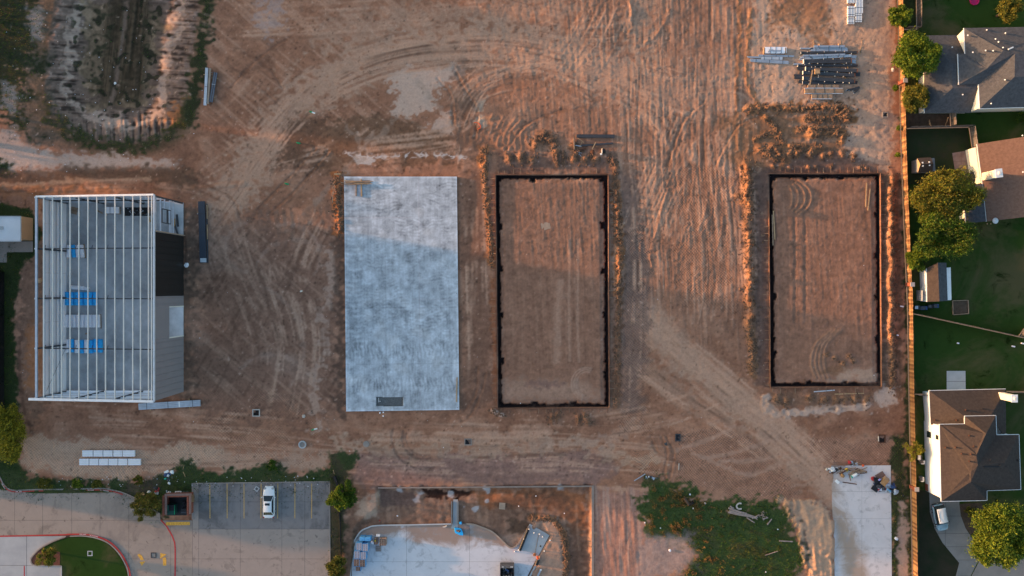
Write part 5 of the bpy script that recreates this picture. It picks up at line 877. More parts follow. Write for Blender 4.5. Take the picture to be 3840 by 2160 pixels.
# wooden rig north of the middle pad
plank((2162, 510), (2304, 511), 12, 0.35, M['steel'], 'dark_timber', 'broad dark beam lying north of the middle pad', 'beam', z=0.2); plank((2176, 546), (2298, 537), 6, 0.2, M['steel'], 'dark_timber', 'thinner dark beam south of the broad one', 'beam', z=0.12); plank((2152, 518), (2153, 560), 3.5, 0.3, M['wood_old'], 'wooden_post_rail', 'short rail at the left of the dark beams', 'rail', z=0.25); plank((2158, 566), (2198, 557), 4, 0.2, M['rust'], 'rusty_bar', 'rusty bar below the dark beams', 'bar', z=0.12); plank((2157, 545), (2180, 549), 3, 0.2, M['galv'], 'grey_bar', 'grey bar beside the thinner dark beam', 'bar', z=0.15)
t = thing('stake_frame', 'bent frame of thin stakes by the dark beams', 'stakes', tuple(G(2178, 535)));
for a, b in (((2165, 517), (2184, 529)), ((2184, 529), (2176, 549)), ((2184, 529), (2189, 535))): MB().bar(*seg(a, b, 0.25), 0.07, 0.05).build('stake', M['wood'], t)
t = thing('stake_frame', 'small heap of grey sticks below the dark beams', 'stakes', tuple(G(2172, 575)));
for a, b in (((2164, 567), (2182, 575)), ((2166, 568), (2180, 587)), ((2170, 580), (2174, 572))): MB().bar(*seg(a, b, 0.2), 0.05, 0.05).build('stake', M['galv'], t)
plank((2234, 533), (2220, 560), 3, 0.06, M['wood'], 'wooden_plank', 'leaning pale board between the dark beams and the rusty heap', z=0.4)
o = MB().lump(G(2222, 569, 0.2), 0.38, 0.6, 3).build('rusty_heap', M['rust']); tag(o, 'rusty brown heap below the dark beams', 'scrap')
t = thing('hose_reel', 'dark drum with bright rim north of the middle pad', 'drum', tuple(G(2262, 567)))
MB().tube([G(2258, 567, 0.42), G(2270, 566, 0.42)], 0.40, 14).build('drum', M['black'], t); MB().tube([G(2256.5, 567, 0.42), G(2258, 567, 0.42)], 0.42, 14).build('rim', M['cream'], t)
o = MB().box(G(2254, 578, 0.25), (0.3, 0.25, 0.3)).build('white_bucket', M['white']); tag(o, 'white box beside the dark drum', 'box')
t = thing('stake_frame', 'crooked square of stakes by the left corner of the fenceside pad', 'stakes', tuple(G(2838, 635)))
for a, b in (((2826, 645), (2838, 622)), ((2838, 622), (2851, 628)), ((2851, 628), (2842, 648)), ((2842, 648), (2828, 642)), ((2832, 620), (2836, 614))): MB().bar(*seg(a, b, 0.3), 0.06, 0.05).build('stake', M['wood_old'], t)
for i, (x, y) in enumerate(((2860, 880), (2855, 798))): 
    t = thing('stake_frame', ['loose grey sticks left of the fenceside pad', 'single short sticks above the loose ones'][i], 'stakes', tuple(G(x, y)))
    for k in range(5): MB().bar(G(x+random.uniform(-6, 6), y+random.uniform(-6, 6), 0.15), G(x+random.uniform(-9, 9), y+random.uniform(-9, 9), 0.2), 0.05, 0.04).build('stick', M['wood_old'], t)
# ================================================================ drains and site furniture
def inlet(px, py, w_, h_, label, grate=True, m_=None, ang=0, depth=0.3):
    t = thing('drain_inlet', label, 'drain', tuple(G(px, py, 0)), math.radians(-ang)); X, Y = w_/S, h_/S; zt = ground_z(px, py)+0.10; m_ = m_ or M['conc_tan']
    for s in (-1, 1): MB().box((s*X/2, 0, zt-0.1), (0.14, Y+0.14, 0.3)).build('frame', m_, t, local=True); MB().box((0, s*Y/2, zt-0.1), (X-0.14, 0.14, 0.3)).build('frame', m_, t, local=True)
    MB().box((0, 0, zt-0.12), (X-0.12, Y-0.12, 0.04)).build('sump', M['hole'], t, local=True)
    if grate:
        for k in range(5): MB().box(((k+0.5)*X/5-X/2, 0, zt-0.04), (0.05, Y-0.13, 0.05)).build('grate_bar', M['steel'], t, local=True)
    return t
inlet(1755, 1657, 24, 22, 'barred square drain below the gap between slab and middle pad'); inlet(961, 1548, 25, 24, 'open concrete box drain south east of the metal building', False, M['stone']); inlet(2542, 1641, 16, 24, 'dark drain box south of the open field', True, M['steel']); inlet(3318, 431, 18, 17, 'square grate on pale ground beside the long fence'); inlet(3307, 1645, 22, 28, 'rusty red drain box near the fenceside pad', False, M['rust'])
tag(MB().bar(*seg((3294, 1636), (3294, 1655), 0.15), 0.06, 0.3).build('pale_board', M['conc']), 'pale edge board at the red drain box', 'board')
inlet(576, 2082, 17, 17, 'dark grate set in the drive lane between arrows', True, M['steel'])
bpy.data.objects['drain_inlet.005'].location.z -= 0.02
inlet(963, 1833, 13, 13, 'turned square drain in the car park beside the white car', True, M['conc'], 35); inlet(338, 2075, 16, 16, 'pale rimmed square box in the island lawn', False, M['conc'])
t = thing('manhole_ring', 'open concrete ring south of the yard', 'manhole', tuple(G(1134, 1667, 0))); n = 20; mb = MB(); zt = ground_z(1134, 1667)
for k in range(n):
    pass
mb.lathe(G(1134, 1667, zt), [(0.42, -0.2), (0.42, 0.12), (0.52, 0.18), (0.62, 0.12), (0.62, -0.2)], 20); mb.build('ring', M['conc'], t); MB().lathe(G(1134, 1667, zt), [(0.41, -0.1), (0.41, 0.03)], 20).build('lid', M['conc_tan'], t)
t = thing('manhole_cover', 'flat round concrete cover half buried in the haul road', 'manhole', tuple(G(1373, 1665, 0))); MB().lathe(G(1373, 1665, 0), [(0.5, -0.2), (0.5, 0.10), (0.44, 0.14)], 20).build('cover', M['conc_tan'], t)
def marker(px, py, label, ang, m_=None, ln=12):
    t = thing('pipe_stub', label, 'pipe', tuple(G(px, py, 0))); a = math.radians(ang); d = Vector((math.cos(a), -math.sin(a), 0.15)); c = G(px, py, 0.15)
    MB().tube([c, c+d*(ln/S)], 0.12, 8).build('pipe', M['white'] if m_ is None else m_, t); MB().tube([c-d*0.3, c], 0.14, 8).build('cap', M['green'], t); MB().tube([c-d*0.3, c-d*0.3+Vector((0, 0, 0.35))], 0.09, 8).build('riser', M['green'], t)
marker(1170, 421, 'white and green pipe stub in the dust track', 20); marker(1122, 537, 'green pipe cap in the dark track', 10, M['green'], 4); marker(1077, 690, 'green pipe cap above the yard', 20, M['green'], 5); marker(1178, 1610, 'white and green pipe stub near the concrete ring', -15)
o = MB().tube([G(1126, 1093, 0.2), G(1133, 1091, 0.25)], 0.12, 8).build('cream_pipe', M['cream']); tag(o, 'small cream pipe end in the middle of the yard', 'pipe')
t = thing('orange_net', 'loop of orange safety netting between track and pad', 'netting', tuple(G(1790, 470)))
MB().tube([G(*p, 0.12) for p in ((1777, 460), (1786, 459), (1795, 462), (1803, 472), (1801, 480), (1790, 486))], 0.07, 6).build('net_roll', M['orange'], t); MB().tube([G(1778, 462, 0.1), G(1790, 500, 0.1)], 0.04, 6).build('rope', M['rust'], t)
for i, (x, y, s, m_, lab) in enumerate(((1139, 1562, 0.3, 'stone', 'round pale stone near the yard south edge'), (1425, 1548, 0.16, 'wrap', 'left small white stone below the slab'), (1437, 1547, 0.14, 'wrap', 'right small white stone below the slab'), (1437, 1560, 0.14, 'wrap', 'lowest small white stone below the slab'), (147, 1052, 0.55, 'tanw', 'tan rounded boulder outside the west wall'), (3347, 262, 0.35, 'stone', 'pale stone at the foot of the long fence'), (700, 330+665, 0.4, 'wrap', 'crumpled white sheet east of the building'), (432, 312, 0.28, 'white', 'largest white scrap on the basin floor'), (2496, 1665, 0.28, 'steel', 'dark round lump in the rutted track'), (3371, 583, 0.3, 'clod', 'orange lump by the fence weeds'))):
    tag(MB().lump(G(x, y, 0.1 if i != 7 else -1.75), s, 0.7, i).build('boulder' if 'boulder' in lab or 'stone' in lab else 'scrap', M[m_]), lab, 'stone' if 'stone' in lab or 'boulder' in lab else 'litter')
# ================================================================ bin enclosure, car park things
t = thing('bin_enclosure', 'red brown brick bin enclosure open to the south at the car park corner', 'enclosure', tuple(G(668, 1892)))
def wall_seg(a, b, th, h, name, par, m_=None): MB().bar(*seg(a, b, h/2), th, h).build(name, m_ or M['brick'], par)
wall_seg((620, 1856), (716, 1854), 0.26, 2.0, 'brick_wall', t); wall_seg((622, 1860), (622, 1929), 0.26, 2.0, 'brick_wall', t); wall_seg((713, 1858), (713, 1927), 0.26, 2.0, 'brick_wall', t)
for a, b in (((618, 1856), (718, 1854)), ((622, 1860.5), (622, 1930)), ((713, 1858.5), (713, 1928))): MB().bar(*seg(a, b, 2.05), 0.34, 0.09).build('coping', mat('brown_coping', (0.20, 0.12, 0.10), 0.9, 0.15, 3), t)
MB().prism(P2((625, 1860), (710, 1858), (710, 1932), (625, 1933)), 0.006, 0.016).build('black_floor', M['black'], t)  # thin black sheet over the whole enclosure floor
for k in range(10): MB().bar(G(640+k*6, 1861, 0.2), G(640+k*6, 1861, 1.7), 0.06, 0.03).build('slat', M['fence_grey'], t)
t = thing('dumpster', 'dark green rubbish dumpster inside the brick enclosure', 'dumpster', tuple(G(645, 1905)))
mb = MB(); c = G(645, 1905); mb.box((c.x, c.y, 0.6), (1.7, 1.5, 1.1)); mb.build('bin_body', M['dgreen'], t)
MB().prism([(c.x-0.87, c.y-0.1), (c.x-0.02, c.y-0.1), (c.x-0.02, c.y+0.78), (c.x-0.87, c.y+0.78)], 1.17, 1.24).build('lid', mat('green_lid', (0.02, 0.11, 0.08), 0.5, 0.2, 2), t); MB().prism([(c.x+0.02, c.y-0.1), (c.x+0.87, c.y-0.1), (c.x+0.87, c.y+0.78), (c.x+0.02, c.y+0.78)], 1.17, 1.24).build('lid', M['black'], t)
MB().bar((c.x+0.87, c.y-0.7, 1.2), (c.x+0.87, c.y+0.75, 1.2), 0.08, 0.08).build('rim', M['green'], t)
t = thing('grease_bin', 'low dark bin beside the green dumpster', 'bin', tuple(G(697, 1910))); c = G(697, 1910); MB().box((c.x, c.y, 0.45), (0.75, 0.7, 0.9)).build('bin_body', M['steel'], t); MB().box((c.x, c.y+0.1, 0.93), (0.78, 0.5, 0.05)).build('lid', M['black'], t)
tag(MB().lump(G(690, 1884, 0.3), 0.35, 0.7, 3).build('rubbish_bag', M['black']), 'black rubbish bag with white flecks in the enclosure corner', 'bag')
t = thing('wooden_pallet', 'pale pallet leaning on the east wall of the bin enclosure', 'pallet', tuple(G(722, 1869)))
for k in range(6): MB().bar(G(718+0.6, 1856+k*5, 1.25), G(728, 1856+k*5, 0.02), 0.11, 0.03, Vector((0, 1, 0))).build('deck_board', M['wood'], t)
for z in (0.15, 0.65, 1.15): MB().bar(G(728-z*7.4, 1855, z), G(728-z*7.4, 1883, z), 0.07, 0.04).build('runner', M['wood'], t)
t = thing('window_frame', 'white framed brown panel lying behind the bin enclosure', 'window frame', tuple(G(669, 1846))); MB().prism(P2((658, 1841), (681, 1841), (681, 1853), (658, 1853)), 0.05, 0.2).build('frame', M['white'], t); MB().prism(P2((660.5, 1843), (678, 1843), (677, 1850.5), (661, 1850.5)), 0.2, 0.23).build('panel', M['block'], t)
for i, x in enumerate((690, 702)):
    t = thing('old_tyre', ['left', 'right'][i]+' grey tyre behind the bin enclosure', 'tyre', tuple(G(x, 1849))); MB().lathe(G(x, 1849, 0.02), [(0.16, 0), (0.16, 0.14), (0.26, 0.17), (0.30, 0.08), (0.28, 0)], 14).build('tread', mat('dusty_rubber', (0.10, 0.09, 0.085), 0.9, 0.2, 4), t); MB().lathe(G(x, 1849, 0.0), [(0.16, 0.02), (0.16, 0.05)], 12).build('hollow', M['hole'], t)
def litter(px, py, rx, ry, n, label, mats, name='litter_heap', cat='litter', big=0.22, seed=1, z0=0.0, boards=0, bl=1.2):
    rr = random.Random(seed); t = thing(name, label, cat, tuple(G(px, py)))
    for k in range(n):
        x = px+rr.gauss(0, 0.5)*rx; y = py+rr.gauss(0, 0.5)*ry; s = big*rr.uniform(0.4, 1.2); m_ = M[rr.choice(mats)]; z = z0+s*0.4
        if rr.random() < 0.5: MB().lump(G(x, y, z), s, 0.6, k+seed*50).build('rubbish', m_, t)
        else: MB().box(G(x, y, z), (s*2.2, s*1.2, s*0.5), rr.uniform(0, 3)).build('rubbish', m_, t)
    for k in range(boards):
        x = px+rr.gauss(0, 0.5)*rx; y = py+rr.gauss(0, 0.5)*ry; a = rr.uniform(-0.6, 0.6); l = bl*S/2*rr.uniform(0.5, 1.2); MB().bar(G(x-l*math.cos(a), y-l*math.sin(a), z0+0.1+k*0.012), G(x+l*math.cos(a), y+l*math.sin(a), z0+0.12+k*0.012), 0.11, 0.05).build('board', M[rr.choice(['wood_old', 'wood_old', 'ashlog', 'rust'])], t)
    return t
litter(632, 1786, 16, 16, 12, 'dark heap of bags with a teal tub in the grass', ['black', 'black', 'steel', 'navy', 'white'], big=0.3, seed=3); tag(MB().box(G(620, 1795, 0.3), (0.32, 0.2, 0.2), 0.3).build('plastic_tub', M['teal']), 'teal tub on the dark rubbish heap', 'tub')
litter(590, 1835, 15, 12, 12, 'dark red and blue rubbish above the olive bush', ['black', 'steel', 'red', 'navy', 'galv'], big=0.3, seed=4); litter(632, 1846, 12, 7, 9, 'pale scraps behind the bin enclosure wall', ['wrap', 'stone', 'galv'], big=0.15, seed=5)
tag(MB().box(G(535, 1853, 0.2), (0.55, 0.45, 0.25), 0.6).build('cardboard_box', M['card']), 'cardboard box above the olive bush', 'box'); tag(MB().lump(G(558, 1845, 0.2), 0.32, 0.8, 4).build('paper_sack', M['cream']), 'cream sack beside the cardboard box', 'sack')
def post(px, py, h, label, lean=(0, 0)): t_ = MB().bar(G(px, py, 0), G(px, py, 0)+Vector((lean[0], lean[1], h)), 0.07, 0.07).build('survey_stake', M['wood']); tag(t_, label, 'stake')
post(696, 1790, 1.1, 'pale survey stake in the verge above the bin enclosure', (0.05, 1.1)); post(1254, 1779, 1.0, 'pale survey stake at the east end of the verge', (0.02, 0.9)); tag(MB().bar(*seg((690, 1745), (686, 1760), 0.2), 0.06, 0.06).build('survey_stake', M['wood']), 'stake lying in the weeds north of the enclosure', 'stake')
t = thing('silt_fence', 'slumped black silt fence running down beside the car park', 'fence', tuple(G(1270, 1900)))
mb = MB(); pts = [(1254, 1785), (1262, 1806), (1268, 1830), (1272, 1900), (1276, 1960), (1278, 2040), (1282, 2160)]
for a, b in zip(pts[:-1], pts[1:]): mb.bar(*seg(a, b, 0.25), 0.06 if a[1] > 1830 else 0.35, 0.5)
mb.build('fabric', M['black'], t)
for p in pts[1:-1]: MB().bar(G(*p, 0), G(*p, 0.8), 0.05, 0.05).build('stake', M['wood_old'], t)
# ---- cars
def car(name, label, px, py, rot, L_, W_, hood, roof, body, roofm, suv=False, sunroof=False):
    c = G(px, py); t = thing(name, label, 'car', (c.x, c.y, 0), rot); l, w_ = L_/2, W_/2        # nose towards +y
    def loft(secs, m_, nm, par=t):
        mb = MB(); n = len(secs[0])
        for i in range(len(secs)-1): pass
        vs = [p for s_ in secs for p in s_]; fs = [(i*n+k, i*n+k+1, (i+1)*n+k+1, (i+1)*n+k) for i in range(len(secs)-1) for k in range(n-1)]
        fs += [tuple(range(n))[::-1], tuple(range((len(secs)-1)*n, len(secs)*n))]; mb.add(vs, fs); o = mb.build(nm, m_, par, smooth=True, local=True); return o
    def sec(y, hw, zt, zb=0.28): return [(-hw*0.94, y, zb), (-hw, y, zb+0.18), (-hw, y, zt*0.72), (-hw*0.95, y, zt-0.05), (-hw*0.80, y, zt), (0, y, zt+0.03), (hw*0.80, y, zt), (hw*0.95, y, zt-0.05), (hw, y, zt*0.72), (hw, y, zb+0.18), (hw*0.94, y, zb)]
    if suv: prof = [(-l, .70, .75), (-l+.06, .86, .98), (-l+.30, .97, 1.08), (-l+.9, 1, 1.08), (0, 1, 1.05), (l-1.1, 1, 1.03), (l-.45, .96, .98), (l-.14, .85, .88), (l, .66, .70)]
    else: prof = [(-l, .66, .72), (-l+.08, .82, .92), (-l+.38, .94, 1.0), (-l+1.0, 1, 1.0), (0, 1, .96), (l-1.5, 1, .95), (l-.8, .97, .86), (l-.28, .84, .74), (l-.06, .66, .64), (l, .48, .55)]
    loft([sec(y, w_*f, z) for y, f, z in prof], body, 'body')
    zb = (1.02 if suv else 0.95); y0, y1, y2, y3 = ((-l+.10, -l+.45, l-1.55, l-1.05) if suv else (-l+.45, -l+1.12, l-2.15, l-1.33)); zr_ = roof
    hb, ht = w_*0.90, w_*(0.74 if suv else 0.66)
    # cabin: glass all round, then roof skin, pillars
    mb = MB(); lo = [(-hb, y0, zb), (hb, y0, zb), (hb, y3, zb), (-hb, y3, zb)]; hi = [(-ht, y1, zr_-.03), (ht, y1, zr_-.03), (ht, y2, zr_-.03), (-ht, y2, zr_-.03)]
    def pane(ids, nm): 
        P = [Vector(p) for p in ids]; ctr = sum(P, Vector())/4; P = [ctr+(p-ctr)*0.93 for p in P]; nrm = (P[1]-P[0]).cross(P[2]-P[0]).normalized(); MB().add([p+nrm*0.012 for p in P]+[p-nrm*0.02 for p in P], [(0, 1, 2, 3), (7, 6, 5, 4), (0, 4, 5, 1), (1, 5, 6, 2), (2, 6, 7, 3), (3, 7, 4, 0)]).build(nm, M['glass'], t, local=True)
    mb.add(lo+hi, [(0, 1, 5, 4), (1, 2, 6, 5), (2, 3, 7, 6), (3, 0, 4, 7), (4, 5, 6, 7)]); mb.build('cabin_frame', M['glass'] if suv else body, t, local=True, bevel=0.03)
    pane([lo[2], lo[3], hi[3], hi[2]], 'windscreen'); pane([lo[0], lo[1], hi[1], hi[0]], 'rear_window'); pane([lo[1], lo[2], hi[2], hi[1]], 'side_window'); pane([lo[3], lo[0], hi[0], hi[3]], 'side_window')
    n = 8; vs = []; fs = []
    for i in range(n+1):
        y = y1-0.05+(y2-y1+0.1)*i/n; zz_ = zr_+0.05*math.sin(math.pi*i/n)
        vs += [(-ht-.03, y, zr_-.05), (-ht*.8, y, zz_), (0, y, zz_+.02), (ht*.8, y, zz_), (ht+.03, y, zr_-.05)]
    for i in range(n): fs += [(i*5+k, i*5+k+1, (i+1)*5+k+1, (i+1)*5+k) for k in range(4)]
    MB().add(vs, fs).build('roof', roofm, t, smooth=True, local=True)
    if sunroof: MB().box((0, y2-0.42, zr_+0.055), (ht*1.25, 0.36, 0.02)).build('sunroof', M['glass'], t, local=True)
    if suv:
        for s in (-1, 1): MB().tube([(s*ht*.86, y1+.2, zr_+.08), (s*ht*.86, y2-.25, zr_+.08)], 0.025, 6).build('roof_rail', M['black'], t, local=True)
        for s in (-1, 1): MB().box((s*w_*.99, 0, 1.03), (0.04, L_*.6, 0.05)).build('waist_trim', M['rim'], t, local=True)
        for s in (-.45, .45): MB().box((s, l-.6, 1.015), (0.04, .7, .02)).build('bonnet_crease', body, t, local=True)
    for s in (-1, 1):
        for yy in (l-.95, -l+.95):
            wh = MB().tube([(s*(w_-.20), yy, .33), (s*(w_+.015), yy, .33)], .33, 16).build('wheel', M['tyre'], t, local=True); MB().tube([(s*(w_+.012), yy, .33), (s*(w_+.03), yy, .33)], .21, 12).build('rim', M['rim'], wh, local=True)
        MB().box((s*(w_+.10), y3-.25, zb+.06), (.20, .11, .14)).build('wing_mirror', body if not suv else M['black'], t, local=True)
        MB().box((s*w_*.66, l-.30, .72 if not suv else .85), (.30, .34, .12), s*.5).build('headlight', M['lamp'], t, local=True); MB().box((s*w_*.74, -l+.16, .86), (.34, .22, .14), s*-.35).build('tail_light', M['lampr'], t, local=True)
        MB().box((s*(w_+.004), .15, .82), (.02, .16, .03)).build('door_handle', M['rim'], t, local=True)
    MB().box((0, l-.02, .42), (W_*.7, .12, .2)).build('bumper', body, t, local=True); MB().box((0, -l+.0, .45), (W_*.8, .14, .25)).build('bumper', body if not suv else M['black'], t, local=True)
    MB().box((0, -l-.065, .62), (.34, .02, .14)).build('number_plate', M['cream'], t, local=True)
    return t
car('sedan_car', 'white saloon car with black sunroof parked between yellow lines', 1013, 1879, 0, 4.85, 1.82, .86, 1.46, M['carw'], M['carw'], sunroof=True)
car('suv_car', 'pale blue car with white roof parked on the curved driveway', 3517, 1936, math.radians(180+12), 4.15, 1.80, 1.0, 1.70, M['carb'], M['white'], suv=True)
# ================================================================ things on the lower pit paving
def block_cube(px, py, nx, ny, h, label, wrapped, name='block_pallet', sx_=20, sy_=27):
    t = thing(name, label, 'block pallet', tuple(G(px, py, Zp)), 0, 'pallets of hollow blocks on the pit paving'); X, Y = sx_/S, sy_/S
    MB().box((0, 0, 0.06), (X, Y, 0.1)).build('pallet_base', M['wood_old'], t, local=True)
    for i in range(nx):
        for j in range(ny):
            x = (i+0.5)*X/nx-X/2; y = (j+0.5)*Y/ny-Y/2; mb = MB(); hw, hd = X/nx*.47, Y/ny*.47
            mb.box((x, y, 0.12+h/2), (hw*2, hd*2, h)); b = mb.build('clay_block', M['block'] if wrapped != 1 else M['film'], t, local=True)
            mb = MB()
            for s in (-.45, .45): mb.box((x, y+s*hd, 0.12+h+0.004), (hw*1.0, hd*.52, 0.016))
            mb.build('core', M['hole'] if wrapped != 1 else mat('filmed_core', (0.13, 0.12, 0.15), 0.5, 0.1, 4), b, local=True)
    if wrapped:
        for s, ax in ((1, 0), (-1, 0), (1, 1), (-1, 1)): MB().box((s*(X/2+.03), 0, .12+h*.5) if ax == 0 else (0, s*(Y/2+.03), .12+h*.5), (.03, Y+.08, h) if ax == 0 else (X+.08, .03, h)).build('wrap_sheet', M['blue2'], t, local=True)
    return t
for (x, y, h, wr, lab, nx, ny, sx_, sy_) in ((1353, 2040, 1.3, 1, 'upper left film wrapped block pallet under the blue top sheet', 2, 4, 20, 27), (1376, 2043, 1.3, 1, 'upper right film wrapped block pallet under the blue top sheet', 2, 4, 20, 27), (1345, 2071, 1.2, 1, 'lower left film wrapped block pallet', 2, 4, 20, 27), (1368, 2074, 1.2, 1, 'lower right film wrapped block pallet', 2, 4, 20, 27), (1342, 2101, 1.1, 2, 'left bare block pallet with open tops', 2, 4, 20, 26), (1364, 2103, 1.1, 2, 'right bare block pallet with open tops', 2, 4, 20, 26), (1347, 2126, 0.8, 2, 'lowest small block pallet at the kerb', 2, 2, 17, 15)): block_cube(x, y, nx, ny, h, lab, wr, sx_=sx_, sy_=sy_)
for i, (x, y) in enumerate(((1361, 2017), (1382, 2018))): o = MB().box(G(x, y, Zp+0.65), (0.85, 0.62, 1.25)).build('blue_wrapped_pack', M['blue2'], bevel=0.06); tag(o, ['left', 'right'][i]+' blue wrapped pack above the film wrapped pallets', 'wrapped pack')
block_cube(1411, 2026, 2, 4, 0.5, 'left of two open block stacks right of the blue packs', 0, sx_=13, sy_=24); block_cube(1439, 2026, 3, 4, 0.9, 'right of two open block stacks with a tan top edge', 0, sx_=25, sy_=26); pallet(1419, 2057, 20, 20, 0, 'small grey brown pallet below the open block stacks', Zp, M['ashlog'])
tag(MB().box(G(1418, 2007, Zp+.3), (.6, .32, .35)).build('white_box', M['white']), 'white box above the open block stacks', 'box'); tag(MB().lump(G(1396, 2034, Zp+.3), .30, .9, 9).build('white_sack', M['wrap']), 'white sack between blue packs and open blocks', 'sack'); tag(MB().box(G(1407, 2028, Zp+.75), (.22, .22, .12)).build('yellow_tub', M['yel']), 'small yellow tub on the left open block stack', 'tub')
t = thing('blue_tarp_bundle', 'blue sheet wrapped round a few blocks at the end of the walkway', 'tarpaulin', tuple(G(1720, 1993, Zp)))
for q, zz_ in (([(1704, 1980), (1728, 1983), (1735, 1995), (1737, 2008), (1724, 2007), (1706, 1998)], 0.55),):
    MB().prism(P2(*q), Zp, Zp+zz_).build('tarpaulin', M['blue'], t, bevel=0.06); MB().prism(P2((1710, 1986), (1724, 1985), (1729, 1990), (1724, 1996), (1712, 1992)), Zp+zz_, Zp+zz_+0.02).build('open_top', M['hole'], t)
    for x, y in ((1714, 1990), (1722, 1990), (1719, 1993)): MB().box(G(x, y, Zp+zz_+.04), (.2, .16, .06)).build('block_top', M['block'], t)
pallet(1743, 1982, 22, 30, 8, 'grey pallet boards beside the blue tarpaulin', Zp, M['ashlog']); tag(MB().lump(G(1727, 1961, Zp+.35), .22, .8, 5).build('blue_scrap', M['blue']), 'small blue scrap on the kerb above the tarpaulin', 'litter')
tag(MB().tube([G(1660, 1976, Zp+.15), G(1668, 1976, Zp+.15), G(1676, 1972, Zp+.15)], .12, 6).build('pale_sack', M['stone']), 'pale twisted sack near the kerb', 'sack')
t = thing('black_pipe_roll', 'long black sheeting roll along the edge of the equipment pad', 'roll', tuple(G(1963, 2022, Zp))); MB().tube([G(1949, 2064, Zp+.30), G(1982, 1981, Zp+.30)], .24, 12).build('roll', M['black'], t); MB().tube([G(1948.2, 2066, Zp+.30), G(1949, 2064, Zp+.30)], .10, 8).build('core_end', M['cream'], t); MB().tube([G(1964, 2020, Zp+.5), G(1964, 2023, Zp+.62)], .05, 6).build('label_tag', M['cream'], t); MB().bar(*seg((1943, 2043), (1985, 1972), Zp+.2), 0.25, 0.12).build('bearer', M['ashlog'], t)
def bollard(px, py, m_, lab): t_ = thing('bollard', lab, 'bollard', tuple(G(px, py, Zp)), 0, 'short posts round the equipment pad'); MB().tube([G(px, py, Zp), G(px, py, Zp+1.05)], .09, 10).build('post', m_, t_); MB().lathe(G(px, py, Zp+1.05), [(.10, 0), (.10, .08), (.05, .14)], 10).build('cap', M['white'], t_)
for x, y, m_, lab in ((1984, 1984, 'black', 'black post at the top corner of the equipment pad'), (2023, 2003, 'black', 'black post on the upper edge of the equipment pad'), (2063, 2026, 'black', 'black post at the right corner of the equipment pad'), (2041, 2066, 'black', 'black post on the right edge of the equipment pad'), (2003, 1998, 'red', 'left red post near the top of the equipment pad'), (2035, 2013, 'red', 'right red post near the top of the equipment pad'), (1930, 2068, 'red', 'bright red post by the kerb end'), (1945, 2062, 'rust', 'brown post beside the black roll end')): bollard(x, y, M[m_], lab)
t = thing('drain_hole', 'round dark sleeve in the equipment pad', 'drain', tuple(G(2027, 2048, Zp))); MB().lathe(G(2027, 2048, Zp+.06), [(.12, 0), (.12, .06), (.17, .06), (.17, 0)], 12).build('collar', M['stone'], t); MB().lathe(G(2027, 2048, Zp+.06), [(.12, 0), (.12, .03)], 12).build('hollow', M['hole'], t)
plank((2020, 2004), (2006, 2076), 2.2, .03, M['ply'], 'tan_strip', 'thin tan strip across the equipment pad', 'strip', z=Zp+.08)
t = thing('drain_pipe', 'black drain pipe with orange sleeve below the equipment pad', 'pipe', tuple(G(2014, 2110, Zp))); MB().tube([G(2011, 2118, Zp+.35), G(2018, 2098, Zp+.35)], .27, 12).build('pipe', M['black'], t); MB().tube([G(2014, 2086, Zp+.35), G(2018, 2098, Zp+.35)], .17, 10).build('sleeve', M['orange'], t); MB().lump(G(2005, 2081, Zp+.3), .28, .6, 6).build('tangle', mat('orange_net', (0.42, 0.14, 0.05), 0.8, 0.3, 4), t); MB().tube([G(2016, 2098, Zp+.4), G(2020, 2104, Zp+.4)], .16, 8).build('collar', M['white'], t)
plank((2008, 2122), (1985, 2165), 6, .12, M['conc'], 'kerb_piece', 'pale concrete strip running down from the black pipe', 'kerb', z=Zp+.05); plank((2028, 2136), (2012, 2170), 6, .12, M['galv'], 'steel_channel', 'grey steel channel in the mud beside the pale strip', 'channel', z=Zp+.4); tag(MB().box(G(2028, 2137, Zp+.5), (.26, .2, .12)).build('white_bottle', M['white']), 'white bottle on the grey steel channel', 'bottle')
t = thing('skip', 'dark waste skip full of debris at the lower photo edge', 'skip', tuple(G(1902, 2150, Zp))); c = G(1902, 2150, Zp); X, Y = 2.1, 3.4
for s in (-1, 1): MB().box((c.x+s*X/2, c.y, Zp+.75), (.10, Y, 1.3)).build('side_wall', M['steel'], t); MB().box((c.x, c.y+s*Y/2, Zp+.75), (X, .10, 1.3)).build('end_wall', M['steel'], t)
MB().box((c.x, c.y+Y/2-.14, Zp+1.42), (X+.1, .5, .10)).build('top_rail', mat('worn_rail', (0.11, 0.10, 0.095), 0.6, 0.3, 3), t); MB().box((c.x, c.y, Zp+.3), (X-.1, Y-.1, .3)).build('floor', M['black'], t)
for x in (-.75, -.6, .55, .7, .82): MB().box((c.x+x, c.y+Y/2-.2, Zp+1.49), (.09, .12, .03)).build('white_mark', M['white'], t)
rr = random.Random(8)
for k in range(40): MB().box((c.x+rr.uniform(-.85, .85), c.y+rr.uniform(-1.5, 1.2), Zp+.7+rr.random()*.4), (rr.uniform(.2, .7), rr.uniform(.1, .4), .08), rr.uniform(0, 3)).build('debris', M[rr.choice(['black', 'steel', 'navy', 'wood_old', 'stone', 'rust', 'black'])], t)
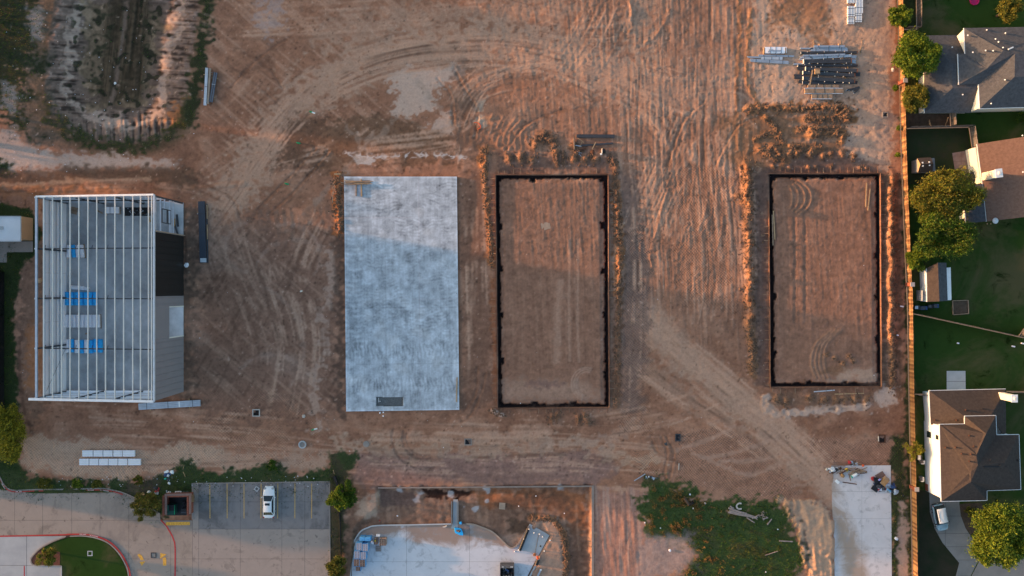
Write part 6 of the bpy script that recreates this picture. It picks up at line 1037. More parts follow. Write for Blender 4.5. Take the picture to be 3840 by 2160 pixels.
for i, (x, y, s, lab) in enumerate(((1306, 1943, .2, 'white scrap left of the pit paving'), (1330, 1983, .2, 'pale scrap by the curved kerb'), (1490, 1934, .22, 'long white scrap in the lower pit'), (2010, 1860, .16, 'upper white scrap in the reddish pit corner'), (1945, 1898, .16, 'white scrap beside the plywood cover'), (2073, 1974, .2, 'pale scraps on the mound by the equipment pad'), (2116, 1925, .14, 'small white scrap on the pit rim'), (1424, 1952, .2, 'red scrap in the lower pit'))): tag(MB().lump(G(x, y, -.42), s*.6, .5, i+30).build('litter_scrap', M['wrap'] if 'red scrap' not in lab else M['red']), lab, 'litter')
litter(2440, 1790, 26, 13, 14, 'grey scrap heap above the weed patch', ['galv', 'steel', 'wrap', 'stone'], big=.16, seed=9); plank((2378, 1803), (2420, 1777), 3, .06, M['galv'], 'grey_bar', 'slanting grey bar beside the grey scrap heap', 'bar', z=.15)
plank((2546, 1737), (2545, 1762), 3, .08, M['stone'], 'pale_board', 'short pale stake lying beside the rutted track', 'board')
# debris on the concrete drive
litter(3140, 1762, 34, 12, 42, 'grey rubble and scrap heap at the top left of the concrete drive', ['galv', 'stone', 'wrap', 'black', 'steel', 'rust'], 'debris_heap', 'debris', .22, 11, 0.05, 10); litter(3205, 1765, 42, 13, 16, 'brown broken timber heap on the concrete drive', ['rust', 'wood_old', 'stone'], 'debris_heap', 'debris', .2, 12, 0.05, 30, 1.3); litter(3195, 1737, 22, 7, 16, 'dark and white scrap on the edge above the drive', ['black', 'wrap', 'galv', 'rust'], 'debris_heap', 'debris', .2, 13, 0.02, 3)
for (x, y, s, m_, lab, cat) in ((3185, 1734, .32, 'red', 'dark red lump above the timber heap', 'bag'), (3174, 1761, .34, 'yel', 'yellow drum in the grey rubble', 'drum'), (3123, 1759, .4, 'galv2', 'silver tub at the left end of the rubble', 'tub'), (3158, 1784, .36, 'card', 'tan broken box below the rubble', 'box'), (3236, 1746, .2, 'orange', 'orange scrap right of the timber heap', 'litter')): tag(MB().lump(G(x, y, .25), s, .8, int(x)).build('scrap_item', M[m_]), lab, cat)
tag(MB().prism(P2((3129, 1804), (3136, 1797), (3149, 1807), (3141, 1815)), .05, .15).build('foam_block', M['white']), 'white foam block at the left edge of the drive', 'foam block'); t = thing('water_heater', 'white cylinder with teal end lying below the timber heap', 'tank', tuple(G(3204, 1782))); MB().tube([G(3196, 1787, .3), G(3213, 1777, .3)], .24, 12).build('tank', M['white'], t); MB().tube([G(3193.5, 1788.5, .3), G(3196, 1787, .3)], .24, 12).build('end_cap', M['teal'], t)
plank((3183, 1776), (3190, 1803), 3, .06, M['wood_old'], 'wooden_plank', 'brown board slanting down from the rubble', z=.12); plank((3191, 1772), (3192, 1790), 3, .06, M['wood'], 'wooden_plank', 'bright short board below the yellow drum', z=.16); plank((3160, 1808), (3213, 1816), 3, .08, M['rust'], 'wooden_plank', 'long rust brown board low on the drive', z=.08); plank((3116, 1748), (3170, 1748), 4, .10, M['ashlog'], 'wooden_plank', 'grey beam along the top edge of the drive', z=.25)
t = thing('cardboard_box', 'open tan cardboard box on the rubbish heap by the fence weeds', 'box', tuple(G(3318, 1803))); a = math.radians(-52)
for (dx, dy, sx_, sy_, z) in ((0, 0, 1.15, .8, .45),): MB().box(G(3317, 1805, .35), (1.3, .85, .5), math.radians(52)).build('carton', M['card'], t); MB().box(G(3325, 1793, .58), (.35, .85, .05), math.radians(52)).build('flap', M['wood_old'], t); MB().box(G(3309, 1814, .55), (.3, .8, .05), math.radians(52)).build('flap', mat('grey_card', (0.25, 0.22, 0.20), 0.9, 0.1, 3), t)
tag(MB().prism(P2((3280, 1783), (3308, 1766), (3320, 1782), (3292, 1800)), .05, .14).build('brown_panel', mat('brown_board', (0.17, 0.105, 0.09), 0.9, 0.15, 2)), 'flat brown panel above the cardboard box', 'panel')
litter(3298, 1822, 22, 22, 30, 'dark bags and cloth heap below the cardboard box', ['black', 'navy', 'steel', 'black', 'red', 'wrap'], 'debris_heap', 'debris', .38, 15, .05); litter(3345, 1838, 22, 18, 22, 'dark bags spilling into the weeds beside the drive', ['black', 'navy', 'steel', 'galv', 'black'], 'debris_heap', 'debris', .36, 16, .05)
tag(MB().prism(P2((3271, 1788), (3290, 1791), (3288, 1808), (3276, 1807)), .1, .5).build('black_case', M['black']), 'square black case left of the cardboard box', 'case'); tag(MB().box(G(3298, 1799, .6), (.35, .25, .1), .6).build('blue_white_bag', mat('blue_white', (0.30, 0.30, 0.62), 0.5, 0.5, 6)), 'blue and white bag left of the cardboard box', 'bag'); tag(MB().tube([G(3326, 1833, .5), G(3340, 1843, .5)], .14, 8).build('blue_tube', mat('bright_blue', (0.12, 0.30, 0.50), 0.4, 0.4, 5)), 'pale blue tube on the dark bags', 'tube')
tag(MB().lump(G(3361, 2020, .25), .30, .8, 77).build('white_sack', M['wrap']), 'white sack in the weeds beside the drive', 'sack')
# log pile in the weeds
t = thing('log_pile', 'grey driftwood logs piled in the green weeds', 'log pile', tuple(G(2780, 1918)))
for a, b, r in (((2732, 1905), (2830, 1938), .16), ((2735, 1915), (2838, 1944), .18), ((2730, 1920), (2795, 1935), .14), ((2740, 1908), (2800, 1925), .12), ((2800, 1940), (2830, 1960), .10), ((2738, 1898), (2752, 1906), .14), ((2820, 1945), (2846, 1930), .10), ((2770, 1922), (2842, 1940), .14)): MB().tube([G(*a, .25), G((a[0]+b[0])/2, (a[1]+b[1])/2+1, .32), G(*b, .25)], [r, r*.9, r*.7], 8).build('log', M['ashlog'], t)
rr = random.Random(21)
for k in range(26): x, y = 2858+rr.gauss(0, 9), 1932+rr.gauss(0, 9); MB().bar(G(x, y, .15), G(x+rr.uniform(-7, 7), y+rr.uniform(-7, 7), .3), .06, .05).build('branch', M['ashlog'], t)
for a, b, lab in (((2860, 1946), (2880, 1941), 'short grey plank right of the log pile'), ((2877, 1968), (2894, 1946), 'slanting grey plank right of the log pile'), ((2922, 2028), (2973, 2031), 'grey post lying alone in the weeds'), ((2870, 2082), (2917, 2067), 'thin bare branch lying in the weeds')): plank(a, b, 4 if 'post' in lab or 'plank' in lab else 2, .1, M['ashlog'], 'grey_plank' if 'plank' in lab or 'post' in lab else 'branch', lab, 'plank' if 'plank' in lab or 'post' in lab else 'branch', z=.25)
o = kerb([(2781, 1888), (2770, 1888), (2762, 1898), (2768, 1908), (2781, 1908)], M['stone'], wpx=6, h=.25, name='concrete_collar'); del o['kind']; tag(o, 'C shaped pale concrete collar at the weed edge', 'concrete collar')
t = thing('hollow_stump', 'dark hollow log at the upper edge of the weeds', 'log', tuple(G(2580, 1888))); MB().tube([G(2566, 1867, .3), G(2584, 1892, .3)], .25, 10).build('log', M['bark'], t); MB().tube([G(2588, 1882, .1), G(2593, 1890, .1)], .5, 10).build('hollow', M['hole'], t)
for i, (x, y, s, lab) in enumerate(((2587, 1854, .3, 'white bucket at the weed edge'), (2600, 1906, .25, 'pale lump beside the hollow log'), (2645, 1887, .28, 'pale scraps near the hollow log'), (2917, 1985, .2, 'white scrap in the right part of the weeds'), (2512, 2064, .42, 'white plastic sheet on the bare ground in the weeds'), (2477, 1980, .2, 'white scrap at the left weed edge'), (2418, 1960, .22, 'pale scrap left of the weeds'), (3003, 2075, .3, 'white plastic at the right weed edge'), (2872, 2145, .16, 'small white scrap at the bottom of the weeds'), (3028, 2083, .3, 'crumpled grey plastic by the ditch'))): tag(MB().lump(G(x, y, .15), s*.55, .5, i+60).build('litter_scrap', M['wrap']), lab, 'litter')
# ================================================================ long picket fence in four runs between brick pillars
FB = [(-130, 3363), (0, 3366), (313, 3373), (540, 3378), (960, 3394), (1067, 3399), (1090, 3402), (1400, 3406), (1824, 3415), (2160, 3421), (2300, 3424)]
def fb(y): return float(np.interp(y, [p[0] for p in FB], [p[1] for p in FB]))
PM = [mat('cedar_picket', (0.27, 0.14, 0.062)), mat('cedar_picket_light', (0.36, 0.20, 0.09), 0.85, 0.25, 1.1), mat('cedar_picket_dark', (0.17, 0.082, 0.038), 0.85, 0.3, 1.1)]
def picket_run(ya, yb, label, axis_pts, mats, hgt=1.82, w_=0.30, limit=300):
    a, b = axis_pts(ya), axis_pts(yb); t = thing('picket_fence', label, 'fence', tuple(G(*a)))
    L_ = abs(yb-ya); n = max(2, int(L_/S/ (w_+0.015))); cache = {}
    for k in range(n):
        p = axis_pts(ya+(yb-ya)*k/n); q = axis_pts(ya+(yb-ya)*(k+0.955)/n); hz = hgt+random.uniform(-0.03, 0.03)
        key = k % 12
        A = G(*p, 0); B = G(*q, 0); d = (B-A); ang = math.atan2(d.y, d.x)
        if key not in cache:
            mb = MB(); mb.box((d.length/2, 0, hz/2), (d.length, 0.025, hz)); o = mb.build('picket', mats[random.randrange(len(mats))], t, local=True); cache[key] = o.data
        else:
            o = bpy.data.objects.new('picket', cache[key]); COL.objects.link(o); o.parent = t
        o.location = A-t.location; o.rotation_euler = (random.uniform(-0.012, 0.012), 0, ang)
    for z in (0.4, 1.45):
        mb = MB(); m_ = 6
        for k in range(m_): p = Vector(G(*axis_pts(ya+(yb-ya)*k/m_), z)); q = Vector(G(*axis_pts(ya+(yb-ya)*(k+1)/m_), z)); nrm = (q-p).cross(Vector((0, 0, 1))).normalized(); s_ = -1 if nrm.x < 0 else 1; mb.bar(p+nrm*s_*0.06, q+nrm*s_*0.06, 0.05, 0.09)
        mb.build('rail', M['rail'], t)
    mb = MB()
    p = Vector(G(*axis_pts(ya), hgt+.035)); m_ = 8
    for k in range(m_): p = Vector(G(*axis_pts(ya+(yb-ya)*k/m_), hgt+.05)); q = Vector(G(*axis_pts(ya+(yb-ya)*(k+1)/m_), hgt+.05)); mb.bar(p, q, 0.10, 0.04)
    mb.build('top_cap', M['rail'], t); return t
ax = lambda y: (fb(y), y)
picket_run(-130, 306, 'northernmost run of the long cedar fence behind the green trees', ax, PM); picket_run(320, 1060, 'long cedar fence run beside the fenceside pad north of the middle pillar', ax, PM); picket_run(1075, 1817, 'cedar fence run between the shed pillar and the house pillar', ax, PM); picket_run(1831, 2300, 'southernmost cedar fence run beside the concrete drive', ax, PM)
for y, lab in ((313, 'brick fence pillar between the two green trees'), (1067, 'brick fence pillar opposite the white walled shed'), (1824, 'brick fence pillar opposite the driveway house')):
    t = thing('brick_pillar', lab, 'pillar', tuple(G(fb(y), y))); c = G(fb(y), y); MB().box((c.x, c.y, .98), (.52, .55, 1.96)).build('shaft', M['brick'], t); MB().box((c.x, c.y, 2.0), (.66, .66, .10)).build('cap', M['brick_cap'], t)
def cross_fence(a, b, label, h=1.8, mats=None, w_=0.30):
    a = np.array(a, float); b = np.array(b, float); L_ = np.hypot(*(b-a)); return picket_run(0, L_, label, lambda s_: tuple(a+(b-a)*s_/L_), mats or [M['fence_grey'], mat('fence_grey_dark', (0.13, 0.11, 0.10), 0.9, 0.25, 1.5)], h, w_)
cross_fence((3436, -130), (3437, 112), 'dark back yard fence at the top beside the lawn'); cross_fence((3390, 111), (3434, 113), 'short dark fence joining the long fence near the top')
cross_fence((3400, 482), (3632, 477), 'grey fence between the two northern back yards'); cross_fence((3634, 479), (3646, 560), 'grey fence ending at the tan roofed house wall'); cross_fence((3562, 425), (3565, 474), 'short leaning fence below the grey roofed house')
cross_fence((3425, 1177), (3838, 1267), 'thin grey fence running slantwise across the back lawns', mats=[M['rail'], M['fence_grey']]); cross_fence((3820, 1260), (3842, 1230), 'short grey fence joining the slanting one at the photo edge'); cross_fence((3430, 1478), (3462, 1478), 'short fence joining the brown roofed house to the long fence'); cross_fence((3775, 1468), (3900, 1470), 'fence east of the brown roofed house')
# ================================================================ houses (corners as photo pixel + height)
def face(t, name, pts, m_, th=0.12):
    """a roof slope with real thickness"""
    P = [G(x, y, z) for x, y, z in pts]; n = len(P); a = sum(P[i].x*P[(i+1) % n].y-P[(i+1) % n].x*P[i].y for i in range(n))
    if a < 0: P = P[::-1]
    dn = Vector((0, 0, -th)); return MB().add(P+[p+dn for p in P], [tuple(range(n)), tuple(range(2*n-1, n-1, -1))]+[(i, n+i, n+(i+1) % n, (i+1) % n) for i in range(n)]).build(name, m_, t)
def walls(t, pts, z0, z1, m_, name='wall'):
    """a wall run standing under eave corners (px, py at height ez), pulled in by the eave"""
    P = [G(x, y, ez) for x, y, ez in pts]; c = sum(P, Vector())/len(P)
    Q = [(p.x+(0.35 if p.x < c.x else -0.35), p.y+(0.35 if p.y < c.y else -0.35)) for p in P]; return MB().prism(Q, z0, z1).build(name, m_, t)
def fascia(t, pts, m_=None):
    mb = MB(); 
    for a, b in zip(pts[:-1], pts[1:]): mb.bar(G(*a)-Vector((0, 0, .07)), G(*b)-Vector((0, 0, .07)), .10, .16)
    mb.build('fascia', m_ or M['white'], t)
def vent(t, px, py, z, m_=None, s=.3): MB().tube([G(px, py, z-.15), G(px, py, z+.35)], s*.35, 8).build('roof_vent', m_ or M['white'], t)
def in_wall(t, name, px, py, zc, w_, h_, m_=None):
    """a window in a wall that faces west"""
    c = G(px, py, 0); f = MB().box((c.x, c.y, zc), (.10, w_+.12, h_+.12)).build(name+'_frame' if name != 'window' else 'window', M['white'], t); MB().box((c.x-.05, c.y, zc), (.04, w_, h_)).build('pane', m_ or M['glass'], f)
# --- grey roofed house, upper right
t = thing('house', 'grey shingle roofed house with pale yellow gable at the upper right', 'house', tuple(G(3700, 270))); g = M['sh_grey']; el, eh = 2.7, 5.3
lo = [(3465, 133), (3588, 131), (3672, 133), (3676, 422), (3467, 424)]
walls(t, [(3467, 135, el), (3660, 135, el), (3660, 420, el), (3469, 420, el)], 0, el-.1, M['sid'])
R1 = (3570, 240, 4.9); R2 = (3660, 245, 5.1)
face(t, 'roof', [(3465, 133, el), (3588, 131, el), (3660, 131, el), R2, R1], g); face(t, 'roof', [(3465, 133, el), R1, (3572, 330, 4.9), (3467, 424, el)], g); face(t, 'roof', [(3467, 424, el), (3572, 330, 4.9), (3664, 330, 5.1), (3641, 423, el)], g); face(t, 'roof', [R1, R2, (3664, 330, 5.1), (3572, 330, 4.9)], g)
walls(t, [(3618, 108, eh), (3990, 104, eh), (3990, 396, eh), (3676, 403, eh)], 0, eh-.1, M['sid']); walls(t, [(3596, 206, eh), (3680, 206, eh), (3680, 313, eh), (3600, 313, eh)], 0, eh-.1, M['sid'])
A = (3615, 105, eh); A2 = (3619, 202, eh); Bq = (3592, 202, eh); Cq = (3596, 317, eh); Dq = (3670, 316, eh); Eq = (3674, 407, eh); Fq = (4000, 398, eh); Nq = (4000, 98, eh)
S1 = (3763, 189, 8.0); S2 = (3806, 200, 8.0); S3 = (3805, 288, 7.9); S4 = (4000, 195, 8.0); S5 = (4000, 285, 8.0)
face(t, 'roof', [A, S1, A2], g); face(t, 'roof', [A, Nq, S4, S2, S1], g); face(t, 'roof', [Bq, A2, S1, (3700, 258, 6.9), Cq], g); face(t, 'roof', [Cq, (3700, 258, 6.9), S1, S2, Dq], g); face(t, 'roof', [Dq, S2, S3, Eq], g); face(t, 'roof', [Eq, S3, S5, Fq], g); face(t, 'roof', [S2, S4, S5, S3], g)
fascia(t, [A, A2]); fascia(t, [Bq, Cq]); fascia(t, [Dq, Eq, Fq], M['white']); fascia(t, [(3467, 424, el), (3463, 390, el)], M['white'])
face(t, 'gable_wall', [(3616, 108, eh-.1), (3618, 200, eh-.1), (3608, 165, 3.6), (3589, 135, 3.6)], M['sid'], 0.06); face(t, 'gable_wall', [(3670, 318, eh-.1), (3673, 405, eh-.1), (3642, 418, 2.9)], M['sid'], .06)
for x, y, z in ((3629, 132, 6.0), (3648, 196, 6.6), (3696, 189, 7.1), (3724, 190, 7.6), (3733, 146, 7.0), (3744, 157, 7.3), (3700, 112, 5.7), (3770, 124, 6.2), (3761, 178, 7.9), (3768, 299, 7.5), (3717, 388, 5.9), (3610, 355, 4.2), (3571, 177, 4.1)): vent(t, x, y, z)
MB().bar(G(3781, 185, 8.2), G(3799, 177, 8.2), .18, .18).build('ridge_vent', M['white'], t)
# --- tan roofed house, middle right
t = thing('house', 'tan red shingle roofed house with tall cream chimney at the right', 'house', tuple(G(3760, 660))); r_ = M['sh_red']; e_ = 2.9
a0, a1, a2 = (3664, 540, e_), (3684, 687, e_), (3699, 831, e_); b0, b1 = (3990, 490, 6.8), (4040, 790, 6.8)
face(t, 'roof', [a0, b0, b1, a2, a1], r_); walls(t, [(3680, 552, e_), (4010, 500, e_), (4030, 780, e_), (3700, 826, e_)], 0, e_-.15, M['sid'])
MB().bar(*seg((3640, 558), (3661, 690), 1.38), .2, 2.75).build('west_wall', M['sid'], t)
face(t, 'porch_roof', [(3609, 697, 2.5), (3684, 689, 3.0), (3698, 830, 3.0), (3622, 838, 2.5)], M['sh_grey']); walls(t, [(3614, 703, 2.5), (3684, 700, 2.5), (3690, 822, 2.5), (3622, 826, 2.5)], 0, 2.3, M['sid'], 'porch_wall')
fascia(t, [a0, a1, a2], M['cream']); fascia(t, [(3609, 697, 2.5), (3622, 838, 2.5)])
for y in (602, 627): in_wall(t, 'window', 3643.5+(y-602)*.16, y, 1.5, 1.0, 1.3)
c = G(3709, 658, 4); t2 = MB().box((c.x, c.y, 4.6), (.9, 1.15, 3.8), .12).build('chimney', M['sid'], t); MB().box((c.x, c.y, 6.55), (1.05, 1.3, .14), .12).build('cap', M['white'], t2); MB().tube([(c.x, c.y, 6.6), (c.x, c.y, 6.95)], .22, 10).build('flue', M['cream'], t2)
d = MB().lathe(G(3730, 828, 3.5), [(.05, 0), (.35, .08), (.46, .2)], 16); d.build('satellite_dish', M['roofw'], t, smooth=True); MB().bar(G(3728, 832, 2.9), G(3730, 828, 3.5), .06, .06).build('dish_arm', M['steel'], t)
for x, y in ((3702, 838), (3716, 838)): MB().bar(G(x, y, 0), G(x, y+3, 2.4), .07, .07).build('bracket', M['stone'], t)
vent(t, 3836, 645, 6.0); vent(t, 3834, 508, 5.5)
t = thing('patio_table', 'pale grey folded patio cover beside the white house wall', 'table', tuple(G(3640, 596))); mb = MB(); mb.prism(P2((3627, 568), (3646, 566), (3652, 622), (3633, 625)), .72, .80); mb.build('table_top', M['conc'], t); MB().prism(P2((3639, 566.6), (3646, 566), (3652, 622), (3645, 623)), .802, .86).build('raised_edge', M['conc_tan'], t)
for x, y in ((3630, 571), (3644, 569), (3636, 621), (3649, 619)): MB().bar(G(x, y, .04), G(x, y, .72), .08, .08).build('leg', M['steel'], t)
t = thing('garden_umbrella', 'dark half open umbrella against the white house wall', 'umbrella', tuple(G(3655, 663))); MB().lathe(G(3655, 663, 1.1), [(.95, 0), (.75, .25), (.4, .45), (.05, .55)], 14).build('canopy', mat('dark_cloth', (0.035, 0.033, 0.035), 0.8, 0.2, 3), t); MB().tube([G(3655, 663, 0), G(3655, 663, 1.6)], .05, 6).build('pole', M['steel'], t)
tag(MB().lathe(G(3648, 689, .05), [(.34, 0), (.36, .35), (.30, .40)], 14).build('garden_pot', M['white']), 'round white pot at the patio corner', 'pot')
# --- brown roofed house, lower right
t = thing('house', 'brown roofed two storey house with white west wall at the lower right', 'house', tuple(G(3650, 1660))); b_ = M['sh_brown']; dk = M['sh_brown']; el, eh = 2.65, 5.4
def z6(x, y): return (3340+x/1.906, 1400+y/1.906)
walls(t, [(*z6(272, 128), el), (*z6(820, 116), el), (*z6(822, 500), el), (*z6(300, 500), el)], 0, el-.1, M['white'])
n0, n1, n2, n3, n4 = (*z6(275, 124), el), (*z6(822, 112), el), (*z6(826, 470), el), (*z6(286, 367), el), (*z6(530, 364), 4.6)
rA, rB = (*z6(534, 312), 5.0), (*z6(712, 310), 5.0)
face(t, 'roof', [n0, n1, rB, rA], b_); face(t, 'roof', [n0, rA, n4, n3], b_); face(t, 'roof', [n1, n2, rB], b_)
UP = dict(A=z6(350, 365), B=z6(530, 362), B2=z6(530, 306), C=z6(752, 302), D=z6(757, 440), E=z6(917, 438), F=z6(930, 830), G=z6(688, 838), H=z6(688, 908), I=z6(362, 915))
U = {k: (*v, eh) for k, v in UP.items()}; Q1 = (*z6(682, 432), 7.7); Q2 = (*z6(613, 582), 7.9); Q3 = (*z6(622, 660), 7.9); Q4 = (*z6(573, 705), 7.5); Q5 = (*z6(573, 775), 7.2); Q6 = (*z6(815, 640), 7.4)
face(t, 'roof', [U['A'], Q2, Q3, Q4, Q5, U['I']], b_); face(t, 'roof', [U['A'], U['B'], Q1, Q2], b_); face(t, 'roof', [U['B'], U['B2'], Q1], b_); face(t, 'roof', [U['B2'], U['C'], Q1], b_); face(t, 'roof', [U['C'], U['D'], Q3, Q2, Q1], dk); face(t, 'roof', [U['D'], U['E'], Q6, Q3], dk); face(t, 'roof', [U['E'], U['F'], Q6], dk); face(t, 'roof', [U['F'], U['G'], Q5, Q4, Q3, Q6], dk); face(t, 'roof', [U['I'], Q5, U['G'], U['H']], dk)
mb = MB(); P = [G(*U[k]) for k in 'A B C D E F G H I'.split()]; c = sum(P, Vector())/9
mb.prism([(p.x+(.32 if p.x < c.x else -.32), p.y+(.32 if p.y < c.y else -.32)) for p in P], 0, eh-.1); mb.build('wall', M['white'], t)
fascia(t, [n0, n1]); fascia(t, [n0, n3]); fascia(t, [U['A'], U['B'], U['B2'], U['C'], U['D'], U['E'], U['F'], U['G'], U['H'], U['I'], U['A']])
wx = (3466, 3480)
wl_ = MB(); wl_.prism(P2((3465.5, 1468), (3490, 1468), (3494, 1834), (3470, 1834)), 0, 2.75); wl_.build('lower_wall', M['white'], t)
MB().prism(P2((3468, 1812), (3500, 1812), (3502, 1838), (3470, 1838)), 0.0, 0.9).build('brick_base', M['brick'], t)
in_wall(t, 'window', 3467, 1623, 1.5, .95, 1.3); c = G(3486, 1640, 4.2)
MB().box((G(*U['A']).x+.30, c.y, 4.15), (.08, .8, .9)).build('window', M['white'], t); MB().box((G(*U['A']).x+.255, c.y, 4.15), (.04, .66, .76)).build('pane', M['glass'], t)
t2 = MB().box(G(*z6(795, 160), 3.2)+Vector((0, 0, 0)), (.8, 1.0, 6.2)).build('chimney', M['sid'], t); cc = G(*z6(795, 160), 3.2); MB().box((cc.x, cc.y, 6.36), (.95, 1.15, .12)).build('cap', M['white'], t2); MB().tube([(cc.x, cc.y, 6.4), (cc.x, cc.y, 6.75)], .2, 10).build('flue', M['cream'], t2)
for x, y, z in ((312, 333, 3.0), (468, 335, 4.1), (535, 262, 4.6), (660, 252, 4.4), (390, 530, 5.9), (462, 528, 6.7), (505, 574, 7.1), (570, 578, 7.6), (560, 628, 7.6), (592, 522, 7.3), (560, 445, 6.9), (712, 620, 7.6), (780, 655, 7.2), (822, 664, 6.9), (912, 622, 5.7)): vent(t, *z6(x, y), z, M['rust'] if x < 600 else M['black'])
MB().bar(G(*z6(665, 668), 7.75), G(*z6(775, 668), 7.4), .12, .10).build('ridge_vent', M['black'], t)
# --- sheds and the flat roofed building at the left edge
t = thing('garden_shed', 'small dark shed with tan gable end by the long fence', 'shed', tuple(G(3450, 620)))
w0 = [(3418, 604), (3480, 600), (3484, 648), (3418, 651)]; MB().prism(P2(*w0), 0, 2.0).build('wall', mat('grey_siding', (0.20, 0.185, 0.18), 0.8, 0.1, 1), t)
rg0, rg1 = (3452, 616, 2.9), (3500, 613, 2.9); n0, n1, s0, s1 = (3440, 593, 2.05), (3491, 590, 2.05), (3442, 648, 2.05), (3497, 644, 2.05)
face(t, 'roof', [n0, n1, rg1, rg0], b_, .06); face(t, 'roof', [s0, rg0, rg1, s1], dk, .06); face(t, 'gable', [(3440, 594, 2.0), (3452, 616, 2.85), (3442, 647, 2.0)], M['tanw'], .05)
for x, y, z in ((3460, 610, 2.75), (3485, 608, 2.75), (3461, 622, 2.75), (3486, 620, 2.75)): MB().box(G(x, y, z), (.2, .2, .08)).build('roof_vent', M['white'], t)
t = thing('storage_shed', 'white walled shed with brown and grey roof beside the long fence', 'shed', tuple(G(3500, 1070)))
MB().prism(P2((3448, 1014), (3536, 1004), (3539, 1124), (3452, 1130)), 0, 2.3).build('wall', M['white'], t); rg0, rg1 = (3517, 985, 3.4), (3523, 1130, 3.4)
face(t, 'roof', [(3475, 1006, 2.35), rg0, rg1, (3477, 1132, 2.35)], b_, .07); face(t, 'roof', [rg0, (3549, 985, 2.35), (3554, 1128, 2.35), rg1], g, .07); fascia(t, [(3475, 1006, 2.35), (3477, 1132, 2.35)])
MB().box(G(3448.5, 1108, 1.0), (.06, 1.6, 1.9)).build('door', M['conc_blue'], t)
t = thing('service_building', 'white flat roofed building with tan east wall at the left photo edge', 'building', tuple(G(40, 878)))
MB().prism(P2((-120, 818), (124, 818), (124, 902), (-120, 902)), 0, 3.2).build('wall', M['tanw'], t)
k = (H-3.25)/H; RX = lambda px: 1920+(px-1920)
roofp = [G(x, y, 3.25) for x, y in ((-140, 811), (78, 811.5), (78, 905), (-140, 905))]; MB().prism([tuple(p[:2]) for p in roofp], 3.2, 3.3).build('roof', M['roofw'], t)
q = [G(x, y, 3.38) for x, y in ((-140, 811), (78, 811.5), (78, 905), (-140, 905))]; mb = MB()
for a, b in ((0, 1), (1, 2), (2, 3)): mb.bar(q[a], q[b], .12, .16)
mb.build('parapet', M['conc'], t); MB().box(G(5, 855, 3.4), (.5, .5, .2)).build('roof_hatch', M['conc'], t)
sheet([(-160, 905), (124, 905), (124, 945), (26, 946), (26, 984), (-160, 984)], M['conc_tan'], 'apron_slab', 0.05)
t = thing('clipped_hedge', 'dark clipped hedge along the left photo edge', 'hedge', tuple(G(12, 1260)))
# ================================================================ small things in the yards
for i, (x, y, r, m_, lab) in enumerate(((3652, 3, .75, 'magenta', 'magenta paddling pool on the top lawn'),)):
    t = thing('paddling_pool', lab, 'pool', tuple(G(x, y))); MB().lathe(G(x, y, .02), [(.7, 0), (.75, .25), (.62, .27), (.6, .1)], 16).build('shell', M[m_], t)
t = thing('sand_box', 'low dark sand box on the lawn east of the white shed', 'sand box', tuple(G(3602, 1148)))
for a, b in (((3572, 1128), (3630, 1126)), ((3630, 1126), (3632, 1176)), ((3632, 1176), (3574, 1180)), ((3574, 1180), (3572, 1128))): MB().bar(*seg(a, b, .1), .12, .2).build('side_board', M['wood_old'], t)
MB().prism(P2((3575, 1131), (3627, 1129), (3629, 1173), (3577, 1177)), .01, .1).build('sand', M['soilm'], t)
for i, (x, y, w_, h_, m_, lab) in enumerate(((3437, 1153, 14, 14, 'steel', 'grey box in the row below the white shed'), (3461, 1155, 24, 14, 'navy', 'dark blue bin in the row below the white shed'), (3487, 1149, 14, 14, 'black', 'square black bin in the row below the white shed'), (3508, 1147, 16, 14, 'navy', 'rightmost dark bin in the row below the white shed'), (3447, 1716, 13, 22, 'steel', 'upper cooling unit between fence and white wall'), (3457, 1732, 15, 14, 'galv', 'pale cooling unit between fence and white wall'), (3455, 1796, 12, 18, 'galv', 'grey meter box between fence and white wall'))):
    t = thing('yard_bin' if i < 4 else 'cooling_unit', lab, 'bin' if i < 4 else 'cooling unit', tuple(G(x, y))); MB().box(G(x, y, .45), (w_/S, h_/S, .85)).build('casing', M[m_], t, bevel=.03); MB().box(G(x, y, .90), (w_/S*.8, h_/S*.8, .05)).build('top', M['steel'] if m_ != 'steel' else M['galv'], t)
for i, (x, y, lab) in enumerate(((3800, 1299, 'white bone shaped toy on the lawn near the slanting fence'), (3835, 1288, 'pale scrap at the right edge below the slanting fence'), (3382, 1149, 'white bottle in the weeds along the long fence'), (3366, 1257, 'round white scrap in the weeds along the long fence'), (3593, 1287, 'pale tuft in the middle of the lower lawn'), (3353, 1828, 'white bag edge by the dark bags'))): tag(MB().box(G(x, y, .12), (.5 if i < 3 else .3, .2, .16), -.2).build('lawn_toy' if i == 0 else 'litter_scrap', M['wrap']), lab, 'toy' if i == 0 else 'litter')
t = thing('climbing_frame', 'reddish play frame by the top cross fence', 'play frame', tuple(G(3417, 122)))
for a, b in (((3408, 130), (3432, 116)), ((3408, 122), (3430, 134)), ((3410, 128), (3410, 116))): MB().bar(G(*a, 1.2), G(*b, 1.4), .12, .1).build('beam', mat('red_wood', (0.34, 0.06, 0.02), 0.7, 0.2, 2), t)
t = thing('yard_posts', 'pale swing posts in the bare yard below the grey house', 'play frame', tuple(G(3490, 465)))
for a, b in (((3487, 458), (3492, 476)), ((3486, 450), (3486, 466)), ((3545, 470), (3556, 440))): MB().bar(G(*a, .2), G(*b, 1.2), .1, .08).build('post', M['wood'], t)
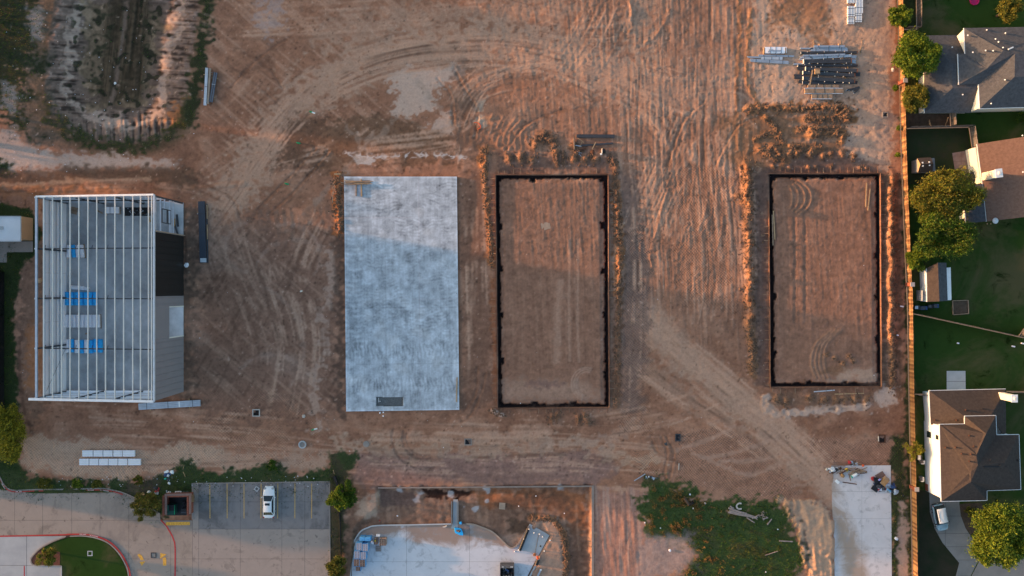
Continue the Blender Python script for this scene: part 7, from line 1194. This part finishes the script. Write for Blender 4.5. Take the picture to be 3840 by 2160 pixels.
# ================================================================ vegetation
def leaf_mesh(name, pts, size, mats, parent, rng, tilt=1.0, two=True, share=(0.5, 0.35, 0.15, 0.15)):
    """many leaf-sized faces at the given points, linked as one mesh"""
    n = len(pts); N3 = rng.normal(size=(n, 3)); N3[:, 2] = np.abs(N3[:, 2])*tilt+0.15; N3 /= np.linalg.norm(N3, axis=1)[:, None]
    r = rng.normal(size=(n, 3)); u = np.cross(N3, r); u /= np.linalg.norm(u, axis=1)[:, None]+1e-9; v = np.cross(N3, u); s = size*rng.uniform(0.55, 1.35, n)[:, None]; e = rng.uniform(0.45, 0.8, n)[:, None]
    q = np.stack([pts-u*s, pts-v*s*e*0.6+u*s*0.1, pts+u*s, pts+v*s*e*0.6-u*s*0.1], 1).reshape(-1, 3)
    me = bpy.data.meshes.new(name); me.vertices.add(4*n); me.vertices.foreach_set('co', q.ravel()); me.loops.add(4*n); me.loops.foreach_set('vertex_index', np.arange(4*n, dtype=np.int32)); me.polygons.add(n); me.polygons.foreach_set('loop_start', np.arange(0, 4*n, 4, dtype=np.int32))
    for m_ in mats: me.materials.append(m_)
    me.polygons.foreach_set('material_index', rng.choice(len(mats), n, p=np.array(share[:len(mats)])/sum(share[:len(mats)])).astype(np.int32)); me.update(); me.validate()
    o = bpy.data.objects.new(name, me); COL.objects.link(o)
    if parent is not None: o.parent = parent
    return o
def leafm(name, c, tr=0.25):
    m = mat(name, c, 0.6, 0.35, 0.8, spec=0.15); 
    b = m.node_tree.nodes['Principled BSDF']
    if 'tl' not in m.node_tree.nodes:
        N = m.node_tree.nodes; L = m.node_tree.links; tl = N.new('ShaderNodeBsdfTranslucent'); tl.name = 'tl'; mx = N.new('ShaderNodeMixShader'); mx.inputs[0].default_value = tr; out = N['Material Output']; src = b.inputs['Base Color'].links[0].from_socket
        L.new(src, tl.inputs[0]); L.new(b.outputs[0], mx.inputs[1]); L.new(tl.outputs[0], mx.inputs[2]); L.new(mx.outputs[0], out.inputs[0])
    return m
GR = [leafm('leaf_green', (0.098, 0.155, 0.014)), leafm('leaf_fresh', (0.195, 0.230, 0.020)), leafm('leaf_deep', (0.026, 0.062, 0.010))]
OL = [leafm('leaf_olive', (0.115, 0.125, 0.020)), leafm('leaf_gold', (0.215, 0.175, 0.024)), leafm('leaf_olive_deep', (0.045, 0.052, 0.013))]
YE = [leafm('leaf_yellow', (0.34, 0.27, 0.022)), leafm('leaf_lime', (0.21, 0.20, 0.022)), leafm('leaf_moss', (0.085, 0.090, 0.016))]
DG = [leafm('leaf_dark', (0.040, 0.090, 0.013)), leafm('leaf_green', (0.098, 0.155, 0.014)), leafm('leaf_deep', (0.022, 0.055, 0.010))]
def tree(name, label, px, py, rx, ry, h, mats, n, seed, cat='tree', size=0.20, lobes=14, zc=0.6, thin=1.0, shell=0.55, group=None, trunk=True, share=(0.5, 0.35, 0.15, 0.15)):
    """px, py: the crown's middle in the photo; rx, ry its half sizes in pixels; h the height"""
    rng = np.random.default_rng(seed); c = G(px, py, h*zc); k = (H-h*zc)/H; RX, RY = rx/S*k, ry/S*k; t = thing(name, label, cat, (c.x, c.y, 0), 0, group); cz = h*zc; RZ = h-cz
    L_ = []
    for i in range(lobes):
        a = i*2.399+rng.uniform(-0.4, 0.4); r = math.sqrt((i+0.5)/lobes)*rng.uniform(0.68, 0.92); rad = rng.uniform(0.20, 0.42)*(1.12-0.40*r)
        L_.append((r*math.cos(a), r*math.sin(a), rng.uniform(-0.35, 0.55)*(1-0.6*r), rad))
    pts = []
    m_ = int((0.8 if size > 0.3 else 1.25)*n/lobes); size = size*(1.0 if size > 0.3 else 0.82)
    for lx, ly, lz, rad in L_:
        d = rng.normal(size=(m_, 3)); d /= np.linalg.norm(d, axis=1)[:, None]; rr = rad*(shell+(1-shell)*rng.random(m_))*(1+0.28*np.sin(d[:, 0]*7+lx*9)*np.sin(d[:, 1]*6+ly*8))*(1+0.25*(rng.random(m_) > 0.92))
        p = np.array((lx, ly, lz))+d*rr[:, None]; pts.append(p)
    p = np.concatenate(pts); p = p[p[:, 2] > -0.9]; keep = rng.random(len(p)) < thin; p = p[keep]
    # sprigs: knots of leaves standing out of the crown
    P = np.stack([p[:, 0]*RX, p[:, 1]*RY, p[:, 2]*RZ*1.1+cz], -1); P += rng.normal(size=P.shape)*0.06
    leaf_mesh('crown', P, size, mats, t, rng, share=share)
    if trunk:
        mb = MB(); r0 = 0.05+h*0.022; mb.tube([(0, 0, -0.1), (0.03, 0.02, cz*0.4), (-0.02, 0.05, cz*0.8), (0, 0, cz+RZ*0.3)], [r0*1.25, r0, r0*0.8, r0*0.3], 8)
        for lx, ly, lz, rad in L_[::2]: mb.tube([(0, 0, cz*0.55), (lx*RX*0.5, ly*RY*0.5, cz*0.85), (lx*RX, ly*RY, cz+lz*RZ)], [r0*0.55, r0*0.35, r0*0.1], 5)
        mb.build('trunk', M['bark'], t, local=True)
    return t
tree('shade_tree', 'small round bright green tree on the fence line at the top', 3375, 62, 46, 42, 4.6, GR, 4200, 1, lobes=16)
tree('shade_tree', 'large bright green tree overhanging the fence beside the grey house', 3438, 205, 88, 100, 8.6, GR, 15000, 2, lobes=26, size=0.22)
tree('shade_tree', 'olive green tree just below the large bright one', 3434, 366, 54, 56, 5.6, OL, 6000, 3, lobes=18)
tree('shade_tree', 'broad golden olive tree by the tan roofed house', 3546, 732, 142, 108, 8.2, [OL[1], OL[0], GR[1], OL[2]], 22000, 4, lobes=30, size=0.20)
tree('shade_tree', 'broad dark green tree above the white walled shed', 3538, 878, 128, 100, 7.4, [GR[0], OL[0], DG[0]], 18000, 5, lobes=28, size=0.21); 
tree('shade_tree', 'small green bush tree beside the roof of the white walled shed', 3438, 975, 42, 44, 4.0, GR, 3600, 55, lobes=12)
tree('shade_tree', 'olive tree at the top right corner', 3785, 34, 50, 50, 5.5, OL, 5500, 6, lobes=16)
tree('shade_tree', 'big leafy green tree at the lower right corner', 3752, 2012, 124, 132, 8.6, [GR[1], GR[0], GR[2]], 24000, 7, lobes=34, size=0.22)
tree('young_tree', 'sparse yellow green sapling over the fence near the driveway house', 3432, 1690, 40, 44, 3.4, [leafm('leaf_lemon', (0.22, 0.22, 0.02)), OL[1]], 900, 8, lobes=10, size=0.17)
tree('yellow_tree', 'yellow green tree at the left photo edge below the frame', 22, 1628, 78, 112, 5.6, YE, 16000, 9, lobes=26, size=0.19)
tree('olive_bush', 'brown olive bush left of the bin enclosure', 546, 1898, 60, 58, 3.8, [OL[0], leafm('leaf_brown', (0.19, 0.125, 0.030)), OL[1]], 8500, 10, 'bush', lobes=18, size=0.14, shell=0.3)
tree('green_bush', 'bright green bush at the car park east edge', 1270, 1872, 44, 50, 3.4, GR, 6000, 11, 'bush', lobes=14, size=0.15); tree('green_bush', 'darker green bush behind the bright one by the car park', 1305, 1856, 40, 54, 2.8, DG, 4800, 12, 'bush', lobes=12, size=0.15)
tree('young_tree', 'small yellow green tree in the red mulch bed', 176, 2087, 38, 42, 3.4, [OL[1], GR[0], OL[2]], 2600, 13, lobes=14, size=0.15); tree('olive_bush', 'olive bush at the lower end of the silt fence', 1262, 2128, 44, 46, 2.4, OL, 4500, 14, 'bush', lobes=12, size=0.15)
for i, (x, y, r, h, mm, lab) in enumerate(((520, 1800+0, 24, 1.0, OL, 'low olive shrub above the red kerb'), (290, 1812, 26, 1.0, GR, 'low green shrub middle of the verge'), (365, 1815, 22, 0.9, OL, 'low shrub on the verge beside the bare soil'), (170, 1812, 34, 1.1, OL, 'wide low shrub at the left of the verge'), (1020, 1745, 26, 0.8, DG, 'dark weed shrub north of the white car'), (3367, 580, 9, 0.9, GR, 'narrow green shrub at the fence foot'), (3372, 480, 10, 1.2, GR, 'taller narrow green shrub at the fence foot'), (3360, 330, 12, 1.0, GR, 'shrub under the fence trees'), (3835, 440, 26, 1.2, DG, 'dark shrub below the grey house'), (3640, 1920, 26, 0.9, OL, 'low shrub in the planting bed'))): tree('low_shrub', lab, x, y, r, r*0.8, h, mm, 1300, 40+i, 'shrub', lobes=8, size=0.13, trunk=False)
# trees west of the frame, beyond the photo edge; they shade the basin and the north of the yard
for i, (x, y, r, h) in enumerate(((-88, 23.5, 2.6, 6.6), (-92, 29, 3.2, 8.2), (-87, 38, 3.8, 8.6), (-94, 44, 4.2, 10.0), (-88, 50, 4.0, 9.4), (-94, 56, 4.4, 10.6), (-88, 62, 4.2, 9.8), (-92, 69, 4.6, 10.8), (-100, 26, 3.6, 8.6), (-102, 40, 4.4, 10.2), (-101, 48, 4.4, 10.4), (-101, 55, 4.6, 11.0), (-101, 63, 4.6, 11.0))):
    cpx = x*S*H/(H-h*0.6)+1920; cpy = 1080-y*S*H/(H-h*0.6); tree('shade_tree', '%s leafy tree from the south of the double row west of the photo edge' % ['first', 'second', 'third', 'fourth', 'fifth', 'sixth', 'seventh', 'eighth', 'first far', 'second far', 'third far', 'fourth far', 'fifth far'][i], cpx, cpy, r*S*1.1, r*S*1.1, h, DG, 9000, 70+i, lobes=20, size=0.46, group='row of trees west of the site', zc=0.55)
# hedge body as leaves
hp = RNG.random((7000, 3)); he = bpy.data.objects['clipped_hedge']; yy = 1015+hp[:, 1]*520; hx = -30+hp[:, 0]*50+4*np.sin(yy*0.05); zz_ = 0.2+1.3*np.maximum(hp[:, 2], (np.abs(hp[:, 0]-.5) > .42))
leaf_mesh('foliage', np.stack([(hx-1920)/S, (1080-yy)/S, zz_], -1)-np.array(he.location), 0.13, [leafm('hedge_leaf', (0.010, 0.014, 0.006), 0.1)], he, RNG); MB().prism(P2((-26, 1020), (16, 1020), (16, 1530), (-26, 1530)), 0, 1.25).build('hedge_core', M['black'], he)
# weeds and rough grass as clumps of blades on the ground
def blades(name, label, weight, n, hmin, hmax, mats, share, seed, spread=0.10, lean=0.6, wd=0.045):
    rng = np.random.default_rng(seed); w_ = weight.ravel().clip(0, None); p = w_/w_.sum(); k = rng.choice(len(w_), n, p=p); jy, ix = np.divmod(k, NX)
    px = gx[ix]+rng.uniform(-.5, .5, n)*STEP; py = gy[jy]+rng.uniform(-.5, .5, n)*STEP; z = Z[jy, ix]; K_ = (H-z)/H
    b = np.stack([(px-1920)/S*K_, (1080-py)/S*K_, z-0.02], -1); a = rng.uniform(0, 2*math.pi, n); hh = rng.uniform(hmin, hmax, n); ln = hh*rng.uniform(0.3, 1.0, n)*lean
    d = np.stack([np.cos(a), np.sin(a), np.zeros(n)], -1); s_ = np.stack([-np.sin(a), np.cos(a), np.zeros(n)], -1)*(wd*rng.uniform(.6, 1.5, n))[:, None]
    tip = b+d*ln[:, None]+np.stack([np.zeros(n), np.zeros(n), hh], -1); mid = b+d*(ln*0.35)[:, None]+np.stack([np.zeros(n), np.zeros(n), hh*0.65], -1)
    q = np.stack([b-s_*.6, mid-s_, tip, mid+s_], 1).reshape(-1, 3); me = bpy.data.meshes.new(name); me.vertices.add(4*n); me.vertices.foreach_set('co', q.ravel()); me.loops.add(4*n); me.loops.foreach_set('vertex_index', np.arange(4*n, dtype=np.int32)); me.polygons.add(n); me.polygons.foreach_set('loop_start', np.arange(0, 4*n, 4, dtype=np.int32))
    for m_ in mats: me.materials.append(m_)
    cl = np.clip((n_mid.ravel()[k]*0.5+n_sm.ravel()[k]*0.35+rng.normal(size=n)*0.55), -2, 2); th = np.quantile(cl, np.cumsum(share)[:-1]); me.polygons.foreach_set('material_index', np.digitize(cl, th).astype(np.int32)); me.update(); me.validate()
    o = bpy.data.objects.new(name, me); COL.objects.link(o); return tag(o, label, 'weeds', kind='stuff')
W1 = leafm('weed_green', (0.070, 0.145, 0.020)); W2 = leafm('weed_olive', (0.125, 0.135, 0.028)); W3 = leafm('weed_straw', (0.28, 0.17, 0.065)); W4 = leafm('weed_dark', (0.040, 0.080, 0.015))
vr = VEG*(GX > 2390)*(GX < 3040)*(GY > 1780); vo = VEG*(1-((GX > 2390)*(GX < 3040)*(GY > 1780)))
blades('weed_patch', 'rough green and straw weeds filling the lower right patch', vr*(0.5+sm(n_sm)), 26000, .05, .24, [W4, W1, W2], (0.08, 0.50, 0.42), 5, wd=.04)
blades('dry_weeds', 'orange straw coloured weed tips in the left half of the weed patch', vr*sm((2760-GX)/150)*sm(n_sm*0.9+n_mid*0.6-0.2)+1e-9*vr, 2600, .2, .5, [W3, leafm('weed_rust', (0.30, 0.15, 0.05))], (0.7, 0.3), 15, wd=.035)
blades('rough_grass', 'rough grass and weeds on verges, fence foot and basin rim', vo*(0.4+sm(n_sm)), 30000, .05, .25, [W4, W1, W2, W3], (0.3, 0.4, 0.24, 0.06), 6, wd=.05)
# ---- clods on the spoil ridges
rng = np.random.default_rng(3); cl = MB(); ico = MB().lump((0, 0, 0), 1.0, 1.0, 1); F0 = np.array(ico.f); V = []; F = []; o0 = 0; tot = 0
lens = np.array([math.hypot(b[0]-a[0], b[1]-a[1])*wd for a, b, wd, h in CLODS]); cnts = np.minimum(60, np.maximum(2, (lens/lens.sum()*12000).astype(int)))
for (a, b, wd, h), c_ in zip(CLODS, cnts):
    for _ in range(c_):
        f = rng.random(); x = a[0]+(b[0]-a[0])*f+rng.normal()*wd*.65; y = a[1]+(b[1]-a[1])*f+rng.normal()*wd*.65; s = 0.055+0.13*rng.random()**2.4
        v = np.array(MB().lump((0, 0, 0), s, .75, int(rng.integers(40))).v); p = G(x, y, ground_z(x, y)+s*.2); V.append(v+np.array(p)); F.append(F0+o0); o0 += 12
me = bpy.data.meshes.new('soil_clods'); me.from_pydata(np.concatenate(V).tolist(), [], np.concatenate(F).tolist()); me.materials.append(M['clod']); o = bpy.data.objects.new('soil_clods', me); COL.objects.link(o); tag(o, 'loose orange brown clods strewn over the spoil ridges', 'soil clods', kind='stuff')
# specks of litter and stones over the bare ground
sp = MB(); rr = random.Random(9)
for k in range(230):
    while True:
        x, y = rr.uniform(0, 3360), rr.uniform(0, 1790)
        if not (1285 < x < 1726 and 655 < y < 1548) and not (130 < x < 700 and 730 < y < 1515): break
    sp.mi = 0 if rr.random() < .7 else 1; sp.lump(G(x, y, ground_z(x, y)+.02), rr.uniform(.02, .07), .7, k % 30)
for k in range(110):
    x, y = rr.gauss(300, 210), rr.gauss(420, 190)
    if y > 650 or x < 0 or y < 0: continue
    sp.mi = 1; sp.lump(G(x, y, ground_z(x, y)+.05), rr.uniform(.03, .08), .6, k % 30)
for k in range(70): x = rr.uniform(150, 1240); sp.mi = 1; sp.lump(G(x, rr.uniform(1785, 1825), .15), rr.uniform(.03, .08), .6, k % 30)
o = sp.build('loose_stones', [M['stone'], M['wrap']]); tag(o, 'scattered pale stones and scraps over the bare ground', 'stones', kind='stuff')
